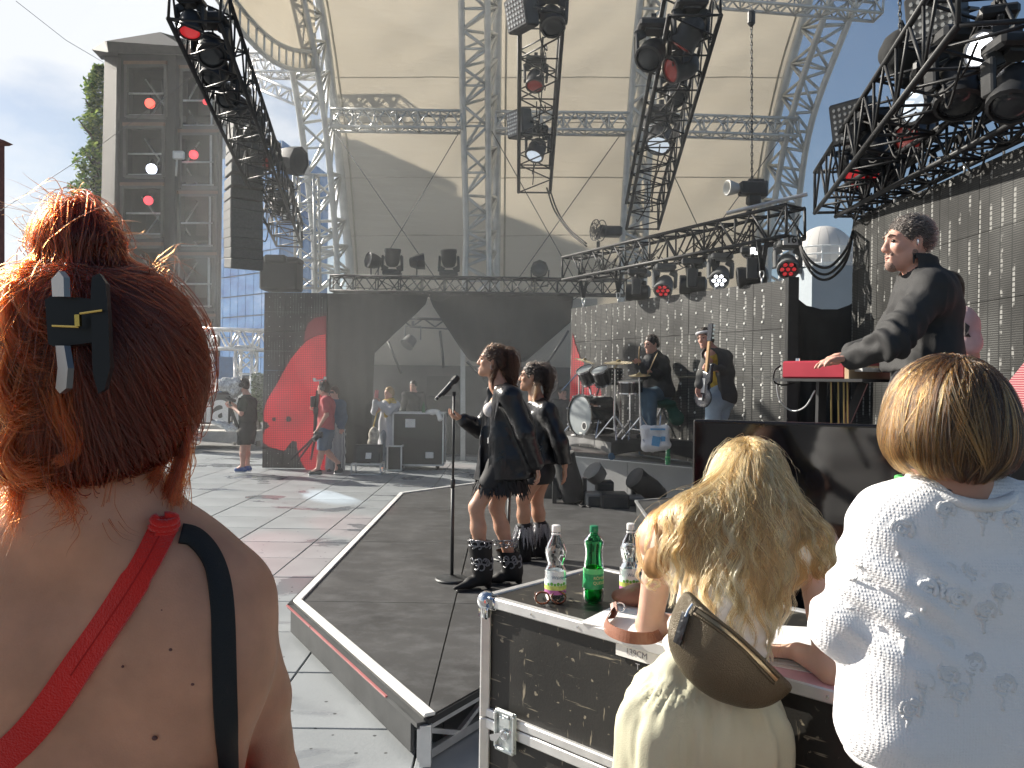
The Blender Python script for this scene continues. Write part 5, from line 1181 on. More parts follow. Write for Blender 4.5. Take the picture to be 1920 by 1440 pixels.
pp=MB();pp.box(PZ(1255,861,SZ+.003)+V((.05,0,0)),(.3,.2,.004));pp.build('paper_sheet',M_white);tag(bpy.data.objects['paper_sheet'],'white paper lying under the green bottle on the stage','paper')
# ---------------------------------------------------------------- the big flight case
cA,cD,cB=PZ(912,1116,CZ),PZ(1095,1077,CZ),PZ(1592,1300,CZ)
e1=(cB-cA);e1.z=0;CLn=1.62;e1.normalize();e2=V((-e1.y,e1.x,0));CDp=.62
def case_material():
 m=mat('scratched_black_ply',(.024,.023,.021),.45,var=.25,vs=4,bump=.08,bs=120);t,b,o=nodes_of(m);c=N(t,'ShaderNodeTexCoord');old=b.inputs['Base Color'].links[0].from_socket;prev=old
 for k,(rot,sc,th_)in enumerate((((.2,.5,.3),(5,7,75),.725),((.9,.2,1.2),(80,7,9),.735),((.3,1.1,.1),(12,40,40),.735))):
  mp_=N(t,'ShaderNodeMapping');mp_.inputs['Rotation'].default_value=rot;mp_.inputs['Scale'].default_value=sc;t.links.new(c.outputs['Object'],mp_.inputs[0])
  n=N(t,'ShaderNodeTexNoise');n.inputs['Scale'].default_value=1;n.inputs['Detail'].default_value=3;t.links.new(mp_.outputs[0],n.inputs['Vector'])
  r=N(t,'ShaderNodeValToRGB');r.color_ramp.elements[0].position=th_-.06;r.color_ramp.elements[1].position=th_;t.links.new(n.outputs[0],r.inputs[0])
  x=N(t,'ShaderNodeMixRGB');x.inputs[2].default_value=(.26,.23,.17,1);t.links.new(r.outputs[0],x.inputs[0]);t.links.new(prev,x.inputs[1]);prev=x.outputs[0]
 t.links.new(prev,b.inputs['Base Color']);return m
M_ply=case_material()
case=thing('flight_case','large scratched black flight case with aluminium edges used as a desk','flight case',(cA+e1*.8+e2*.3)-V((0,0,CZ)))
crot=Matrix((e1,e2,V((0,0,1)))).transposed()
def cp(x,y,z):return V((cA.x,cA.y,0))+e1*x+e2*y+V((0,0,z))
part('case_lid',M_ply,case,lambda m:m.box(cp(CLn/2,CDp/2,.755),(CLn-.012,CDp-.012,.424),crot))
part('case_body',M_ply,case,lambda m:m.box(cp(CLn/2,CDp/2,.32),(CLn-.012,CDp-.012,.41),crot))
M_ext=mat('case_extrusion',(.72,.72,.71),.32,.55,var=.08,vs=14,bump=.03)
for z,h_ in((CZ-.016,.036),(.567,.03),(.53,.036),(.13,.04)):
 for(p,q)in(((0,0),(1,0)),((0,1),(1,1)),((0,0),(0,1)),((1,0),(1,1))):
  part('edge_extrusion',M_ext,case,lambda m:m.bar(cp(p[0]*CLn,p[1]*CDp,z),cp(q[0]*CLn,q[1]*CDp,z),.034 if z>.9 else.02,h_,bev=.004))
for z in(0,1):
 for(p,q)in(((0,0),(1,0)),((0,1),(1,1)),((0,0),(0,1))):pass
for x in(0,1):
 for y in(0,1):
  part('edge_extrusion',M_ext,case,lambda m:m.bar(cp(x*CLn,y*CDp,.125),cp(x*CLn,y*CDp,.548),.036,.036,bev=.004));part('edge_extrusion',M_ext,case,lambda m:m.bar(cp(x*CLn,y*CDp,.552),cp(x*CLn,y*CDp,CZ-.03),.036,.036,bev=.004))
  part('ball_corner',M_chrome,case,lambda m:(m.sphere(cp(x*CLn,y*CDp,CZ-.018),.034,14,10),m.box(cp(x*CLn+(.03 if x==0 else-.03),y*CDp,CZ-.018),(.06,.045,.045),crot,.008),m.box(cp(x*CLn,y*CDp,CZ-.05),(.045,.045,.06),crot,.008)),True)
  part('caster',M_rubber,case,lambda m:m.lathe(cp(.1+x*(CLn-.2),.1+y*(CDp-.2),.05)-e1*.02,e1,[(0,.04),(.005,.05),(.035,.05),(.04,.04)],14))
M_zinc=mat('zinc_latch',(.6,.64,.63),.3,.7,var=.15,vs=30)
lx,lz=.115,.535
lt=part('latch',M_zinc,case,lambda m:(m.box(cp(lx,-.012,lz),(.092,.008,.136),crot,.004),m.bar(cp(lx-.042,-.02,lz-.062),cp(lx-.042,-.02,lz+.062),.012,.012,bev=.003),m.bar(cp(lx+.042,-.02,lz-.062),cp(lx+.042,-.02,lz+.062),.012,.012,bev=.003),m.bar(cp(lx-.042,-.02,lz+.064),cp(lx+.042,-.02,lz+.064),.012,.012,bev=.003),m.bar(cp(lx-.042,-.02,lz-.064),cp(lx+.042,-.02,lz-.064),.012,.012,bev=.003)))
part('latch_wing',M_chrome,lt,lambda m:(m.lathe(cp(lx,-.012,lz-.01),-e2,[(0,.02),(.014,.018),(.018,.01)],14),m.slab([cp(lx-.052,-.034,lz-.02),cp(lx-.01,-.026,lz-.002),cp(lx+.008,-.026,lz+.012),cp(lx-.02,-.034,lz-.034),cp(lx-.045,-.036,lz-.036)],-e2,.006)),'auto')
part('latch_hook',M_zinc,lt,lambda m:(m.box(cp(lx,-.018,lz+.03),(.05,.01,.035),crot,.003),m.box(cp(lx+.005,-.018,lz+.052),(.03,.014,.01),crot,.002)))
for k in range(9):part('rivet',M_chrome,case,lambda m:m.lathe(cp(.03+k*.195,-.019,CZ-.016),-e2,[(0,.005),(.002,.004)],6))
for(dx,dz)in((-.036,.058),(.036,.058),(-.036,-.058),(.036,-.058)):part('rivet',M_chrome,lt,lambda m:m.lathe(cp(lx+dx,-.017,lz+dz),-e2,[(0,.004),(.012,.003)],6))
# tape label: find its place on the front plane
def on_front(px,py):
 d=P(px,py,1)-V((0,0,HC));o=V((0,0,HC));n=e2;t=(cA-o).dot(n)/d.dot(n);return o+d*t
la=on_front(1172,1203);lb_=on_front(1222,1246);tp=part('tape_label',mat('white_tape',(.78,.78,.76),.5,var=.04),case,lambda m:m.box((la+lb_)/2-e2*.003,((lb_-la).dot(e1)+.06,.0035,(la.z-lb_.z)),crot))
def flat_text(ch,p,size,m_,parent):
 cu=bpy.data.curves.new('lettering','FONT');cu.body=ch;cu.size=size;cu.extrude=.0004
 o=bpy.data.objects.new('tmp',cu);C.objects.link(o);me=bpy.data.meshes.new_from_object(o.evaluated_get(bpy.context.evaluated_depsgraph_get()));bpy.data.objects.remove(o)
 me.transform(Matrix.Rotation(R(90),4,'X'));me.transform(crot.to_4x4());me.transform(Matrix.Translation(V(p)-V(ORG[parent.name])));me.materials.clear();me.materials.append(m_);return link(bpy.data.objects.new('lettering',me),parent)
M_ink=mat('pen_ink',(.22,.22,.24),.6);flat_text('139CM',la+e1*.006-e2*.006-V((0,0,.033)),.026,M_ink,tp);flat_text('T',la+e1*.042-e2*.006-V((0,0,.07)),.026,M_ink,tp)
# things lying on the case
pr_=thing('script_pages','white printed pages lying under the blonde womans hands','papers',PZ(1480,1225,CZ))
M_paper=mat('paper',(.8,.8,.79),.6,var=.03)
for k in range(4):part('page',M_paper,pr_,lambda m:m.box(PZ(1490+8*k,1222-6*k,CZ+.004+.003*k),(.21,.297,.0015),Matrix.Rotation(-.5+.12*k,3,'Z')))
part('page',mat('pink_paper',(.75,.45,.5),.6),pr_,lambda m:m.box(PZ(1520,1262,CZ+.002),(.2,.15,.002),Matrix.Rotation(-.75,3,'Z')))
p2=MB();p2.box(PZ(1180,1160,CZ+.003),(.21,.26,.003),Matrix.Rotation(-.6,3,'Z'));p2.build('paper_sheet',M_paper);tag(p2 and bpy.data.objects['paper_sheet.001'],'white sheet of paper on the case under the brown purse strap','paper')
M_brown=mat('brown_leather',(.24,.1,.06),.45,var=.2,vs=14,bump=.15,bs=200)
pz=PZ(1185,1140,CZ);ps=SDF();ps.ell(pz+V((.01,.03,.03)),(.075,.06,.03));ps.ell(pz+V((.04,.03,.045)),(.05,.05,.03),k=.03)
pu=blob('purse',ps,M_brown,None,.006,lambda v:.003*vnoise(v,40));tag(pu,'brown leather purse with coiled strap by the blonde womans elbow','purse')
part('strap',M_brown,pu,lambda m:strap(m,[(V(q),V((-.6,-.75,.15)).normalized())for q in catmull([PZ(1150,1140,CZ+.03),PZ(1137,1163,CZ+.024),PZ(1142,1180,CZ+.022),PZ(1175,1194,CZ+.022),PZ(1215,1197,CZ+.022),PZ(1240,1190,CZ+.022)],6)],.034,.003))
part('buckle',M_chrome,pu,lambda m:m.tube([PZ(1162,1138,CZ+.035)+V((.016*math.cos(a),0,.014*math.sin(a)))for a in np.linspace(0,6.283,13)],.0025,6),True)
part('strap_end',M_brown,pu,lambda m:strap(m,[(V(q),V((-.5,-.7,.4)).normalized())for q in catmull([PZ(1150,1130,CZ+.05),PZ(1152,1148,CZ+.03),PZ(1146,1160,CZ+.02)],5)],.022,.003))
sg=thing('sunglasses','tortoiseshell sunglasses lying beside the first clear bottle','sunglasses',PZ(1016,1122,CZ));M_tort=mat('tortoiseshell',(.28,.08,.02),.15,trans=.5,var=.5,vs=90)
q0=PZ(1017,1121,CZ+.022)
for k in(0,1):part('lens_rim',M_tort,sg,lambda m:m.tube([q0+V((.055*k+.024*math.cos(a),.01*k,.02*math.sin(a)))for a in np.linspace(0,6.283,15)],.0035,6),True)
part('temple',M_tort,sg,lambda m:(m.tube([q0+V((-.025,0,.01)),q0+V((-.02,.11,-.01))],.003,5),m.tube([q0+V((.079,.01,.01)),q0+V((.075,.11,-.01))],.003,5)))
# ---------------------------------------------------------------- the black television behind the case
tv=thing('television','large black television standing behind the flight case','television',P(1600,1000,3.0))
ta_,tb_=P(1301,786,3.02),P(1990,795,2.62);td=(tb_-ta_);td.z=0;td.normalize();tn=V((td.y,-td.x,0));trot=Matrix((td,-tn,V((0,0,1)))).transposed();tw=1.36;thh=.78;tc_=V((ta_.x,ta_.y,ta_.z))+td*tw/2-V((0,0,thh/2))
part('bezel',mat('tv_black',(.008,.008,.009),.25),tv,lambda m:m.box(tc_,(tw,.045,thh),trot,.006))
part('screen',mat('tv_glass',(.006,.006,.008),.05,var=.1,spec=.7),tv,lambda m:m.box(tc_+tn*.0215,(tw-.02,.004,thh-.024),trot))
part('stand',M_mh,tv,lambda m:(m.bar(tc_-V((0,0,thh/2-.05))-tn*.06,V((tc_.x,tc_.y,.05))-tn*.06,.08,.08),m.box((tc_.x-tn.x*.06,tc_.y-tn.y*.06,.03),(.7,.5,.05),trot)))
# ---------------------------------------------------------------- backstage boxes
def flight(name,label,c0,w,d,h,yaw=0,grp=None,zb=.1):
 c0=V(c0);rz_=Matrix.Rotation(yaw,3,'Z');t=thing(name,label,'flight case',(c0.x,c0.y,0),grp);c=V((c0.x,c0.y,zb+h/2))
 part('case_body',mat('black_ply',(.03,.03,.031),.5),t,lambda m:m.box(c,(w-.02,d-.02,h-.02),rz_))
 for sx_ in(-1,1):
  for sy_ in(-1,1):
   for(a,b)in(((sx_,sy_,-1),(sx_,sy_,1)),((sx_,-1,sy_),(sx_,1,sy_)),((-1,sx_,sy_),(1,sx_,sy_))):
    part('edge_extrusion',M_alu,t,lambda m:m.bar(c+rz_@V((a[0]*w/2,a[1]*d/2,a[2]*h/2)),c+rz_@V((b[0]*w/2,b[1]*d/2,b[2]*h/2)),.028,.028))
 part('caster',M_rubber,t,lambda m:[m.lathe(c+rz_@V((x*(w/2-.12)-.02,y*(d/2-.1),-h/2-.05)),V((1,0,0)),[(0,.05),(.04,.05)],10)for x in(-1,1)for y in(-1,1)])
 return t,c,rz_
t,c_,r_=flight('flight_case','tall black backstage case with pale label behind the microphone',P(786,880,15.5),.95,.55,.98)
part('paper_label',M_white,t,lambda m:m.box(c_+V((-.15,-.275,.3)),(.19,.01,.16)));part('handle',M_alu,t,lambda m:m.box(c_+V((.22,-.275,-.3)),(.16,.02,.12),bev=.01))
t,c_,r_=flight('flight_case','small black case with silver edges beside the phone womans feet',P(742,880,15.2),.26,.4,.45,zb=.02)
cr_=thing('cage_frame','small aluminium frame box standing on the floor plates','frame',P(690,888,14.6));cc=P(690,880,14.6);cc.z=.1
for sx_ in(-1,1):
 for sy_ in(-1,1):
  part('frame_bar',M_alu,cr_,lambda m:(m.bar(cc+V((sx_*.26,sy_*.2,-.09)),cc+V((sx_*.26,sy_*.2,.09)),.025,.025),m.bar(cc+V((-.26,sx_*.2,sy_*.09)),cc+V((.26,sx_*.2,sy_*.09)),.025,.025),m.bar(cc+V((sx_*.26,-.2,sy_*.09)),cc+V((sx_*.26,.2,sy_*.09)),.025,.025)))
wd=thing('monitor_wedge','black stage monitor speaker resting in the aluminium frame','speaker',cc+V((0,0,.1)));part('cabinet',M_mh,wd,lambda m:m.slab([cc+V((-.24,-.16,.11)),cc+V((-.24,.2,.11)),cc+V((-.24,.16,.42)),cc+V((-.24,0,.42))],(1,0,0),.48));part('grille',M_dark,wd,lambda m:m.slab([cc+V((-.2,-.165,.13)),cc+V((.2,-.165,.13)),cc+V((.2,-.02,.4)),cc+V((-.2,-.02,.4))],(0,-1,.5),.012));part('sticker',M_white,wd,lambda m:m.slab([cc+V((-.02,-.16,.18)),cc+V((.08,-.16,.18)),cc+V((.08,-.11,.28)),cc+V((-.02,-.11,.28))],(0,-1,.5),.02))
towel=SDF();q0=P(812,776,15.3);q0.z=1.1;towel.ell(q0,(.14,.1,.06));towel.cone(q0+V((.1,-.1,0)),q0+V((.16,-.22,-.12)),.05,.05,.04);o=blob('towel',towel,M_white,None,.016,lambda v:.015*vnoise(v,16));tag(o,'crumpled white towel on the tall backstage case','towel')
bt=MB();bt.lathe(P(794,776,15.3),(0,0,1),[(0,.035),(.14,.035),(.2,.012),(.23,.012)],10);bt.build('soda_bottle',mat('dark_green_bottle',(.02,.12,.05),.2),None,None,'auto');tag(bpy.data.objects['soda_bottle'],'green soda bottle beside the towel on the backstage case','bottle')
# ---------------------------------------------------------------- keyboard
ky=thing('keyboard','red cased keyboard on a black stand played by the man in black','keyboard',P(1530,790,4.0));ka,kb2=P(1470,692,4.15),P(1588,694,3.85);kd=(kb2-ka);kd.z=0;kl=kd.length;kd.normalize();kn=V((kd.y,-kd.x,0));krot=Matrix((kd,-kn,V((0,0,1)))).transposed();kc=(ka+kb2)/2
M_redk=mat('red_lacquer',(.3,.012,.03),.4,var=.12)
part('casing',M_redk,ky,lambda m:m.box(kc,(kl,.035,.088),krot,.008));part('casing',M_redk,ky,lambda m:m.box(kc-tn*0+krot@V((0,.16,.025)),(kl,.3,.03),krot,.008));
part('side_cheek',mat('wood_cheek',(.45,.32,.2),.5),ky,lambda m:m.box(kc+krot@V((kl/2+.02,.14,-.015)),(.03,.34,.07),krot,.005))
part('key',M_white,ky,lambda m:[m.box(kc+krot@V((kl/2+.045+.0,.02+.024*k,.0)),(.06,.022,.02),krot)for k in range(12)]);part('bottom_plate',M_mh,ky,lambda m:m.box(kc+krot@V((.03,.16,-.052)),(kl+.14,.38,.014),krot))
part('knob',M_chrome,ky,lambda m:[m.lathe(kc+krot@V((-kl/2+.04+.012*k,.05,.045)),(0,0,1),[(0,.006),(.014,.005)],8)for k in range(2)])
M_gold=mat('brass_rod',(.4,.3,.12),.3,.8)
part('stand_rod',M_gold,ky,lambda m:[m.tube([kc+krot@V((x,.05,-.06)),kc+krot@V((x+.01,.05,-.38))],.004,5)for x in(.06,.1,.13,.15)]);part('stand',M_mh,ky,lambda m:(m.bar(kc+krot@V((-.1,.2,-.06)),V((kc.x+.1,kc.y+.2,SZ+.02)),.04,.04),m.bar(kc+krot@V((.14,.2,-.06)),V((kc.x-.1,kc.y+.2,SZ+.02)),.04,.04)))
cable([P(1464,685,4.2),P(1452,696,4.2),P(1452,716,4.2),P(1468,722,4.2),P(1490,718,4.2),P(1502,714,4.1)],'cable loop hanging at the end of the red keyboard',.005)
cable([P(1455,712,4.2),P(1462,750,4.2),P(1485,770,4.2),P(1510,762,4.1),P(1528,732,4.05)],'pale cable hanging below the red keyboard',.004,m_=M_alu)
# ---------------------------------------------------------------- singers microphone stands
def mic_stand(base,top,label,mic=None,r_=.011):
 base,top=V(base),V(top);t=thing('microphone_stand',label,'microphone stand',base)
 part('base_plate',M_dark,t,lambda m:m.lathe(base,(0,0,1),[(0,.125),(.012,.128),(.02,.12),(.026,.05),(.04,.02)],28),'auto')
 part('pole',M_dark,t,lambda m:(m.tube([base+V((0,0,.03)),base.lerp(top,.52)],r_*1.25,10),m.tube([base.lerp(top,.5),top],r_*.85,10),m.lathe(base.lerp(top,.5),(0,0,1),[(0,.016),(.06,.017),(.07,.012)],10)),True)
 if mic is not None:
  a,b=V(mic[0]),V(mic[1]);d=(b-a).normalized()
  part('clip',M_mh,t,lambda m:(m.tube([top,top+V((0,0,.03))],.014,8),m.tube([b-d*.1-V((0,0,.01)),b-d*.19-V((0,0,.01))],.02,10)))
  mi=part('microphone_body',M_dark,t,lambda m:m.lathe(a,d,[(0,.010),(.01,.0125),(.12,.016),(.17,.019),(.18,.02)],14),True)
  part('mesh_head',mat('mic_mesh',(.06,.06,.06),.4,.6,bump=.5,bs=900),t,lambda m:m.lathe(a+d*.178,d,[(0,.02),(.008,.026),(.04,.027),(.06,.02),(.068,.006)],14),True);part('silver_end',M_alu,mi,lambda m:m.lathe(a-d*.004,d,[(0,.009),(.03,.0137)],14),True)
 return t
mb_=PZ(847,1088,RZ);mic_stand(mb_,P(851,742,mb_.y),'straight microphone stand with round base before the front singer',(P(817,749,mb_.y-.03),P(861,704,mb_.y+.02)))
mb2=PZ(951,1049,RZ);mic_stand(mb2,V((mb2.x+.02,mb2.y,mb2.z+1.05)),'second microphone stand almost hidden behind the front singers legs')
# ---------------------------------------------------------------- people: builders
def skin(name,col,rough=.48):
 return mat(name,col,rough,var=.07,vs=22,bump=.06,bs=420,sss=.35)
SK1,SK2,SK3,SK4=skin('skin_fair',(.56,.36,.28)),skin('skin_tan',(.5,.29,.2)),skin('skin_rosy',(.55,.31,.24)),skin('skin_warm',(.46,.26,.17))
M_eye=mat('eye_dark',(.03,.025,.02),.15);M_lip=mat('lip',(.34,.15,.12),.45);M_brow=mat('brow_hair',(.06,.04,.03),.8);M_teeth=mat('tooth',(.75,.73,.68),.3)
def cloth(name,col,rough=.85,bump=.25,bs=260,**kw):return mat(name,col,rough,var=kw.pop('var',.12),vs=kw.pop('vs',9),bump=bump,bs=bs,**kw)
def A3(p):return np.array(p,float)
def head_prims(s,c,f,u,k=1.0):
 f=V(f).normalized();u=V(u);r=f.cross(u).normalized();u=r.cross(f).normalized();c=V(c)
 q=lambda a,b,e:c+r*(a*k)+f*(b*k)+u*(e*k)
 rot=np.array([r,f,u]).T
 s.ell(q(0,-.014,.026),(.073*k,.094*k,.09*k),rot,.02)
 s.ell(q(0,.028,-.036),(.055*k,.06*k,.082*k),rot,.03*k)
 for t in(-1,1):s.cone(q(0,.066,-.1),q(.046*t,-.004,-.055),.019*k,.022*k,.03*k)
 s.ell(q(0,.074,-.1),(.022*k,.018*k,.017*k),rot,.02*k)
 for t in(-1,1):
  s.cone(q(.008*t,.083,.026),q(.042*t,.07,.022),.012*k,.011*k,.014*k);s.ell(q(.036*t,.062,-.025),(.02*k,.018*k,.018*k),rot,.02*k)
  s.ell(q(.031*t,.096,.004),(.017*k,.014*k,.011*k),rot,.01*k,'-')
 s.cone(q(0,.084,.016),q(0,.106,-.03),.0085*k,.0125*k,.012*k)
 for t in(-1,1):s.cone(q(.0115*t,.1,-.036),q(.0115*t,.094,-.035),.0085*k,.0085*k,.008*k)
 s.cone(q(-.02,.082,-.064),q(.02,.082,-.064),.0085*k,None,.01*k);s.cone(q(-.016,.08,-.077),q(.016,.08,-.077),.0095*k,None,.01*k)
 for t in(-1,1):s.ell(q(.073*t,-.012,-.006),(.011*k,.02*k,.032*k),rot,.008*k)
 return q,(r,f,u)
def face_parts(root,q,fr,k=1.0,smile=False,brow=M_brow,lip=M_lip):
 r,f,u=fr
 for t in(-1,1):
  part('eye',M_eye,root,lambda m:m.sphere(q(.031*t,.0795,.003),(.0125*k,.0085*k,.0075*k),10,6,Matrix((r,f,u)).transposed()),True)
  part('eyebrow',brow,root,lambda m:m.tube([q(.014*t,.095,.024),q(.032*t,.0925,.031),q(.05*t,.079,.024)],[.0035*k,.004*k,.002*k],5),True)
 part('mouth',lip,root,lambda m:(m.tube([q(-.026,.08,-.068),q(-.012,.0925,-.066),q(0,.0945,-.068),q(.012,.0925,-.066),q(.026,.08,-.068)],[.001,.0045*k,.005*k,.0045*k,.001],6),m.tube([q(-.022,.081,-.072),q(0,.0925,-.0765),q(.022,.081,-.072)],[.001,.006*k,.001],6)),True)
 if smile:part('tooth_row',M_teeth,root,lambda m:m.tube([q(-.02,.0865,-.07),q(0,.098,-.0705),q(.02,.0865,-.07)],[.001,.0035,.001],6),True)
def hand_prims(s,w,d,n,curl=.5,k=1.0,side=1,spread=.12):
# wrist, pointing direction, palm normal; side: which way the thumb leaves
 d=V(d).normalized();n=V(n);t=n.cross(d).normalized()*side;n=d.cross(t).normalized()*side;w=V(w)
 fw=[(-.03,.092,.066),(-.01,.098,.076),(.011,.095,.07),(.03,.086,.055)]
 for i,(o,l0,l1)in enumerate(fw):
  a=w+t*(-o*.55*k);b=w+d*(l0*.88*k)-t*(o*k);s.cone(a,b,.0145*k,.0115*k,.012*k)
  p=b;ang=0;dd=(d-t*(o*spread*8)).normalized()
  for j,(ln,r0)in enumerate(((l1*.5,.0098),(l1*.32,.0088),(l1*.25,.0078))):
   ang+=curl*(.55,.75,.5)[j]*(1+.08*i);e=p+(dd*math.cos(ang)+n*math.sin(ang))*(ln*k);s.cone(p,e,r0*k,(r0-.0009)*k,.005*k);p=e
 a=w+d*(.018*k)+t*(.018*k);b=w+d*(.05*k)+t*(.044*k)+n*(.012*k);c=b+(d*.8+t*.45+n*.35*curl).normalized()*(.034*k);e=c+(d*.95+t*.1+n*.6*curl).normalized()*(.027*k)
 s.chain([a,b,c,e],[.0155*k,.0135*k,.0105*k,.0085*k],.008*k)
def body_sdf(J,k=1.0,fem=False):
 s=SDF();g=J.get
 sh=.058 if not fem else.05
 s.cone(J['pe'],J['wa'],.125*k,.112*k,.05,fl=J.get('fl'));s.cone(J['wa'],J['ch'],.112*k,.13*k,.05,fl=J.get('fl'))
 s.cone(J['hl'],J['hr'],.095*k,None,.05)
 for q in 'lr':
  s.cone(J['ch'],J['s'+q],.1*k,sh*k,.05);s.cone(J['nb'],J['s'+q],.055*k,.05*k,.05)
  s.cone(J['s'+q],J['e'+q],(sh-.004)*k,.038*k,.03);s.cone(J['e'+q],J['w'+q],.039*k,.0265*k,.02)
  if('hd'+q)in J:hand_prims(s,J['w'+q],J['hd'+q],J.get('hn'+q,(0,0,-1)),J.get('hc'+q,.6),1.0*k,J.get('hs'+q,1))
  kn,an=V(J['k'+q]),V(J['a'+q])
  s.cone(J['h'+q],kn,.088*k,.055*k,.04);md=kn.lerp(an,.32);bk=(an-kn).cross(V(J['t'+q])-an);
  s.cone(kn,md,.054*k,.056*k,.03);s.cone(md,an,.056*k,.036*k,.03)
  s.cone(an,J['t'+q],.038*k,.03*k,.03)if not J.get('boots')else s.cone(an,V((an.x,an.y,an.z-.02)),.036,.034,.02)
 hc,f,u=J['head'],V(J['f']).normalized(),V(J['u'])
 s.cone(J['nb'],V(hc)-V(u).normalized()*(.05*k)-f*(.012*k),.058*k,.053*k,.03)
 q,fr=head_prims(s,hc,f,u,J.get('hk',1.0)*k);return s,q,fr
def garment(J,infl,sleeve=None,hem=None,k=1.0,fl=None,neck=True,loose=(0,0,0),slk=1.0):
 s=SDF();s.cone(J['wa'],J['ch'],.112*k+infl+loose[1],.132*k+infl+loose[0],.06,fl=fl or J.get('fl'))
 s.cone(J['pe'],J['wa'],.125*k+infl+loose[2],.112*k+infl+loose[1],.06,fl=fl or J.get('fl'))
 if hem is not None:s.cone(J['pe'],hem,.125*k+infl+loose[2],.125*k+infl+loose[2],.05,fl=fl or J.get('fl'));s.cone(J['hl'],J['hr'],.098*k+infl,None,.05)
 for q in 'lr':
  s.cone(J['ch'],J['s'+q],.1*k+infl,.058*k+infl,.05);
  if neck:s.cone(V(J['nb'])-V((0,0,.035)),J['s'+q],.058*k+infl*.6,.054*k+infl,.05)
  S_,E_,W_=V(J['s'+q]),V(J['e'+q]),V(J['w'+q])
  if sleeve=='short':s.cone(S_,S_.lerp(E_,.62),.056*k+infl,.054*k+infl,.03)
  elif sleeve:
   s.cone(S_,E_,.056*k+infl,(.042*k+infl)*slk,.03);s.cone(E_,E_.lerp(W_,.95 if sleeve=='long' else.35),(.042*k+infl)*slk,(.03*k+infl)*slk,.02)
 return s
def trousers(J,infl,to=1.0,k=1.0,flare=0.0):
 s=SDF();s.cone(J['hl'],J['hr'],.1*k+infl,None,.05);s.cone(J['pe'],J['wa'],.125*k+infl,.114*k+infl,.05,fl=J.get('fl'))
 for q in 'lr':
  kn,an=V(J['k'+q]),V(J['a'+q]);s.cone(J['h'+q],kn,.092*k+infl,.058*k+infl+flare*.5,.04)
  if to>.5:s.cone(kn,kn.lerp(an,(to-.5)*2),.058*k+infl+flare*.5,.045*k+infl+flare,.03)
 return s
def folds(amp,sc,seed=0,an=(1,1,1)):
 a=np.array(an)
 return lambda v:amp*(vnoise(v*a,sc,seed)+.5*vnoise(v*a,sc*2.3,seed+1))
def shoe(J,q,root,m_,k=1.0,sole=None,h=.008):
 an,to=V(J['a'+q]),V(J['t'+q]);d=(to-an);d.z=0;d.normalize();fz=min(an.z-.07*k,to.z-.02);s=SDF()
 b=V((an.x,an.y,0))-d*.03
 s.cone(an-V((0,0,.03)),V((an.x,an.y,to.z))-d*.035,.044*k,.04*k,.03);s.cone(V((an.x,an.y,to.z+.01))-d*.03,to,.042*k,.036*k,.03);s.clip(an+V((0,0,.012)),(0,0,1),.005)
 blob('shoe',s,m_,root,h)
 if sole:part('sole',sole,root,lambda m:m.bar(V((an.x,an.y,to.z-.035))-d*.07,V((to.x,to.y,to.z-.035))+d*.035,.07,.022,bev=.008))
def JP(Y,**kw):
 J={}
 for a,b in kw.items():
  J[a]=P(b[0],b[1],Y+(b[2]if len(b)>2 else 0))
 return J
def cap_hair(root,q,fr,m_,h=.008,k=1.0,extra=None,down=.03,fringe=.03,name='hair',disp=None,vol=.006,nape=1):
 r,f,u=fr;rot=np.array([r,f,u]).T;s=SDF()
 s.ell(q(0,-.018,.03),((.077+vol)*k,(.096+vol)*k,(.093+vol)*k),rot,.02)
 if nape:s.ell(q(0,-.05,-.03),((.07+vol)*k,.06*k,.065*k),rot,.03)
 s.clip(q(0,.066,fringe),(f*.82-u*.57),.02);s.clip(q(0,0,-.03-down),(f*.35-u),.02)
 if extra:extra(s)
 return blob(name,s,m_,root,h,disp or(lambda v:.0035*vnoise(v,60,3)))
def limbs_ok(J):return J
H_BR=mat('hair_brown',(.05,.025,.014),.42,var=.4,vs=60);H_DK=mat('hair_dark',(.025,.018,.014),.5,var=.3,vs=50);H_BL=mat('hair_light',(.35,.22,.1),.5,var=.3,vs=50);H_SP=mat('hair_salt',(.06,.048,.042),.6,var=.5,vs=90,bump=.6,bs=300)
HS_BR=hair_mat('strand_brown',(.02,.009,.005));HS_DK=hair_mat('strand_dark',(.022,.015,.012))
M_lea=mat('black_leather',(.012,.012,.014),.3,var=.3,vs=14,bump=.55,bs=26,spec=.6)
M_lat=mat('black_denim',(.02,.02,.022),.7)
def short_hair(root,cap,n,ln,m_,fr):
 r,f,u=fr;me=cap.data;v=np.array([x.co for x in me.vertices])+np.array(ORG[cap.name]);nn=np.array([x.normal for x in me.vertices]);i=rng.integers(0,len(v),n);d=nn[i]*.5-np.array(f)*.7-np.array(u)*.25+rng.normal(size=(n,3))*.3;d/=np.linalg.norm(d,axis=1,keepdims=True);t=np.linspace(-.2,1,5)[None,:,None]
 p=v[i]+rng.normal(size=(n,3))*.002;hair_obj('hair_strands',p[:,None]+d[:,None]*ln*t-np.array(f)*(ln*.3)*t*t,.0011,m_,root)
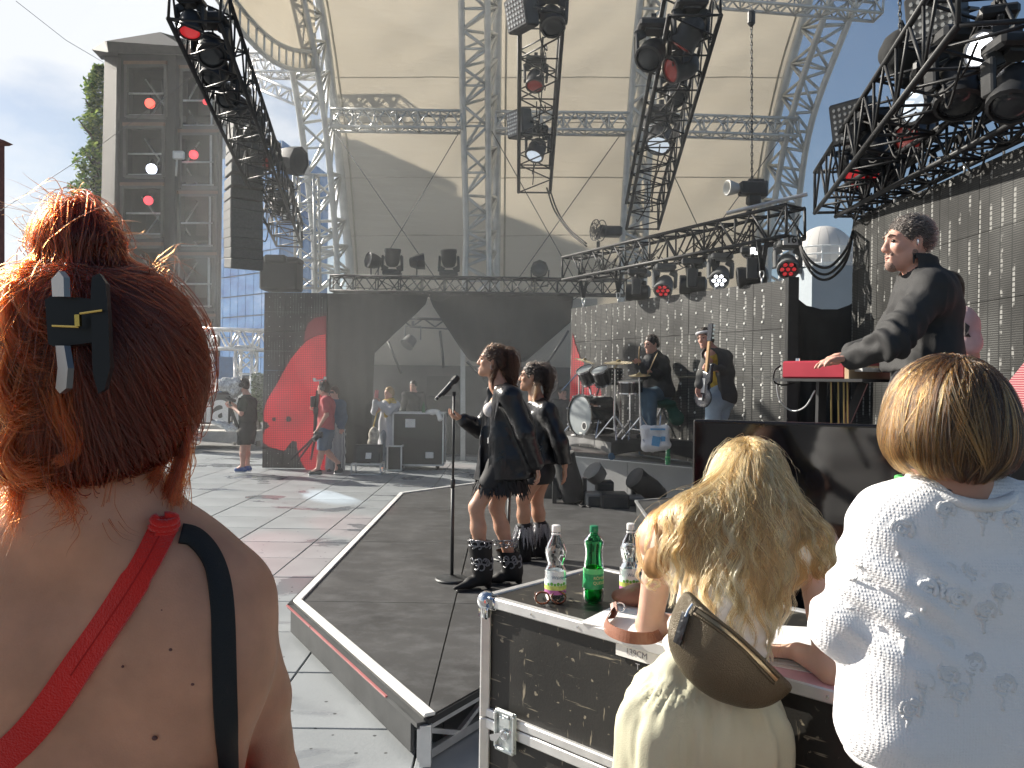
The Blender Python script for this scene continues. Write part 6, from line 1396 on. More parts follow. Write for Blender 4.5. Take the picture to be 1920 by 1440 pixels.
 # ---------------------------------------------------------------- the front singer
def singer(J,Y,label,hems,boots,first):
 root=thing('person',label,'person',(J['pe'].x,J['pe'].y,RZ));k=.96
 s,q,fr=body_sdf(J,k,True);b=blob('body',s,SK2 if first else SK4,root,.0075)
 face_parts(root,q,fr,k,first)
 jk=garment(J,.022,'long',None,k,neck=True,loose=(.012,.035,.05),slk=1.15)
 for a,c,ra,rb in hems:jk.cone(a,c,ra,rb,.06,fl=((.15,1,0),.72))
 jk.clip(hems[0][1]+V((0,0,.0)),(.08,0,-1),.008)
 for a,c,ra in J['slot']:jk.cone(a,c,ra,ra*.8,.012,'-')
 jk.clip(V(J['nb'])+V((-.0,0,.02)),(-.35,0,1),.02)
 def dsp(v):return.007*vnoise(v*np.array((1.6,1.6,.7)),9,5)+.004*vnoise(v*np.array((1.2,1.2,.8)),22,8)
 jb=blob('leather_jacket',jk,M_lea,root,.0085,dsp)
 tp=SDF();tp.cone(J['wa'],J['ch'],.112*k+.006,.124*k,.05,fl=J.get('fl'));tp.clip(V(J['ch'])+V((0,0,.045)),(-.2,0,1),.004);tp.clip(V(J['wa'])+V((0,0,.02)),(0,0,-1),.004)
 for sd in(-1,1):tp.ell(V(J['ch'])+V(J['f']).normalized()*.085+V((0,.065*sd,-.02)),(.062,.06,.058),None,.03)
 blob('bustier',tp,cloth('pale_bustier',(.5,.47,.46)if first else(.42,.4,.4),.6),root,.008)
 sk=SDF();sk.cone(J['hl'],J['hr'],.104*k,None,.05);sk.cone(J['pe'],V(J['pe'])-V((0,0,.1)),.135*k,.15*k,.05,fl=J.get('fl'))
 for t in 'lr':sk.cone(J['h'+t],V(J['h'+t]).lerp(J['k'+t],.42),.1*k,.09*k,.04)
 sk.clip(J['hemz'],(0,0,-1),.004);blob('skirt',sk,M_lat,root,.0085)
 return root,q,fr,k
Ys=PZ(895,1098,RZ).y-.02
J=JP(Ys,head=(923,676),nb=(934,722,.0),ch=(944,765,.0),wa=(938,822,0),pe=(943,858,0),sl=(955,744,-.155),sr=(937,740,.155),el=(985,812,-.21),wl=(1006,872,-.16),er=(903,806,.25),wr=(869,788,.17),hl=(940,872,-.075),hr=(949,872,.075),kl=(893,951,-.1),kr=(931,951,.05),al=(905,1072,-.07),ar=(962,1068,.08),tl=(873,1096,-.13),tr=(934,1085,.06))
J.update(f=(-1,.02,.09),u=(.08,0,1),boots=1,fl=((.94,.1,-.2),.74),hdl=(.25,-.1,-1),hnl=(-1,.1,0),hcl=.7,hsl=-1,hdr=(-.9,-.3,.28),hnr=(.1,.2,1),hcr=.75,hsr=1,hemz=P(940,913,Ys))
J['slot']=[(P(908,742,Ys-.085),P(914,935,Ys-.1),.05),(P(900,742,Ys),P(900,935,Ys+.02),.045),(P(916,730,Ys-.04),P(908,790,Ys-.06),.05)]
sing1,q,fr,k=singer(J,Ys,'dark haired woman in long black leather blazer singing at the front microphone',[(P(950,790,Ys),P(948,896,Ys-.01),.185,.225),(P(957,820,Ys-.02),P(954,896,Ys-.04),.185,.205)],'cow',True)
def hx(s):s.cone(q(0,-.1,.055),q(0,-.145,.02),.024,.022,.02);s.chain([q(.0,-.1,.06),q(.01,-.13,.0),q(.015,-.15,-.1),q(.01,-.165,-.2),q(0,-.15,-.27)],[.02,.032,.034,.026,.01],.02)
short_hair(sing1,cap_hair(sing1,q,fr,H_BR,.007,k,hx,vol=.005,down=0,fringe=.032),1800,.022,HS_BR,fr)
def tail(root,q,m_,pts,n,r0,rad,wave=.006,name='ponytail'):
 c=np.array(catmull([A3(p)for p in pts],6));kk=len(c);o=rng.normal(size=(n,1,3))*r0;t=np.linspace(0,1,kk)[None,:,None];ph=rng.uniform(0,6.28,(n,1,1));fq=rng.uniform(5,9,(n,1,1))
 arr=c[None]+o*(.45+1.1*np.sin(np.pi*np.minimum(1,t*1.1+.12)))+rng.normal(size=(n,1,3))*wave*np.sin(t*fq+ph);return hair_obj(name,arr,rad,m_,root)
tail(sing1,q,HS_BR,[q(0,-.09,.075),q(0,-.13,.05),q(.01,-.145,-.04),q(.015,-.155,-.14),q(.01,-.16,-.23),q(0,-.145,-.31)],900,.016,.0013)
tail(sing1,q,HS_BR,[q(-.055,.02,.06),q(-.07,-.02,.0),q(-.068,-.03,-.07),q(-.06,-.02,-.15),q(-.06,-.03,-.22)],160,.006,.001,name='side_hair')
part('scrunchie',mat('pale_band',(.4,.34,.26),.6),sing1,lambda m:m.tube([q(.026*math.cos(a),-.1+.004*math.sin(a),.07+.026*math.sin(a))for a in np.linspace(0,6.283,13)],.009,6),True)
part('earring',M_chrome,sing1,lambda m:m.tube([q(-.078,-.012,-.05)+V((.016*math.cos(a),0,.016*math.sin(a)))for a in np.linspace(0,6.283,13)],.0018,5),True)
part('belt_buckle',M_chrome,sing1,lambda m:m.box(P(919,826,Ys-.115),(.035,.03,.05),Matrix.Rotation(.5,3,'Z'),.006))
def fringe(root,cx,z0,rx,ry,n,ln,name='skirt_fringe',m_=M_lat,sk=.3):
 m=MB()
 for i in range(n):
  a=6.283*i/n;b_=V((cx.x+rx*math.cos(a),cx.y+ry*math.sin(a),z0+random.uniform(-.015,.03)));l_=ln*random.uniform(.6,1.25);e=b_+V((random.uniform(-sk,sk)*l_+.2*l_*math.cos(a),random.uniform(-sk,sk)*l_,-l_));t=V((-math.sin(a),math.cos(a),0))*.009
  m._add([b_-t,b_+t,b_.lerp(e,.55)+t*.8+V((0,0,0)),e,b_.lerp(e,.55)-t*.8],[[0,1,2,3,4]])
 o=m.build(name,m_,root);o.modifiers.new('t','SOLIDIFY').thickness=.003;return o
fringe(sing1,P(942,905,Ys),P(943,911,Ys).z,.17,.15,170,.075);fringe(sing1,P(942,900,Ys),P(943,900,Ys).z,.175,.155,170,.08,'skirt_fringe');fringe(sing1,P(918,900,Ys-.04),P(918,908,Ys).z,.1,.12,110,.07,'skirt_fringe')
M_boot=mat('black_suede',(.012,.012,.013),.7);M_seq=mat('silver_sequins',(.36,.36,.38),.3,.7,var=.4,vs=160,bump=.8,bs=500)
def cowboy(root,J,t):
 an,to=V(J['a'+t]),V(J['t'+t]);d=to-an;d.z=0;d.normalize();kn=V(J['k'+t]);up=(kn-an).normalized();tp_=an.lerp(kn,.5);z0=RZ
 s=SDF();hb=V((an.x,an.y,z0+.06));s.cone(an+up*.0,tp_,.074,.09,.03);s.cone(V((an.x,an.y,z0+.085))-d*.01,an+up*.02,.052,.068,.03);s.cone(V((an.x,an.y,z0+.07))-d*.005,V((an.x,an.y,z0+.055))+d*.1,.044,.038,.03);s.cone(V((an.x,an.y,z0+.05))+d*.1,V((an.x,an.y,z0+.025))+d*.215,.037,.012,.02)
 s.cone(V((an.x,an.y,z0+.07))-d*.035,V((an.x,an.y,z0+.02))-d*.045,.034,.026,.01);s.clip((an.x,an.y,z0+.002),(0,0,-1),.002);s.clip(tp_+up*.0,up-d*.25,.004)
 b_=blob('boot',s,M_boot,root,.0065)
 sd=V((0,-1,0));sd=(sd-up*sd.dot(up)).normalized()
 def orn(m):
  for side in(sd,(sd-d*.9).normalized(),(sd+d*.9).normalized(),-sd):
   ax=side.cross(up).normalized();c0=an.lerp(kn,.3);rr=.088
   for(x,y,r_)in((-.03,.085,.022),(.03,.085,.022),(0,.12,.016),(-.035,-.05,.022),(.035,-.05,.022),(0,-.085,.024),(0,.06,.012)):
    pts=[]
    for a in np.linspace(.4,5.4,12):
     p=c0+ax*(x+r_*math.cos(a))+up*(y+r_*math.sin(a))+side*rr;g=s.grad(A3(p)[None])[0];dd=float(s.ev(A3(p)[None])[0]);pts.append(p-V(g)*(dd-.002))
    m.tube(pts,.0055,5)
 part('sequin_ornament',M_seq,b_,orn,True,kind='stuff')
 part('sole',M_mh,b_,lambda m:m.bar(V((an.x,an.y,z0+.006))+d*.02,V((an.x,an.y,z0+.006))+d*.2,.06,.01,bev=.003))
cowboy(sing1,J,'l');cowboy(sing1,J,'r')
part('lapel',M_lea,sing1,lambda m:m.slab([P(946,722,Ys-.155),P(934,760,Ys-.2),P(925,795,Ys-.19),P(931,752,Ys-.18),P(938,745,Ys-.19),P(933,738,Ys-.17)],(0,-1,.2),.006))
# ---------------------------------------------------------------- the second singer
Y2=PZ(985,1050,RZ).y
J=JP(Y2,head=(997,706),nb=(1006,750,0),ch=(1014,790,0),wa=(1008,842,0),pe=(1012,872,0),sl=(1026,772,-.155),sr=(1008,768,.155),el=(1050,828,-.21),wl=(1059,874,-.15),er=(985,830,.22),wr=(955,850,.16),hl=(1010,884,-.075),hr=(1018,884,.075),kl=(981,936,-.09),kr=(1006,934,.06),al=(984,1028,-.06),ar=(1017,1024,.08),tl=(960,1047,-.1),tr=(996,1043,.06))
J.update(f=(-1,.12,.02),u=(.05,0,1),boots=1,fl=((.94,.1,-.2),.74),hdl=(.1,-.1,-1),hnl=(-1,.1,0),hcl=.5,hsl=-1,hdr=(-.9,-.1,-.2),hnr=(0,0,-1),hcr=.5,hemz=P(1010,905,Y2))
J['slot']=[(P(984,765,Y2-.07),P(990,935,Y2-.1),.05),(P(978,765,Y2+.03),P(976,935,Y2+.03),.045)]
sing2,q,fr,k=singer(J,Y2,'second woman in black leather jacket standing close behind the front singer',[(P(1018,812,Y2),P(1022,868,Y2),.16,.18)],'fringe',False)
def hx(s):s.chain([q(0,-.085,.07),q(0,-.13,.03),q(0,-.14,-.08),q(0,-.12,-.2)],[.025,.036,.034,.012],.02)
short_hair(sing2,cap_hair(sing2,q,fr,H_DK,.007,k,hx,vol=.005,down=.01,fringe=.032),1500,.022,HS_DK,fr)
tail(sing2,q,HS_DK,[q(0,-.08,.085),q(0,-.13,.06),q(0,-.145,-.03),q(0,-.145,-.13),q(0,-.13,-.22)],600,.016,.0014)
tail(sing2,q,hair_mat('strand_highlight',(.16,.09,.05)),[q(-.06,-.05,-.03),q(-.07,-.05,-.09),q(-.075,-.04,-.16),q(-.08,-.03,-.21)],130,.01,.0012,name='side_hair')
for t in 'lr':
 an,kn=V(J['a'+t]),V(J['k'+t]);s=SDF();d=V(J['t'+t])-an;d.z=0;d.normalize();s.cone(an-V((0,0,.02)),an.lerp(kn,.42),.056,.066,.03);s.cone(V((an.x,an.y,RZ+.05)),V((an.x,an.y,RZ+.03))+d*.19,.044,.022,.03);s.cone(V((an.x,an.y,RZ+.08)),V((an.x,an.y,RZ+.02))-d*.03,.04,.03,.02);s.clip((0,0,RZ+.002),(0,0,-1));b_=blob('boot',s,M_boot,sing2,.008)
 tp_=an.lerp(kn,.42);fringe(sing2,tp_,tp_.z,.068,.068,46,.15,'boot_fringe',M_seq,.12);fringe(sing2,tp_-V((0,0,.1)),tp_.z-.09,.066,.066,40,.13,'boot_fringe',M_boot,.15)
 # ---------------------------------------------------------------- the keyboard player
Yk=3.75
J=JP(Yk,head=(1701,455),nb=(1727,520,0),ch=(1735,575,0),wa=(1730,660,0),pe=(1728,715,0),sl=(1745,548,-.18),sr=(1715,545,.19),el=(1672,640,-.24),wl=(1596,672,-.02),er=(1660,640,.26),wr=(1600,664,.3),hl=(1725,735,-.1),hr=(1735,735,.1),kl=(1715,900,-.1),kr=(1735,900,.12),al=(1725,1080,-.1),ar=(1740,1080,.12),tl=(1670,1110,-.12),tr=(1690,1110,.1))
for a in 'lr':
 J['a'+a].z=SZ+.1;J['t'+a].z=SZ+.045;J['k'+a].z=SZ+.5
J.update(f=(-1,-.04,-.03),u=(.02,0,1),fl=((.95,.1,0),.8),hdl=(-1,.1,-.05),hnl=(0,0,-1),hcl=.45,hsl=1,hdr=(-1,0,-.1),hnr=(0,0,-1),hcr=.4,hsr=-1)
man=thing('person','bearded man in black softshell jacket playing the red keyboard','person',(J['pe'].x,Yk,SZ));k=1.05
s,q,fr=body_sdf(J,k);blob('body',s,SK3,man,.0075);face_parts(man,q,fr,k,brow=mat('brow_grey',(.12,.09,.07),.8))
jk=garment(J,.024,'long',P(1728,695,Yk),k,loose=(.024,.034,.044),slk=1.02);jk.cone(J['nb']-V((0,0,.03)),J['nb']+V((-.03,0,.12)),.092,.088,.02);jk.cone(J['nb']+V((-.03,0,.05)),J['nb']+V((-.045,0,.2)),.078,.078,.008,'-');jk.clip(P(1730,690,Yk),(.12,0,-1),.01)
jk.clip(J['nb']+V((0,0,.1)),(.1,0,1),.008)
M_soft=cloth('black_softshell',(.028,.028,.029),.75,.2,300)
el_=A3(J['el']);blob('jacket',jk,M_soft,man,.009,lambda v:.012*vnoise(v*np.array((1,1,1.4)),9,2)+.008*(.5-np.abs(vnoise(v*np.array((1.3,1,.8)),17,4)))+.012*np.exp(-((v-el_)**2).sum(1)/.02)*np.sin(v[:,0]*90+v[:,2]*50+3*vnoise(v,12)))
part('sleeve_badge',M_white,man,lambda m:m.box(P(1783,520,Yk-.12),(.04,.006,.006),Matrix.Rotation(.5,3,'Y')))
tr_=trousers(J,.022,.97,k);blob('trousers',tr_,cloth('grey_trousers',(.13,.13,.14)),man,.012,folds(.006,9,2))
for t in 'lr':shoe(J,t,man,M_mh,1.05)
cp_=cap_hair(man,q,fr,H_SP,.0065,k,None,vol=.003,down=-.014,fringe=.034,nape=0,disp=lambda v:.0015*vnoise(v,120,3))
short_hair(man,cp_,2600,.016,hair_mat('strand_salt',(.05,.04,.034),.35,.6),fr)
bd_=SDF();r_,f_,u_=fr
for t in(-1,1):bd_.cone(q(0,.066,-.1),q(.05*t,-.0,-.05),.0245*k,.0235*k,.02)
bd_.ell(q(0,.076,-.1),(.026,.023,.022),np.array(fr).T,.015);bd_.cone(q(-.024,.082,-.0545),q(.024,.082,-.0545),.0095,None,.006)
bd_.ell(q(0,.098,-.07),(.018,.02,.01),np.array(fr).T,.004,'-')
blob('beard',bd_,mat('stubble',(.24,.155,.125),.8,var=.4,vs=120),man,.005,lambda v:.001*vnoise(v,120))
part('ear_monitor',M_chrome,man,lambda m:m.sphere(q(-.084,-.0,-.012),(.006,.012,.016),8,6))
# ---------------------------------------------------------------- guitarist half hidden behind him
Yg=5.1
J=JP(Yg,head=(1772,545),nb=(1780,590),ch=(1785,625),wa=(1785,680),pe=(1785,720),sl=(1800,605,-.17),sr=(1770,603,.18),el=(1822,668,-.22),wl=(1775,690,-.25),er=(1740,660,.25),wr=(1725,640,.2),hl=(1780,735,-.1),hr=(1790,735,.1),kl=(1780,820,-.1),kr=(1795,820,.1),al=(1785,900,-.1),ar=(1795,900,.1),tl=(1765,915,-.12),tr=(1775,915,.1))
for a in 'lr':J['a'+a].z=SZ+.1;J['t'+a].z=SZ+.045;J['k'+a].z=SZ+.48
J.update(f=(-1,-.2,0),u=(0,0,1),fl=((.95,.1,0),.8),hdl=(-1,0,0),hnl=(0,1,0),hdr=(-1,0,.2),hnr=(0,-1,0))
gm=thing('person','musician in a pink white shirt mostly hidden behind the keyboard player','person',(J['pe'].x,Yg,SZ));s,q,fr=body_sdf(J,1.05);blob('body',s,SK3,gm,.011);face_parts(gm,q,fr);cap_hair(gm,q,fr,H_DK,.012)
g_=garment(J,.03,'short',P(1785,720,Yg),1.05);g_.clip(P(1785,735,Yg),(0,0,-1),.01);sh_=blob('shirt',g_,cloth('pink_white_shirt',(.62,.42,.42),.8),gm,.012,folds(.008,9));blob('trousers',trousers(J,.02,.97),M_lat,gm,.014)
for t in 'lr':shoe(J,t,gm,M_mh)
part('shirt_print',mat('print_dark',(.05,.04,.04),.6),sh_,lambda m:m.slab([P(1806,605,Yg-.26),P(1815,612,Yg-.27),P(1812,625,Yg-.27),P(1817,632,Yg-.27),P(1806,630,Yg-.26)],(0,-1,0),.02))
def guitar(label,nk0,nk1,body_c,up,nrm,col,L_=.42):
 t=thing('bass_guitar',label,'guitar',body_c);nk0,nk1,bc=V(nk0),V(nk1),V(body_c);d=(nk1-nk0).normalized();n=V(nrm).normalized();n=(n-d*n.dot(d)).normalized();r_=d.cross(n);rot=np.array([r_,n,d]).T
 s=SDF();s.ell(bc,(.155,.024,.12),rot,.05);s.ell(bc+d*.2-r_*.02,(.115,.022,.1),rot,.06);s.cone(bc+d*.2+r_*.09,bc+d*.36+r_*.1,.035,.02,.03);s.cone(bc+d*.2-r_*.09,bc+d*.3-r_*.11,.03,.02,.03);s.clip(bc+n*.021,n,.004);s.clip(bc-n*.021,-n,.004)
 blob('guitar_body',s,col,t,.009);part('neck',mat('maple',(.4,.25,.12),.4),t,lambda m:m.bar(nk0,nk1,.048,.022,up=n,bev=.006));hd_=part('headstock',col,t,lambda m:m.bar(nk1,nk1+d*.2,.085,.02,up=n,bev=.008));part('tuner',M_chrome,hd_,lambda m:[m.box(nk1+d*(.04+.045*i)+r_*.055,(.02,.02,.02))for i in range(4)])
 part('bridge',M_chrome,t,lambda m:m.box(bc+n*.026,(.07,.02,.07),Matrix((r_,n,d)).transposed(),.004));part('pickguard',M_white,t,lambda m:m.box(bc+d*.13+n*.024,(.09,.006,.16),Matrix((r_,n,d)).transposed(),.004))
 return t
guitar('guitar held by the musician in the pink white shirt',P(1775,690,Yg-.3),P(1715,630,Yg-.2),P(1800,715,Yg-.3),(0,0,1),(-.3,-1,.1),mat('sunburst',(.3,.1,.03),.25,coat=.5))
# ---------------------------------------------------------------- the drummer
Yd=10.8
J=JP(Yd,head=(1221,645),nb=(1229,670,.02),ch=(1231,690,.02),wa=(1236,716,.06),pe=(1240,736,.06),sl=(1219,678,-.14),sr=(1242,678,.17),el=(1209,702,-.24),wl=(1198,686,-.3),er=(1244,706,-.02),wr=(1222,700,-.24),hl=(1235,740,-.04),hr=(1245,740,.12),kl=(1208,738,-.25),kr=(1222,742,-.3),al=(1214,786,-.2),ar=(1222,788,-.25),tl=(1198,797,-.3),tr=(1207,797,-.36))
for a in 'lr':J['a'+a].z=RT+.1;J['t'+a].z=RT+.045
J.update(f=(-.85,-.5,-.18),u=(-.08,-.02,1),hdl=(-.2,-.3,.9),hnl=(-.5,-.8,0),hcl=1.5,hdr=(-.5,-.4,.35),hnr=(-.6,-.5,-.4),hcr=1.5)
dm=thing('person','bearded drummer in black jacket holding two sticks behind the drums','person',(J['pe'].x,Yd,RT));s,q,fr=body_sdf(J,1.0);blob('body',s,SK3,dm,.01);face_parts(dm,q,fr)
g_=garment(J,.032,'long',J['pe'],1.0,loose=(.02,.02,.02));g_.cone(J['nb']-V((0,0,.02)),J['nb']+V((0,0,.035)),.08,.076,.02);g_.clip(J['pe']-V((0,0,.06)),(0,0,-1),.01);blob('jacket',g_,cloth('black_jacket',(.022,.024,.026),.55),dm,.011,folds(.01,11))
blob('jeans',trousers(J,.016,.97),cloth('blue_jeans',(.06,.11,.16)),dm,.012,folds(.006,12));cp_=cap_hair(dm,q,fr,H_DK,.009,vol=.005,down=.005,fringe=.036)
short_hair(dm,cp_,900,.012,HS_DK,fr);b_=SDF();[b_.cone(q(0,.066,-.1),q(.05*t,0,-.05),.0215,.021,.02)for t in(-1,1)];b_.ell(q(0,.098,-.07),(.018,.02,.01),np.array(fr).T,.004,'-');blob('beard',b_,H_DK,dm,.007)
for t in 'lr':shoe(J,t,dm,M_mh)
for(a,b,lb)in((P(1197,690,Yd-.34),P(1199,649,Yd-.36),'upright drumstick in the drummers raised hand'),(P(1214,702,Yd-.34),P(1233,661,Yd-.3),'drumstick leaning across the drummers chest')):
 m=MB();m.tube([a,a.lerp(b,.85),b],[.008,.007,.004],7);o=m.build('drumstick',mat('hickory',(.5,.36,.2),.5),None,None,True);tag(o,lb,'drumstick')
 # ---------------------------------------------------------------- the bassist
Yb=9.2
J=JP(Yb,head=(1322,634),nb=(1338,660,.02),ch=(1344,682,.02),wa=(1346,716,.02),pe=(1350,742,.02),sl=(1330,668,-.12),sr=(1358,670,.16),el=(1318,705,-.25),wl=(1312,722,-.3),er=(1366,700,-.02),wr=(1333,689,-.24),hl=(1341,750,-.08),hr=(1358,750,.1),kl=(1333,806,-.1),kr=(1345,806,.02),al=(1340,880,-.05),ar=(1362,880,.15),tl=(1325,895,-.18),tr=(1350,895,0))
for a in 'lr':J['a'+a].z=SZ+.1;J['t'+a].z=SZ+.045
J.update(f=(-.72,-.68,-.1),u=(-.25,-.02,1),hdl=(-.3,-.2,-1),hnl=(.4,-1,0),hcl=.5,hdr=(-.9,-.3,.1),hnr=(-.2,-.8,0),hcr=1.1)
bm=thing('person','bassist in grey blazer and yellow shirt standing before the dotted screen','person',(J['pe'].x,Yb,SZ));s,q,fr=body_sdf(J,1.0);blob('body',s,SK3,bm,.0095);face_parts(bm,q,fr,smile=True)
g_=garment(J,.03,'long',J['pe'],1.0,loose=(.01,.02,.03));g_.clip(J['pe']-V((0,0,.05)),(-.25,0,-1),.01);g_.cone(J['ch']+V((-.12,-.17,.1)),J['pe']+V((-.16,-.2,-.1)),.085,.13,.02,'-');g_.cone(J['nb']+V((-.05,-.06,0)),J['ch']+V((-.1,-.14,0)),.05,.08,.02,'-');blob('blazer',g_,cloth('grey_blazer',(.075,.075,.072),.8),bm,.0095,folds(.007,10))
g_=garment(J,.008,None,J['pe'],1.0);g_.clip(J['pe']-V((0,0,.02)),(0,0,-1),.01);g_.clip(J['nb']+V((0,0,.01)),(-.2,-.2,1),.01);blob('shirt',g_,cloth('yellow_shirt',(.5,.36,.06),.8,var=.4,vs=14),bm,.01)
blob('jeans',trousers(J,.015,.97),cloth('pale_jeans',(.3,.38,.46)),bm,.011,folds(.006,12));cap_hair(bm,q,fr,H_DK,.009)
part('headband',cloth('white_band',(.6,.6,.62)),bm,lambda m:m.tube([q(.082*math.cos(a),-.005+.098*math.sin(a),.055+.012*math.sin(a))for a in np.linspace(0,6.283,21)],.017,6),True)
for t in 'lr':shoe(J,t,bm,M_mh)
guitar('dark bass guitar hanging upright in front of the bassist',P(1322,720,Yb-.34),P(1330,640,Yb-.36),P(1318,745,Yb-.32),(0,0,1),(-.9,-.4,0),mat('bass_black',(.02,.022,.03),.25,coat=.4))
# ---------------------------------------------------------------- cameraman with his rig
Yc=14.3
J=JP(Yc,head=(456,722),nb=(463,742),ch=(464,758),wa=(465,784),pe=(464,803),sl=(459,750,-.17),sr=(466,750,.18),el=(452,776,-.28),wl=(436,764,-.12),er=(456,774,.25),wr=(434,755,.16),hl=(460,812,-.09),hr=(466,812,.1),kl=(456,842,-.1),kr=(463,842,.1),al=(455,874,-.1),ar=(464,872,.1),tl=(443,881,-.12),tr=(453,879,.1))
J.update(f=(-1,.1,-.05),u=(0,0,1),hdl=(-1,.1,.1),hnl=(0,0,1),hcl=1.2,hdr=(-1,0,.1),hnr=(0,0,-1),hcr=1.2)
dz=.055-J['tl'].z
for a,b in J.items():
 if isinstance(b,V)and len(a)<=4 and a not in('f','u'):pass
cm=thing('person','cameraman in black vest and shorts carrying a stabiliser rig','person',(J['pe'].x,Yc,0));s,q,fr=body_sdf(J,.97);blob('body',s,SK3,cm,.0115);face_parts(cm,q,fr)
g_=garment(J,.02,'short',J['pe'],.97);g_.clip(J['pe']-V((0,0,.04)),(0,0,-1),.01);blob('t_shirt',g_,cloth('dark_green_shirt',(.05,.06,.045)),cm,.013,folds(.008,10))
g_=garment(J,.04,None,J['pe'],.97);g_.clip(J['wa']-V((0,0,.06)),(0,0,-1),.01);g_.clip(J['nb']-V((0,0,.03)),(0,0,1),.01);g_.cone(J['ch']+V((0,-.4,.1)),J['ch']+V((0,-.2,.0)),.1,.06,.02,'-');blob('vest',g_,cloth('black_vest',(.03,.032,.03)),cm,.013,folds(.008,12))
g_=trousers(J,.035,.5,.97);[g_.cone(V(J['h'+t]),V(J['k'+t]),.12,.115,.03)for t in 'lr'];g_.clip(P(460,833,Yc),(0,0,-1),.01);blob('shorts',g_,cloth('black_shorts',(.02,.021,.022)),cm,.013,folds(.01,9));cap_hair(cm,q,fr,H_DK,.011)
part('headset',M_mh,cm,lambda m:(m.tube([q(.1*math.cos(a),-.01,.03+.1*math.sin(a))for a in np.linspace(0,3.14,11)],.012,6),m.lathe(q(-.09,-.01,0),fr[0],[(-.03,.04),(.0,.045)],10)),True)
for t in 'lr':shoe(J,t,cm,mat('blue_trainer',(.04,.1,.3),.5),1.0,M_white)
rig=thing('camera_stabiliser','camera rig wrapped in clear plastic held before the cameraman','camera rig',P(430,760,Yc));part('post',M_mh,rig,lambda m:m.tube([P(431,738,Yc),P(429,806,Yc)],.022,8),True)
part('camera_body',M_mh,rig,lambda m:(m.box(P(434,724,Yc),(.3,.16,.16),bev=.02),m.box(P(428,738,Yc),(.3,.1,.04))))
w_=SDF();w_.cone(P(418,722,Yc),P(445,722,Yc),.12,.13,.03);w_.cone(P(425,726,Yc),P(440,735,Yc),.1,.1,.04);blob('plastic_cover',w_,mat('crinkled_plastic',(.55,.57,.58),.15,.3,var=.5,vs=40,bump=1,bs=50),rig,.016,lambda v:.03*vnoise(v,16)+.015*vnoise(v,34))
part('lens_hood',M_white,rig,lambda m:m.lathe(P(409,722,Yc),V((-1,-.5,0)),[(-.1,.07),(0,.1),(.05,.12),(.05,.08),(0,.06)],18),'auto');part('lens',LENS['dark'],rig,lambda m:m.lathe(P(408.5,722,Yc),V((-1,-.5,0)),[(0,.07),(.03,.05)],14))
w_=SDF();w_.cone(P(400,792,Yc),P(442,802,Yc),.05,.06,.03);w_.cone(P(414,796,Yc),P(436,806,Yc),.06,.05,.04);blob('battery_sled',w_,mat('crinkled_plastic',(.55,.57,.58)),rig,.016,lambda v:.03*vnoise(v,18));part('sled_arm',M_mh,rig,lambda m:(m.bar(P(396,788,Yc),P(425,796,Yc),.05,.05),m.bar(P(425,746,Yc),P(440,752,Yc-.1),.06,.05),m.tube([P(432,764,Yc),P(445,800,Yc-.1)],.03,6)))
# ---------------------------------------------------------------- man in red with a tripod
Yr=14.2
J=JP(Yr,head=(606,728),nb=(612,745),ch=(613,760),wa=(611,788),pe=(610,805),sl=(611,752,-.17),sr=(613,752,.18),el=(612,778,-.24),wl=(597,803,-.2),er=(600,776,.22),wr=(592,770,.12),hl=(606,814,-.09),hr=(614,814,.1),kl=(603,846,-.12),kr=(612,846,.08),al=(596,880,-.12),ar=(634,868,.1),tl=(582,887,-.16),tr=(630,884,.08))
J.update(f=(-1,.05,0),u=(0,0,1),hdl=(-.4,0,-1),hnl=(-1,0,0),hcl=1.2,hdr=(-.8,0,.2),hnr=(0,0,1),hcr=1.3)
rm=thing('person','bearded man in red shirt and denim shorts walking with a tripod','person',(J['pe'].x,Yr,0));s,q,fr=body_sdf(J,.99);blob('body',s,SK3,rm,.0115);face_parts(rm,q,fr)
g_=garment(J,.022,'short',J['pe'],.99);g_.clip(P(610,806,Yr),(0,0,-1),.01);blob('t_shirt',g_,cloth('red_shirt',(.45,.09,.1)),rm,.012,folds(.008,10));g_=trousers(J,.025,.5,.99);g_.clip(P(606,843,Yr),(0,0,-1),.01);blob('shorts',g_,cloth('denim_shorts',(.1,.14,.2)),rm,.012,folds(.008,10));cap_hair(rm,q,fr,H_BR,.011)
b_=SDF();[b_.cone(q(0,.066,-.1),q(.05*t,0,-.05),.026,.023,.02)for t in(-1,1)];b_.ell(q(0,.1,-.07),(.018,.02,.01),np.array(fr).T,.004,'-');blob('beard',b_,H_BR,rm,.009)
part('headset',M_mh,rm,lambda m:(m.tube([q(.1*math.cos(a),-.01,.03+.1*math.sin(a))for a in np.linspace(0,3.14,11)],.012,6),m.lathe(q(-.09,-.01,0),fr[0],[(-.03,.04),(.0,.045)],10)),True)
for t in 'lr':shoe(J,t,rm,mat('dark_trainer',(.04,.045,.045),.6),1.0,M_white)
tp_=thing('tripod','black folded tripod carried upright by the man in red','tripod',P(592,770,Yr));part('column',M_mh,tp_,lambda m:m.bar(P(596,732,Yr+.05),P(590,820,Yr),.06,.06));part('tripod_head',M_mh,tp_,lambda m:(m.box(P(594,770,Yr),(.1,.14,.12),bev=.01),m.box(P(588,753,Yr),(.09,.09,.2),bev=.01)))
for(x,y)in((545,862),(557,866),(583,862)):part('leg',M_mh,tp_,lambda m:m.tube([P(591,818,Yr),P(x,y,Yr+(.2 if x>570 else-.1))],[.025,.018],6))
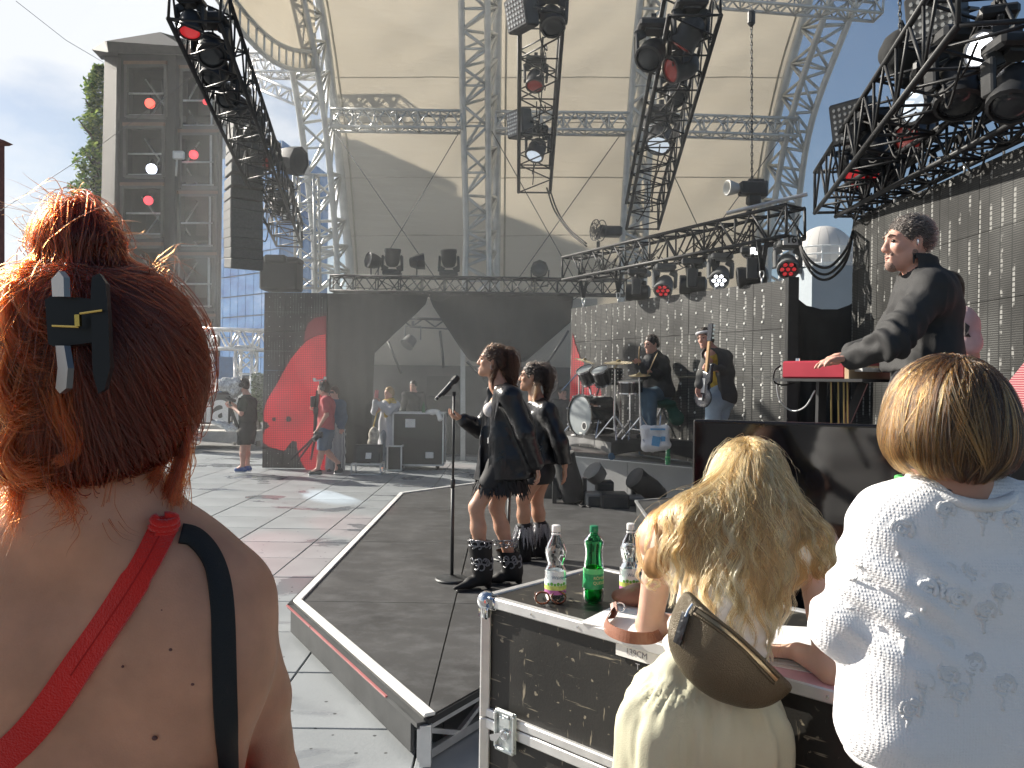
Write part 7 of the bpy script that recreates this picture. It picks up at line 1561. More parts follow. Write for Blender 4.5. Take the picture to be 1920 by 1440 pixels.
part('pan_bar',M_chrome,tp_,lambda m:(m.tube([P(588,714,Yr),P(612,712,Yr)],.018,6),m.tube([P(600,713,Yr),P(598,735,Yr)],.015,6),m.box(P(590,711,Yr),(.05,.05,.05)),m.box(P(610,709,Yr),(.05,.05,.05))))
hc_=MB();c_=P(597,815,Yr-.25);hc_.box(c_,(.14,.1,.1),bev=.015);hc_.lathe(c_,(-.5,-.5,-.7),[(0,.045),(.12,.05),(.13,.04)],12);hc_.build('photo_camera',M_mh);tag(bpy.data.objects['photo_camera'],'small black camera in the hand of the man in red','camera')
# ---------------------------------------------------------------- woman in denim behind him
Yw=15.0
J=JP(Yw,head=(627,736),nb=(629,752),ch=(630,766),wa=(630,790),pe=(630,808),sl=(620,758,-.05),sr=(640,758,.05),el=(617,782,-.05),wl=(620,800,-.18),er=(645,782,.05),wr=(640,802,-.1),hl=(625,814,0),hr=(636,814,0),kl=(623,846,-.02),kr=(637,846,0),al=(620,876,0),ar=(636,876,.05),tl=(616,884,-.15),tr=(634,884,-.12))
J.update(f=(-.45,-.9,0),u=(0,0,1),fl=((0,1,0),.75),hdl=(-.3,-.3,-1),hnl=(0,-1,0),hdr=(0,-.3,-1),hnr=(0,-1,0))
dw=thing('person','woman in denim jacket and striped trousers behind the man in red','person',(J['pe'].x,Yw,0));s,q,fr=body_sdf(J,.95,True);blob('body',s,SK3,dw,.012);face_parts(dw,q,fr);g_=garment(J,.025,'long',None,.95);blob('denim_jacket',g_,cloth('denim',(.07,.11,.17)),dw,.013,folds(.01,11))
def stripes():
 m=mat('striped_cloth',(.6,.6,.6),.8,var=.05);t,b,o=nodes_of(m);c=N(t,'ShaderNodeTexCoord');w_=N(t,'ShaderNodeTexWave');w_.inputs['Scale'].default_value=14;w_.inputs['Distortion'].default_value=.6;t.links.new(c.outputs['Object'],w_.inputs[0]);r_=N(t,'ShaderNodeValToRGB');r_.color_ramp.elements[0].color=(.05,.06,.08,1);r_.color_ramp.elements[1].color=(.6,.6,.6,1);r_.color_ramp.elements[0].position=.45;r_.color_ramp.elements[1].position=.55;t.links.new(w_.outputs[0],r_.inputs[0]);t.links.new(r_.outputs[0],b.inputs['Base Color']);return m
blob('trousers',trousers(J,.03,1.0,.95,.04),stripes(),dw,.013,folds(.008,9));cap_hair(dw,q,fr,H_BR,.011);part('sunglasses',M_mh,dw,lambda m:(m.box(q(-.032,.1,.004),(.05,.02,.035),Matrix(fr).transposed()),m.box(q(.032,.1,.004),(.05,.02,.035),Matrix(fr).transposed())))
for t in 'lr':shoe(J,t,dw,M_mh)
# ---------------------------------------------------------------- woman photographing with a pink phone
Yp=15.4
J=JP(Yp,head=(729,737),nb=(731,754),ch=(730,768),wa=(728,792),pe=(728,810),sl=(722,760,-.1),sr=(742,760,.08),el=(703,772,-.2),wl=(705,752,-.38),er=(728,772,-.3),wr=(712,756,-.4),hl=(723,816,-.05),hr=(733,816,.05),kl=(722,847,-.06),kr=(732,847,.04),al=(720,876,-.02),ar=(732,874,.08),tl=(715,883,-.15),tr=(727,882,-.06))
J.update(f=(-.65,-.75,-.05),u=(0,0,1),hdl=(0,-.1,1),hnl=(.6,-.6,0),hcl=.9,hdr=(-.3,-.1,1),hnr=(-.6,-.6,0),hcr=.9)
pw_=thing('person','woman in long pale coat and yellow scarf raising a phone','person',(J['pe'].x,Yp,0));s,q,fr=body_sdf(J,.95,True);blob('body',s,SK3,pw_,.012);face_parts(pw_,q,fr)
g_=garment(J,.03,'long',None,.95,loose=(0,.03,.05));g_.cone(J['pe'],P(726,838,Yp),.19,.22,.05,fl=((.5,1,0),.7));g_.clip(P(726,838,Yp),(0,0,-1),.01);g_.cone(J['ch']+V((-.14,-.2,0)),P(716,845,Yp-.22),.09,.1,.02,'-');blob('coat',g_,cloth('pale_coat',(.5,.5,.53)),pw_,.013,folds(.01,9,1,(1,1,.5)));blob('jeans',trousers(J,.015,.97,.95),cloth('grey_jeans',(.16,.19,.23)),pw_,.013)
g_=garment(J,.012,None,J['pe'],.95);g_.clip(J['wa']-V((0,0,.05)),(0,0,-1),.01);g_.clip(J['nb'],(0,0,1),.02);blob('blouse',g_,M_white,pw_,.014)
sc_=SDF();sc_.cone(J['nb']+V((-.05,-.06,0)),J['nb']+V((.06,-.03,.01)),.065,.06,.04);sc_.cone(J['nb']+V((-.03,-.1,-.02)),J['nb']+V((-.05,-.16,-.25)),.05,.035,.04);sc_.ell(J['nb'],(.11,.1,.06),None,.04);blob('scarf',sc_,cloth('yellow_scarf',(.55,.38,.08),.9,var=.35,vs=25),pw_,.013,lambda v:.02*vnoise(v,18))
cap_hair(pw_,q,fr,H_BL,.011,fringe=.05)
for t in 'lr':shoe(J,t,pw_,M_white)
ph_=MB();ph_.box(P(706,739,Yp-.42),(.075,.012,.15),Matrix.Rotation(.5,3,'Z')@Matrix.Rotation(.12,3,'Y'),.004);ph_.build('phone',mat('pink_phone',(.75,.3,.28),.4));tag(bpy.data.objects['phone'],'coral pink phone held up by the woman in the yellow scarf','phone')
hb_=SDF();hb_.ell(P(701,815,Yp-.25),(.1,.07,.15));hb_.ell(P(699,830,Yp-.25),(.1,.07,.1),None,.04);o=blob('tote_bag',hb_,cloth('tote_cloth',(.55,.5,.42),.85,var=.5,vs=12),None,.014,folds(.01,12));part('strap',cloth('yellow_scarf',(.5,.4,.1)),o,lambda m:m.tube([P(699,806,Yp-.25),P(706,775,Yp-.2),P(720,762,Yp-.15)],.012,5));tag(o,'printed cloth bag hanging from the arm of the phone woman','bag')
# ---------------------------------------------------------------- dim stage hands and a passer-by
def hand_off(Y,x,ytop,h_,f,lab,topc,legc,hat=None,z0=0.0):
 pxm=F/Y;g0=P(x,ytop,Y);
 def L(dx,dz,dy=0):return V((g0.x+dx,Y+dy,z0+dz*h_/1.75))
 J=dict(head=L(0,1.62),nb=L(.02,1.46),ch=L(.02,1.3),wa=L(.02,1.08),pe=L(.02,.95),sl=L(-.15,1.4,-.08),sr=L(.18,1.4,.06),el=L(-.2,1.12,-.12),wl=L(-.2,.9,-.25),er=L(.25,1.12),wr=L(.22,.88,-.15),hl=L(-.07,.88),hr=L(.11,.88),kl=L(-.09,.48,-.04),kr=L(.13,.48),al=L(-.09,.09),ar=L(.14,.09,.04),tl=L(-.12,.045,-.14),tr=L(.16,.045,-.1),f=f,u=(0,0,1),hdl=(0,-.2,-1),hnl=(1,0,0),hdr=(0,-.2,-1),hnr=(-1,0,0))
 t=thing('person',lab,'person',V((g0.x,Y,z0)));s,q,fr=body_sdf(J);blob('body',s,SK3,t,.013);face_parts(t,q,fr);g_=garment(J,.025,'long',J['pe']);g_.clip(J['pe']-V((0,0,.05)),(0,0,-1),.01);blob('jacket',g_,topc,t,.014,folds(.01,10));blob('trousers',trousers(J,.02,.97),legc,t,.014,folds(.007,10));cap_hair(t,q,fr,H_DK,.012)
 for a in 'lr':shoe(J,a,t,M_mh)
 if hat:part('cap',hat,t,lambda m:(m.sphere(q(0,-.012,.05),(.085,.1,.07),12,8,Matrix(fr).transposed()),m.box(q(0,.12,.045),(.12,.1,.012),Matrix(fr).transposed(),.004)),True)
 return t
hand_off(17.8,775,705,1.7,(-.2,-1,0),'stage hand in dark clothes behind the tall backstage case',cloth('dark_top',(.03,.032,.034)),M_lat)
hand_off(15.6,1054,735,1.62,(.6,-.8,0),'stage hand with a cap behind the second singer',cloth('dark_top',(.03,.032,.034)),M_lat,mat('dark_cap',(.02,.022,.03),.8))
J0=P(2,712,9.3);t=hand_off(9.3,-14,712,1.68,(.2,1,0),'passer-by in brown boots at the picture edge beside the red hair',cloth('orange_top',(.4,.2,.08)),SK4)
# ---------------------------------------------------------------- the red haired woman, seen from behind
def leg_set(cx,Y,zhip,w=.11,f=(0,1,0)):
 d=V(f)
 return dict(hl=V((cx-w*.8,Y,zhip)),hr=V((cx+w*.8,Y,zhip)),kl=V((cx-w,Y+.02,zhip*.53)),kr=V((cx+w,Y+.02,zhip*.53)),al=V((cx-w,Y,.1)),ar=V((cx+w,Y,.1)),tl=V((cx-w,Y,.045))+d*.15,tr=V((cx+w,Y,.045))+d*.15)
SKR=mat('skin_redhead',(.55,.272,.165),.5,var=.13,vs=18,bump=.12,bs=420,sss=.5)
red=thing('person','red haired woman seen from behind with bare back and red strap','person',(P(170,1000,.97).x,.97,0))
s=SDF()
s.cone(P(170,985,.985),P(176,800,1.0),.066,.06,.04)
for a in(P(415,1105,1.0),P(-80,1105,1.0)):
 s.cone(P(170,935,.99),P(170,935,.99).lerp(a,.55)-V((0,0,.0)),.05,.048,.06);s.cone(P(170,975,.99),a,.062,.047,.06)
s.cone(P(-30,1145,1.0),P(355,1145,1.0),.078,None,.06);s.cone(P(-45,1245,.995),P(376,1245,.995),.088,None,.05);s.cone(P(10,1420,.99),P(322,1425,.99),.084,None,.06);s.cone(P(30,1620,.99),P(300,1620,.99),.08,None,.08);s.cone(P(-20,1800,.99),P(350,1800,.99),.1,None,.08)
for t_,x in((1,330),(-1,10)):s.ell(P(x,1230,.948),(.06,.03,.085),None,.08)
# right arm reaching forward, left arm outside the picture
rs,re,rw=P(432,1124,1.02),P(500,1470,1.15),P(450,1480,1.4)
s.ell(rs,(.05,.05,.05),None,.03);s.cone(rs,rs.lerp(re,.5),.05,.05,.02);s.cone(rs.lerp(re,.5),re,.05,.043,.02);s.cone(re,rw,.042,.029,.03);hand_prims(s,rw,(-.2,1,.1),(0,0,-1),.6,1,-1)
ls,le,lw=P(-108,1118,1.01),P(-150,1470,1.06),P(-60,1500,1.32);s.ell(ls,(.054,.055,.054),None,.04);s.cone(ls,le,.051,.041,.03);s.cone(le,lw,.042,.029,.03);hand_prims(s,lw,(.2,1,.1),(0,0,-1),.6,1,1)
LG=leg_set(P(165,1000,.99).x,.99,.86)
for q_ in 'lr':s.cone(LG['h'+q_],LG['k'+q_],.09,.058,.05);s.cone(LG['k'+q_],LG['a'+q_],.056,.038,.03);s.cone(LG['a'+q_],LG['t'+q_],.038,.03,.03)
qh,frh=head_prims(s,P(190,712,1.015),V((.16,1,-.04)),(0,0,1),1.0)
body_red=s
blob('body',s,SKR,red,.0065,lambda v:.0035*vnoise(v,9)+.0012*vnoise(v,24,3),sm=2);face_parts(red,qh,frh)
sk_=SDF();sk_.cone(P(-20,1560,.99),P(352,1560,.99),.094,None,.07);sk_.cone(P(-20,1800,.99),P(350,1800,.99),.108,None,.08);sk_.cone(V((LG['hl'].x,.99,.86)),V((LG['hl'].x-.03,.99,.5)),.13,.17,.08);sk_.cone(V((LG['hr'].x,.99,.86)),V((LG['hr'].x+.03,.99,.5)),.13,.17,.08);sk_.cone(P(-25,1440,.99),P(366,1450,.99),.0945,None,.07);sk_.clip(P(170,1452,.9),(0,.45,1),.004);sk_.clip((0,0,.5),(0,0,-1),.004)
M_redk2=cloth('red_knit',(.68,.012,.005),.85,.5,420,sheen=.3)
blob('dress',sk_,M_redk2,red,.008,folds(.004,12))
for q_ in 'lr':shoe(LG,q_,red,M_mh)
hits=march(s,catmull([(306,992),(277,1050),(236,1118),(192,1184),(146,1250),(98,1320),(50,1378),(0,1424),(-60,1470)],5),.55,1.4)
part('dress_strap',M_redk2,red,lambda m:strap(m,hits,[.031]*8+[.035]*(len(hits)-8),.0032))
part('strap_rib',mat('red_knit_dark',(.4,.012,.01),.9),red,lambda m:m.tube([p+n*.0034 for p,n in hits[1:22]],.0013,5),True)
kp,kn_=march(s,[(305,990)],.55,1.4)[0]
def knot(m):
 d,r_,u_=frame(kn_)
 for k_,(a0,w_)in enumerate(((0,.013),(.8,.012),(1.6,.011))):m.tube([kp+kn_*(.006+.003*k_)+(r_*math.cos(t)*(.014)+u_*math.sin(t)*.006)*(1 if k_%2 else.9)+V((0,0,.004*k_-.004))for t in np.linspace(a0,a0+5.6,14)],.005,7)
part('strap_knot',M_redk2,red,knot,True)
hits2=march(s,catmull([(338,1002),(362,1008),(385,1030),(402,1062),(412,1105),(417,1160),(419,1230),(421,1310),(424,1390),(428,1480),(430,1560)],5),.55,1.4)
bs_=MB();strap(bs_,[(p+n*.002,n)for p,n in hits2],.0262,.0028);o=bs_.build('bag_strap',cloth('black_webbing',(.012,.013,.014),.7,.4,600),None,None,True);tag(o,'black bag strap running over the red haired womans shoulder','strap')
hb2=SDF();hb2.cone(P(430,1560,.93)+V((0,-.02,-.06)),P(430,1560,.93)+V((.1,-.02,-.12)),.07,.07,.03);part('shoulder_bag',M_lea,o,lambda m:m.box(P(430,1560,.93)+V((.03,.03,-.12)),(.24,.08,.2),bev=.02))
for(x,y,r_)in((230,1250,.0022),(320,1218,.003),(361,1283,.0026),(290,1384,.0042),(303,1144,.0012)):
 p,n=march(s,[(x,y)],.55,1.4)[0];part('mole',mat('mole',(.13,.05,.04),.6),red,lambda m:m.sphere(p,(r_*.8,r_*.5,r_*.65),10,6),True)
 # hair: swept up into a twist with a bun, held by a claw clip
hs=SDF();hs.ell(P(188,690,1.01),(.113,.12,.134),None,.03);hs.ell(P(242,710,1.02),(.072,.11,.11),None,.05);hs.ell(P(110,760,.97),(.07,.09,.13),None,.05);hs.ell(P(95,640,.965),(.055,.07,.08),None,.05);hs.ell(P(147,462,.985),(.043,.047,.046),None,.016);hs.cone(P(150,455,.985),P(143,408,.985),.036,.017,.02);hs.ell(P(70,850,.96),(.035,.05,.045),None,.03);hs.ell(P(190,850,.975),(.075,.07,.05),None,.05)
hs.clip(P(190,897,.93),(0,.3,-1),.02)
blob('hair_mass',hs,mat('red_hair_under',(.05,.008,.003),.5,var=.5,vs=40,bump=.5,bs=160),red,.007,lambda v:.003*vnoise(v*np.array((1,1,.35)),60,2))
HR=hair_mat('strand_red_shaded',(.048,.0045,.0012),.2,.5);HR3=hair_mat('strand_red_lit',(.17,.02,.0035),.22,.5);HR2=hair_mat('strand_red_sunlit',(.27,.032,.005),.22,.4)  # same hair: dark copy paints the shade, brighter copies paint the sunlight
n=9000
u1=rng.uniform(-1,1,n);th=rng.uniform(0,2*np.pi,n);dirs=np.stack([np.sqrt(1-u1**2)*np.cos(th),np.sqrt(1-u1**2)*np.sin(th),u1],-1)
st=A3(P(190,720,1.0))+dirs*np.array((.15,.16,.17));
for _ in range(10):st=st-hs.grad(st,.004)*hs.ev(st)[:,None]*.9
tw,bun,low=A3(P(135,600,.86)),A3(P(150,440,.96)),A3(P(90,860,.9))
clmp=rng.integers(0,500,n);cof=rng.normal(size=(500,3))*.25
def flow(p,t):
 d1=tw-p;l1=np.linalg.norm(d1,axis=1,keepdims=True);d2=bun-p;l2=np.linalg.norm(d2,axis=1,keepdims=True)
 side=(p[:,:1]<tw[0]+.0)
 w=np.clip((l1-.02)/.14,0,1)
 up=np.array((-.15,-.1,1.0))[None].repeat(len(p),0)
 sw=np.where(side,np.array((.25,-.2,.95))[None],np.array((-.55,-.1,.8))[None])
 d=d1/np.maximum(l1,1e-5)*w+up*(1-w)+.55*sw+cof[clmp]*.9
 inb=(p[:,2:]>A3(P(150,505,.97))[2])&(np.abs(p[:,:1]-bun[0])<.05);tip=A3(P(146,392,.99));a=tip-p
 return np.where(inb,a/np.maximum(np.linalg.norm(a,axis=1,keepdims=True),.01)+cof[clmp]*.8,d)
arr=comb(hs,st,flow,26,.0065,np.where(rng.uniform(0,1,n)<.05,rng.uniform(.006,.018,n),rng.uniform(.0005,.006,n)),.12)
lf_=st[:,0]+rng.normal(size=n)*.012<A3(P(118,0,.95))[0]  # strands on the sun side take the brighter copy
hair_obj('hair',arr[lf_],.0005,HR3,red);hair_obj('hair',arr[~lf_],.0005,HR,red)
# stray hairs and hanging wisps
def wisps(name,pts,n,spread,rad,curl=.004,m_=HR3):
 c=np.array(catmull([A3(p)for p in pts],6));kk=len(c);t=np.linspace(0,1,kk)[None,:,None]
 o=rng.normal(size=(n,1,3))*spread;fan=rng.normal(size=(n,1,3))*spread*1.5;ph=rng.uniform(0,6.28,(n,1,1));fq=rng.uniform(3,8,(n,1,1));sc=rng.uniform(.6,1.0,(n,1,1))
 b=c[0][None,None]+(c[None]-c[0])*sc
 return hair_obj(name,b+o*(.5+.3*t)+fan*t*t+curl*rng.normal(size=(n,1,3))*np.sin(t*fq+ph)*t,rad,m_,red)
wisps('hair_wisp',[P(345,790,1.0),P(346,850,.99),P(333,905,.98),P(318,960,.975),P(312,1010,.97)],240,.0055,.00045,.006)
wisps('hair_wisp',[P(318,830,.98),P(300,880,.97),P(276,925,.965),P(278,945,.96)],60,.004,.0004,.004)
wisps('hair_wisp',[P(30,830,.93),P(38,900,.92),P(26,960,.91),P(10,1010,.9)],160,.008,.00045,.007)
wisps('hair_wisp',[P(100,880,.9),P(118,930,.9),P(140,965,.9),P(118,985,.905)],70,.008,.0004,.009)
wisps('hair_wisp',[P(215,880,.91),P(200,960,.915),P(195,1000,.92),P(225,1060,.905),P(265,1085,.89)],5,.004,.0003,.003)
wisps('hair_wisp',[P(110,470,.97),P(70,450,.97),P(60,440,.97)],60,.01,.0003,.012);wisps('hair_wisp',[P(210,480,.99),P(232,476,1.0),P(228,500,1.0)],20,.008,.0003,.004)
wisps('hair_wisp',[P(150,440,.975),P(140,405,.975),P(118,392,.97),P(98,410,.96)],120,.012,.00045,.01);wisps('hair_wisp',[P(165,440,.98),P(172,415,.975),P(196,440,.97),P(205,480,.97)],120,.011,.00045,.008);wisps('hair_wisp',[P(150,420,.98),P(130,380,.98),P(60,372,.98),P(-30,380,.98)],6,.012,.00028,.012);wisps('hair_wisp',[P(290,500,1.0),P(315,485,1.0),P(322,510,1.0)],14,.01,.0003,.004)
wisps('hair_wisp',[P(40,560,.96),P(10,580,.95),P(-10,640,.95)],60,.012,.0003,.01)
# loose coils along the rolled side, sunlight painted in as brighter strands
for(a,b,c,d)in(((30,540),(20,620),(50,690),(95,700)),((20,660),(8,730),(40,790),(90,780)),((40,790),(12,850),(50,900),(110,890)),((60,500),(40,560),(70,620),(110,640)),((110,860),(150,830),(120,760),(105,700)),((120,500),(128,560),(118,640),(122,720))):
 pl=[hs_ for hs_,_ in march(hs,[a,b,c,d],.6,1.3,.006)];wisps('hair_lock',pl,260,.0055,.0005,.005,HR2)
 # claw clip
clip_=thing('hair_clip','black claw clip with gold trim holding the red hair','hair clip',P(130,620,.86))
M_clip=mat('clip_black',(.01,.011,.013),.4,var=.1,spec=.4);yc=.845
part('clip_jaw',M_clip,clip_,lambda m:m.slab([P(x,y,yc+.004)for x,y in((84,562),(94,556),(150,558),(184,562),(184,640),(152,645),(102,650),(90,645))],(.12,1,0),.02))
for pl_ in(((98,556),(96,524),(110,508),(119,520),(120,556)),((104,648),(108,690),(104,728),(112,738),(124,728),(127,690),(120,648))):part('clip_prong',mat('clip_satin',(.05,.052,.055),.3,spec=1.0,coat=1.0),clip_,lambda m:m.slab([P(x,y,yc+.006+(x-96)*-.0006)for x,y in pl_],(.75,.66,0),.006))
part('clip_jaw',M_clip,clip_,lambda m:m.slab([P(x,y,yc-.008)for x,y in((170,548),(172,520),(186,512),(198,530),(203,600),(206,690),(196,730),(184,738),(174,700),(172,648))],(-.3,1,0),.022))
part('hinge',mat('gold_trim',(.6,.42,.12),.25,1.0),clip_,lambda m:(m.tube([P(98,611,yc),P(148,613,yc-.006)],.0012,6),m.tube([P(150,588,yc-.01),P(192,582,yc-.012)],.0012,6),m.bar(P(146,590,yc-.008),P(147,612,yc-.008),.005,.005)))
# ---------------------------------------------------------------- the woman in the white quilted sweater
Yq=1.47
sw=thing('person','woman with bobbed brown hair in a white quilted sweater','person',(P(1800,1000,Yq).x,Yq,0))
cxp=1800
s=SDF();s.cone(P(1797,945,Yq),P(1788,800,Yq+.01),.06,.056,.03)
s.cone(P(1690,985,Yq+.03),P(1915,985,Yq+.03),.06,None,.05);[s.cone(P(1715,y,Yq+.03),P(1885,y,Yq+.03),.082,None,.06)for y in(1080,1180,1290,1390)];s.cone(P(1715,1480,Yq+.03),P(1885,1480,Yq+.03),.08,None,.06)
sS,sE,sW=P(1666,985,Yq+.03),P(1580,1168,Yq+.05),P(1600,1150,Yq+.3)
s.cone(sS,sE,.048,.038,.03);s.cone(sE,sW,.038,.027,.02);hand_prims(s,sW,(.1,1,.2),(0,0,-1),.5,.95,-1)
tS,tE,tW=P(1940,985,Yq+.03),P(2030,1172,Yq+.05),P(1900,1060,Yq+.27);s.cone(tS,tE,.048,.038,.03);s.cone(tE,tW,.038,.027,.02);hand_prims(s,tW,(-.6,.2,.8),(0,1,0),1.4,.95,1)
LG=leg_set(P(1800,1000,Yq).x,Yq+.03,.84)
for q_ in 'lr':s.cone(LG['h'+q_],LG['k'+q_],.09,.058,.05);s.cone(LG['k'+q_],LG['a'+q_],.056,.038,.03);s.cone(LG['a'+q_],LG['t'+q_],.038,.03,.03)
qh,frh=head_prims(s,P(1778,792,Yq+.02),V((-.12,1,-.1)),(0,0,1),.98)
blob('body',s,mat('skin_sweater',(.42,.22,.15),.5,var=.08,vs=14,sss=.4),sw,.0075,sm=2);face_parts(sw,qh,frh)
def quilt():
 m=bpy.data.materials.new('white_quilted_knit');m.use_nodes=True;t,b,o=nodes_of(m);c=N(t,'ShaderNodeTexCoord');mp_=N(t,'ShaderNodeMapping');mp_.inputs['Scale'].default_value=(1,.55,1);t.links.new(c.outputs['Object'],mp_.inputs[0])
 v=N(t,'ShaderNodeTexVoronoi');v.inputs['Scale'].default_value=180;v.inputs['Randomness'].default_value=.25;t.links.new(mp_.outputs[0],v.inputs['Vector'])
 r=N(t,'ShaderNodeValToRGB');r.color_ramp.elements[0].position=.0;r.color_ramp.elements[0].color=(1,1,1,1);r.color_ramp.elements[1].position=.6;r.color_ramp.elements[1].color=(0,0,0,1);t.links.new(v.outputs['Distance'],r.inputs[0])
 bp=N(t,'ShaderNodeBump');bp.inputs['Strength'].default_value=.45;bp.inputs['Distance'].default_value=.003;t.links.new(r.outputs[0],bp.inputs['Height']);t.links.new(bp.outputs[0],b.inputs['Normal'])
 b.inputs['Base Color'].default_value=(.8,.8,.81,1);b.inputs['Roughness'].default_value=.8;b.inputs['Sheen Weight'].default_value=.2;return m
M_q=quilt()
g_=SDF();g_.cone(P(1668,985,Yq+.03),P(1937,985,Yq+.03),.07,None,.05);g_.cone(P(1700,1090,Yq+.035),P(1905,1090,Yq+.035),.112,None,.06);g_.cone(P(1690,1230,Yq+.03),P(1915,1230,Yq+.03),.108,None,.06);g_.cone(P(1685,1350,Yq+.03),P(1925,1350,Yq+.03),.113,None,.06)
for x in(1705,1895):g_.cone(P(1800,960,Yq+.02),P(x,975,Yq+.03),.062,.062,.05)
g_.cone(sS,sE,.06,.056,.03);g_.cone(sE,sE.lerp(sW,.3),.056,.05,.03);g_.cone(tS,tE,.066,.06,.03);g_.cone(tE,tE.lerp(tW,.3),.06,.056,.03)
g_.cone(P(1800,850,Yq),P(1800,872,Yq),.078,.05,.01,'-');g_.cone(P(1735,950,Yq),P(1870,950,Yq),.05,None,.04);g_.clip(P(1800,1428,Yq),(0,0,-1),.01)
wa_=A3(P(1640,1120,Yq));
def qd(v):
 a=np.exp(-((v-wa_)**2).sum(1)/.012);d1=v[:,0]*.8+v[:,2]*1.2
 return.004*vnoise(v*np.array((1,1,1.6)),7,3)+.012*a*np.sin(d1*75)+.01*np.exp(-((v[:,2]-(A3(P(1700,1365,Yq))[2]))/.03)**2)*vnoise(v*np.array((1,1,.3)),12,8)
blob('sweater',g_,M_q,sw,.0075,qd,sm=2)
rb=SDF();rb.cone(P(1690,1420,Yq+.03),P(1920,1420,Yq+.03),.102,None,.06);rb.clip(P(1800,1408,Yq),(0,0,1),.006);rb.clip(P(1800,1440,Yq),(0,0,-1),.006)
M_rib=mat('white_rib',(.78,.78,.78),.85,bump=.4,bs=300);blob('hem_band',rb,M_rib,sw,.007,lambda v:.003*vnoise(v,12))
nc=P(1802,908,Yq+.012);part('collar_band',M_rib,sw,lambda m:m.tube([nc+V((.086*math.cos(a),.074*math.sin(a),.016*math.sin(a)-.012*abs(math.sin(a))**3))for a in np.linspace(0,6.283,41)],.0115,8),True)
part('under_shirt',mat('navy_shirt',(.04,.045,.06),.8),sw,lambda m:m.tube([nc+V((.079*math.cos(a),.068*math.sin(a),.016*math.sin(a)+.008))for a in np.linspace(2.7,4.1,17)],.003,6),True)
def rose(m,x,y,r_,seed):
 q=random.Random(seed);L_=[]
 for k_ in range(3):L_.append([(x+r_*(.28+.3*k_)*math.cos(t+k_*1.3)*1.1,y+r_*(.28+.26*k_)*math.sin(t+k_*1.3))for t in np.linspace(0,4.6,10)])
 for a in(.3,2.0,3.6,5.2):L_.append([(x+r_*math.cos(a+t),y+r_*math.sin(a+t)*.95)for t in np.linspace(-.5,.5,6)])
 L_.append([(x-r_*.3+r_*.2*t*q.uniform(-1,1),y+r_*(1+t))for t in np.linspace(0,1.4,6)])
 for l_ in L_:
  h_=march(g_,l_,1.0,2.2);pts=[p-n*.0037 for p,n in h_ if p.y<1.75]
  if len(pts)>3:m.tube(pts,.0048,7)
for i,(x,y,r_)in enumerate(((1692,992,22),(1702,1176,22),(1708,1330,20),(1775,955,16),(1850,962,18),(1900,975,15),(1828,1065,22),(1775,1075,20),(1740,1105,18),(1798,1120,20),(1880,1110,18),(1850,1145,18),(1770,1215,18),(1826,1245,20),(1780,1265,18),(1735,1280,18),(1800,1300,18),(1885,1285,20))):part('embossed_rose',M_rib,sw,lambda m:rose(m,x,y,r_,i),True)
def leafsp(m):
 for i,(x,y,a)in enumerate(((1612,1060,.6),(1600,1085,.8),(1625,1085,.4),(1604,1120,.9),(1595,1140,.5))):
  l_=[(x+20*math.cos(a)*t,y-20*math.sin(a)*t+6*math.sin(t*3))for t in np.linspace(-.6,.6,6)];pts=[p for p,n in march(g_,l_,1.0,2.2)];m.tube(pts,[.001,.003,.004,.004,.003,.001],6)
part('embossed_leaf',M_rib,sw,leafsp,True)
Jq=dict(LG);Jq.update(pe=V((P(1800,1000,Yq).x,Yq+.03,.92)),wa=V((P(1800,1000,Yq).x,Yq+.03,.96)),fl=((0,1,0),.8));blob('trousers',trousers(Jq,.012,.97,.8),cloth('black_trousers',(.02,.02,.022)),sw,.012)
for q_ in 'lr':shoe(LG,q_,sw,M_mh)
# bob of hair
hb3=SDF();hc=P(1776,786,Yq+.02);hb3.ell(hc+V((0,0,.02)),(.094,.108,.092),None,.02);hb3.ell(hc+V((.0,-.01,-.03)),(.1,.1,.07),None,.05);hb3.cone(hc+V((-.07,-.02,-.05)),hc+V((-.06,.0,-.09)),.04,.022,.04);hb3.cone(hc+V((.065,-.02,-.04)),hc+V((.07,-.01,-.07)),.04,.024,.04);hb3.cone(hc+V((0,-.06,-.05)),hc+V((0,-.05,-.085)),.05,.03,.04);hb3.clip(hc-V((0,0,.088)),(0,.12,-1),.015)
blob('hair_mass',hb3,mat('brown_hair_under',(.035,.02,.01),.55,var=.5,vs=40),sw,.008,lambda v:.003*vnoise(v*np.array((1,1,.3)),50,2))
n=7000;HB=hair_mat('strand_caramel',(.17,.07,.018),.3,.55);HB2=hair_mat('strand_darkbrown',(.02,.009,.004),.3,.4);HB3=hair_mat('strand_gold_lit',(.36,.18,.05),.28,.3)
crown=hc+V((.012,-.035,.105));th=rng.uniform(0,2*np.pi,n);rr=np.sqrt(rng.uniform(0,1,n))*.085
st=A3(crown)+np.stack([rr*np.cos(th),rr*np.sin(th)*.9,-rr*rr*4],-1)
for _ in range(8):st=st-hb3.grad(st,.004)*hb3.ev(st)[:,None]*.9
clmp=(th/(2*np.pi)*260).astype(int)+(rr>.04)*260;cof=rng.normal(size=(600,3))*.2
def flow(p,t):
 out_=p-A3(crown);out_[:,2]=0;l_=np.linalg.norm(out_,axis=1,keepdims=True);out_=out_/np.maximum(l_,1e-4)
 low_=np.clip((A3(hc)[2]-.05-p[:,2:])/.05,0,1);sd=np.sign(out_[:,:1])*np.array((1,0,0));d=out_*np.clip(.7-t*1.2,.02,1)+np.array((0,0,-1.0))+cof[clmp]-out_*.5*low_*(out_[:,:1]<.5)+np.where(out_[:,:1]>.5,out_*.9*low_,0)
 return d
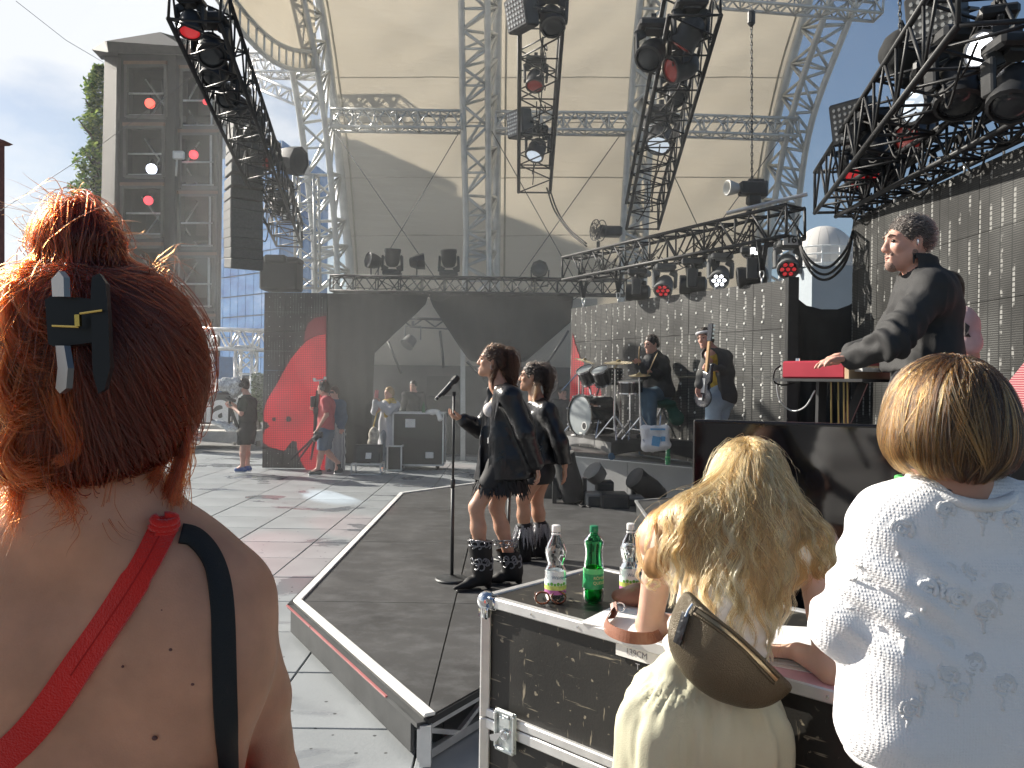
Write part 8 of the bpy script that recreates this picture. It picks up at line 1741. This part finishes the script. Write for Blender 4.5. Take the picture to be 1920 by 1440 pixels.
arr=comb(hb3,st,flow,22,.0085+.0035*rng.uniform(0,1,600)[clmp]+rng.uniform(-.0008,.0008,n),rng.uniform(.0005,.008,n)+.004*rng.uniform(0,1,600)[clmp],.05,.5)
cen=np.zeros((600,22,3));cnt=np.bincount(clmp,minlength=600)[:,None,None];np.add.at(cen,clmp,arr);cen/=np.maximum(cnt,1);wt=np.linspace(0,.6,22)[None,:,None];arr=arr*(1-wt)+cen[clmp]*wt
pos=st;pick_=np.clip(.18+(hc.x-st[:,0])*4.2+rng.normal(size=n)*.12+.3*(np.sin(clmp*12.9)>.35),0,1)  # sunlight painted in: more gold strands toward the lit side, plus random streaks
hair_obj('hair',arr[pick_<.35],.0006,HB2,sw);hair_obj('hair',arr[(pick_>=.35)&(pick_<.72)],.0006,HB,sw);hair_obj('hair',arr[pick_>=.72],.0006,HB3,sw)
# the microphone she holds before her
mp0=P(1716,897,1.66);mk=thing('hand_microphone','black foam microphone with yellow green and red band in the sweater womans hand','microphone',mp0);ms=SDF();ms.ell(mp0,(.026,.026,.028));blob('foam_ball',ms,mat('black_foam',(.02,.02,.021),.95,bump=.8,bs=300),mk,.006)
for k_,(c_,dx)in enumerate((('yellow',(.75,.6,.02)),('red',(.6,.05,.08)),('green',(.1,.5,.12)))):
 part('colour_band',mat('band_'+c_,dx,.5),mk,lambda m:m.tube([mp0+V((.031*math.cos(a)-.004,.031*math.sin(a),-.012-.0*k_+.012*k_*(math.cos(a)<0)-.006*k_))for a in np.linspace(0,6.283,19)],.0055,6),True)
part('handle',M_mh,mk,lambda m:m.tube([mp0-V((0,0,.03)),V((mp0.x+.1,mp0.y+.04,mp0.z-.2))],[.013,.011],10),True)
# ---------------------------------------------------------------- the blonde woman bent over the case
Yl=2.02
bw=thing('person','blonde woman in cream top and pale green trousers leaning over the case','person',(P(1320,1200,Yl).x,Yl,0))
SKB=mat('skin_blonde',(.6,.38,.29),.5,var=.07,vs=14,sss=.4)
pel,wai,che,nek=P(1322,1300,2.0),P(1340,1220,2.03),P(1375,1060,2.16),P(1392,960,2.25)
bL,bR=P(1243,1010,2.22),P(1522,1022,2.18);eL=P(1217,1172,2.4);wL=V((PZ(1300,1190,CZ).x,PZ(1300,1190,CZ).y,CZ+.03));eR=P(1560,1252,2.02);wR=PZ(1496,1222,CZ+.035)
s=SDF();s.cone(pel,wai,.12,.1,.05,fl=((0,1,0),.8));s.cone(wai,che,.102,.125,.05,fl=((0,1,0),.75));s.cone(bL,bR,.05,None,.05)
for q0 in(bL,bR):s.cone(che,q0,.1,.052,.05);s.cone(nek,q0,.05,.05,.05)
s.cone(bL,eL,.047,.038,.03);s.cone(eL,wL,.038,.026,.02);s.cone(bR,eR,.047,.039,.03);s.cone(eR,wR,.04,.026,.02)
hand_prims(s,wL,(.8,.6,-.05),(0,0,-1),.5,.95,-1);hand_prims(s,wR,V((-.85,.35,-.08)),(0,0,-1),.55,.95,1)
LG=leg_set(pel.x,2.0,.86,.1)
for q_ in 'lr':s.cone(LG['h'+q_],LG['k'+q_],.09,.058,.05);s.cone(LG['k'+q_],LG['a'+q_],.056,.038,.03);s.cone(LG['a'+q_],LG['t'+q_],.038,.03,.03)
s.cone(nek,P(1405,905,2.3),.056,.052,.03);qh,frh=head_prims(s,P(1410,912,2.345),V((.03,.75,-.68)),V((0,.62,.76)),.98)
blob('body',s,SKB,bw,.0085,sm=2);face_parts(bw,qh,frh)
part('ring',mat('gold_trim',(.6,.42,.12)),bw,lambda m:m.tube([wR+V((-.085,.03,-.004))+V((.0,.011*math.cos(a),.011*math.sin(a)))for a in np.linspace(0,6.283,13)],.0016,5),True)
tp=SDF();tp.cone(wai-V((0,0,.03)),wai,.112,.112,.05,fl=((0,1,0),.8));tp.cone(wai,che,.112,.138,.05,fl=((0,1,0),.78));tp.cone(P(1262,1015,2.21),P(1505,1022,2.18),.06,None,.05)
for q0 in(P(1262,1015,2.21),P(1505,1022,2.18)):tp.cone(che,q0,.112,.062,.05);tp.cone(nek-V((0,0,.04)),q0,.056,.058,.05)
tp.cone(bL,bL.lerp(eL,.14),.058,.055,.03);tp.cone(bR,bR.lerp(eR,.14),.058,.055,.03);tp.clip(wai-V((0,0,.055)),(0,0,-1),.01)
M_crm=cloth('cream_jersey',(.72,.66,.58),.8,.15,300,var=.05)
wz=wai.z
blob('top',tp,M_crm,bw,.0085,lambda v:.006*np.exp(-((v[:,2]-wz-.03)/.07)**2)*np.sin(v[:,2]*130+6*v[:,0]+2*vnoise(v,8))+.005*vnoise(v,10,4),sm=2)
M_grn=cloth('pale_green_cloth',(.52,.51,.37),.75,.15,320,var=.06)
tz_=SDF();tz_.cone(wai-V((0,0,.06)),pel,.116,.128,.05,fl=((0,1,0),.85));hip0,hip1=P(1262,1370,2.0),P(1370,1370,2.0);tz_.cone(hip0,hip1,.122,None,.06)
tz_.cone(hip0,V((hip0.x-.05,2.0,.42)),.135,.14,.05);tz_.cone(hip1,V((hip1.x+.05,2.0,.42)),.13,.14,.05);tz_.cone(V((hip0.x-.05,2.0,.42)),V((hip0.x-.05,2.0,.1)),.14,.15,.05);tz_.cone(V((hip1.x+.05,2.0,.42)),V((hip1.x+.05,2.0,.1)),.14,.15,.05)
cr0=P(1298,1400,1.87);tz_.cone(P(1297,1335,1.835),V((cr0.x,1.85,.3)),.035,.075,.04,'-');tz_.clip((0,0,.08),(0,0,-1),.01)
def td(v):return.013*vnoise(v*np.array((1.6,1.6,.2)),13,7)+.008*vnoise(v*np.array((1.5,1.5,.22)),32,9)+.004*np.exp(-((v[:,2]-wz+.075)/.03)**2)*np.sin(np.arctan2(v[:,1]-2.0,v[:,0]-pel.x)*46)
blob('trousers',tz_,M_grn,bw,.009,td,sm=2)
for q_ in 'lr':shoe(LG,q_,bw,M_white)
# her wavy hair
hl=SDF();hl.ell(P(1405,900,2.3),(.094,.11,.112),None,.02);hl.ell(P(1400,960,2.2),(.13,.07,.1),None,.07);hl.cone(P(1300,985,2.17),P(1430,985,2.16),.08,None,.06);hl.cone(P(1260,1010,2.17),P(1230,1060,2.18),.055,.04,.05)
hl2=hl.copy();hl2.p+=tp.p[:-1]
blob('hair_mass',hl,mat('blonde_hair_under',(.3,.16,.06),.6,var=.4,vs=40),bw,.011,lambda v:-.005+.006*vnoise(v*np.array((1,1,.3)),40,2))
n=9500;cr_=P(1402,838,2.27);th=rng.uniform(0,2*np.pi,n);rr=np.sqrt(rng.uniform(0,1,n))*.085
st=A3(cr_)+np.stack([rr*np.cos(th),rr*np.sin(th)*.8-.01,-rr*rr*3],-1)
for _ in range(8):st=st-hl.grad(st,.004)*hl.ev(st)[:,None]*.9
clmp=((th/(2*np.pi)*90).astype(int)*3+(rr>.035)+(rr>.06));nc_=300;cof=rng.normal(size=(nc_,3))*np.array((.34,.1,.08));cph=rng.uniform(0,6.28,nc_);cfr=rng.uniform(13,19,nc_);cam_=rng.uniform(.45,1.0,nc_);cln=rng.uniform(.0125,.0195,nc_)
mid=P(1425,0,2.2).x;rgt=(st[:,0]>cr_.x+.02)
rng_w=rng.uniform(0,1,nc_)
def flow(p,t):
 out_=p-A3(cr_);out_[:,2]=0;l_=np.linalg.norm(out_,axis=1,keepdims=True);out_=out_/np.maximum(l_,1e-4)
 wv=cam_[clmp]*np.sin(t*cfr[clmp]*1.7+cph[clmp])*min(1,t*2.2)
 d=np.array((0,-.25,-1.0))+out_*np.array((1.0,.4,0))*np.where(rgt,.55,1.0)[:,None]*max(.12,.9-2.2*t)+cof[clmp]*.8
 d[:,0]+=wv+(p[:,0]-mid)*np.where(rgt,np.where(rng_w[clmp]<.12,.9,-.1)if t<.25 else-1.3,1.5 if t<.5 else-1.1);d[:,1]+=.35*wv*np.cos(cph[clmp])-.12
 return d
arr=comb(hl2,st,flow,34,cln[clmp]*rng.uniform(.9,1.05,n)*np.where(st[:,0]>cr_.x+.02,.36+.34*rng.uniform(0,1,nc_)[clmp],1.0),.003+.012*rng.uniform(0,1,n)**2,.035,.35)
cen=np.zeros((nc_,34,3));cnt=np.bincount(clmp,minlength=nc_)[:,None,None];np.add.at(cen,clmp,arr);cen/=np.maximum(cnt,1)
wt=np.linspace(.1,.86,34)[None,:,None];arr=arr*(1-wt)+cen[clmp]*wt+rng.normal(size=(n,1,3))*.0016
keep=~rgt|(rng.uniform(0,1,nc_)[clmp]<.6);arr=arr[keep];clmp=clmp[keep];n=len(arr)
HL1,HL2,HL3=hair_mat('strand_blonde',(.36,.195,.065),.3,.3),hair_mat('strand_honey',(.27,.125,.04),.3,.35),hair_mat('strand_pale',(.62,.43,.2),.3,.2)
kk=(np.sin(clmp*7.13)+rng.normal(size=n)*.25)
hair_obj('hair',arr[kk<-.25],.00068,HL2,bw);hair_obj('hair',arr[(kk>=-.25)&(kk<.5)],.00068,HL1,bw);hair_obj('hair',arr[kk>=.5],.00068,HL3,bw)
# flyaway halo
n2=260;i_=rng.integers(0,n,n2);fa=arr[i_]+(rng.normal(size=(n2,1,3))*.018)*np.linspace(0,1,34)[None,:,None]+(rng.normal(size=(n2,1,3))*.008);hair_obj('hair_wisp',fa,.0004,HL1,bw)
# sling bag across her back
bgp=thing('sling_bag','olive brown leather sling bag slung across the blonde womans back','bag',P(1350,1225,1.88));yb0=1.845
z0_,z1_=P(1300,1132,yb0+.06),P(1462,1278,yb0);zd=(z1_-z0_).normalized();zn=V((-zd.z,0,zd.x)).normalized();zn=zn if zn.z>0 else-zn;rot=np.array([zd,zd.cross(zn),zn]).T
sb_=SDF();c0=(z0_+z1_)/2
sb_.ell(c0+zn*.002,(.158,.06,.136),rot,.03);sb_.ell(c0-zn*.05-zd*.03,(.1,.066,.08),rot,.04);sb_.clip(c0+zn*.014,zn,.012)
sb_.clip(c0+V((0,.055,0)),(0,1,0),.01)
M_olv=mat('olive_leather',(.1,.078,.046),.33,.2,var=.12,vs=12,bump=.45,bs=330);blob('bag_body',sb_,M_olv,bgp,.006,lambda v:.003*vnoise(v,14),sm=2)
zp=march(sb_,[(1302+158*t,1142+138*t-10*math.sin(t*3.14))for t in np.linspace(0.03,.97,24)],1.5,2.4,.0025)
part('zip',mat('zip_bronze',(.3,.24,.15),.3,.8),bgp,lambda m:strap(m,zp,.008,.0016));part('piping',M_olv,bgp,lambda m:(m.tube([p+zn*.009+n*.001 for p,n in zp],.0035,6),m.tube([p-zn*.009+n*.001 for p,n in zp],.0035,6)),True)
part('zip_tag',M_lea,bgp,lambda m:strap(m,march(sb_,[(1288,1150),(1283,1168),(1277,1188),(1272,1206)],1.5,2.4,.004),.02,.003));part('zip_pull',M_chrome,bgp,lambda m:m.tube([p+n*.004 for p,n in march(sb_,[(1300,1134),(1292,1146),(1287,1158)],1.5,2.4,.002)],.003,6))
part('strap',M_olv,bgp,lambda m:(strap(m,[(p,n)for p,n in march(tp,catmull([(1290,1125),(1285,1090),(1272,1050),(1258,1010),(1250,975)],4),1.5,2.8)],.03,.004),m.tube([P(1300,1132,yb0+.05),P(1291,1120,1.93)],.008,6)))
pen=MB();pen.tube([wR+V((-.07,.05,.03)),wR+V((-.12,.07,-.03))],.004,6);pen.build('pen',M_white);tag(bpy.data.objects['pen'],'white pen held by the blonde woman over the pages','pen')
# ---------------------------------------------------------------- stage smoke: soft bodies of thin white smoke
def smoke(label,c,rad_,dens):
 m=MB();m.sphere(c,rad_,32,20);mt=bpy.data.materials.new('smoke_volume');mt.use_nodes=True;t=mt.node_tree;t.nodes.clear();o=N(t,'ShaderNodeOutputMaterial');v=N(t,'ShaderNodeVolumePrincipled');v.inputs['Color'].default_value=(.85,.87,.87,1);v.inputs['Density'].default_value=dens;v.inputs['Anisotropy'].default_value=.2;t.links.new(v.outputs[0],o.inputs['Volume'])
 o_=m.build('smoke',mt,None,None,True);return tag(o_,label,'smoke',kind='stuff')
smoke('thin white stage smoke drifting through the whole stage opening',V((.8,14,3.4)),(6.2,6.5,6.5),.013)
smoke('denser smoke drifting by the loudspeaker array and the tower',V((-5.8,16,4.2)),(3.8,3.4,5.6),.013)
smoke('smoke lingering before the diamond opening of the curtains',V((-1.2,14.6,2.2)),(2.8,1.4,1.6),.035)
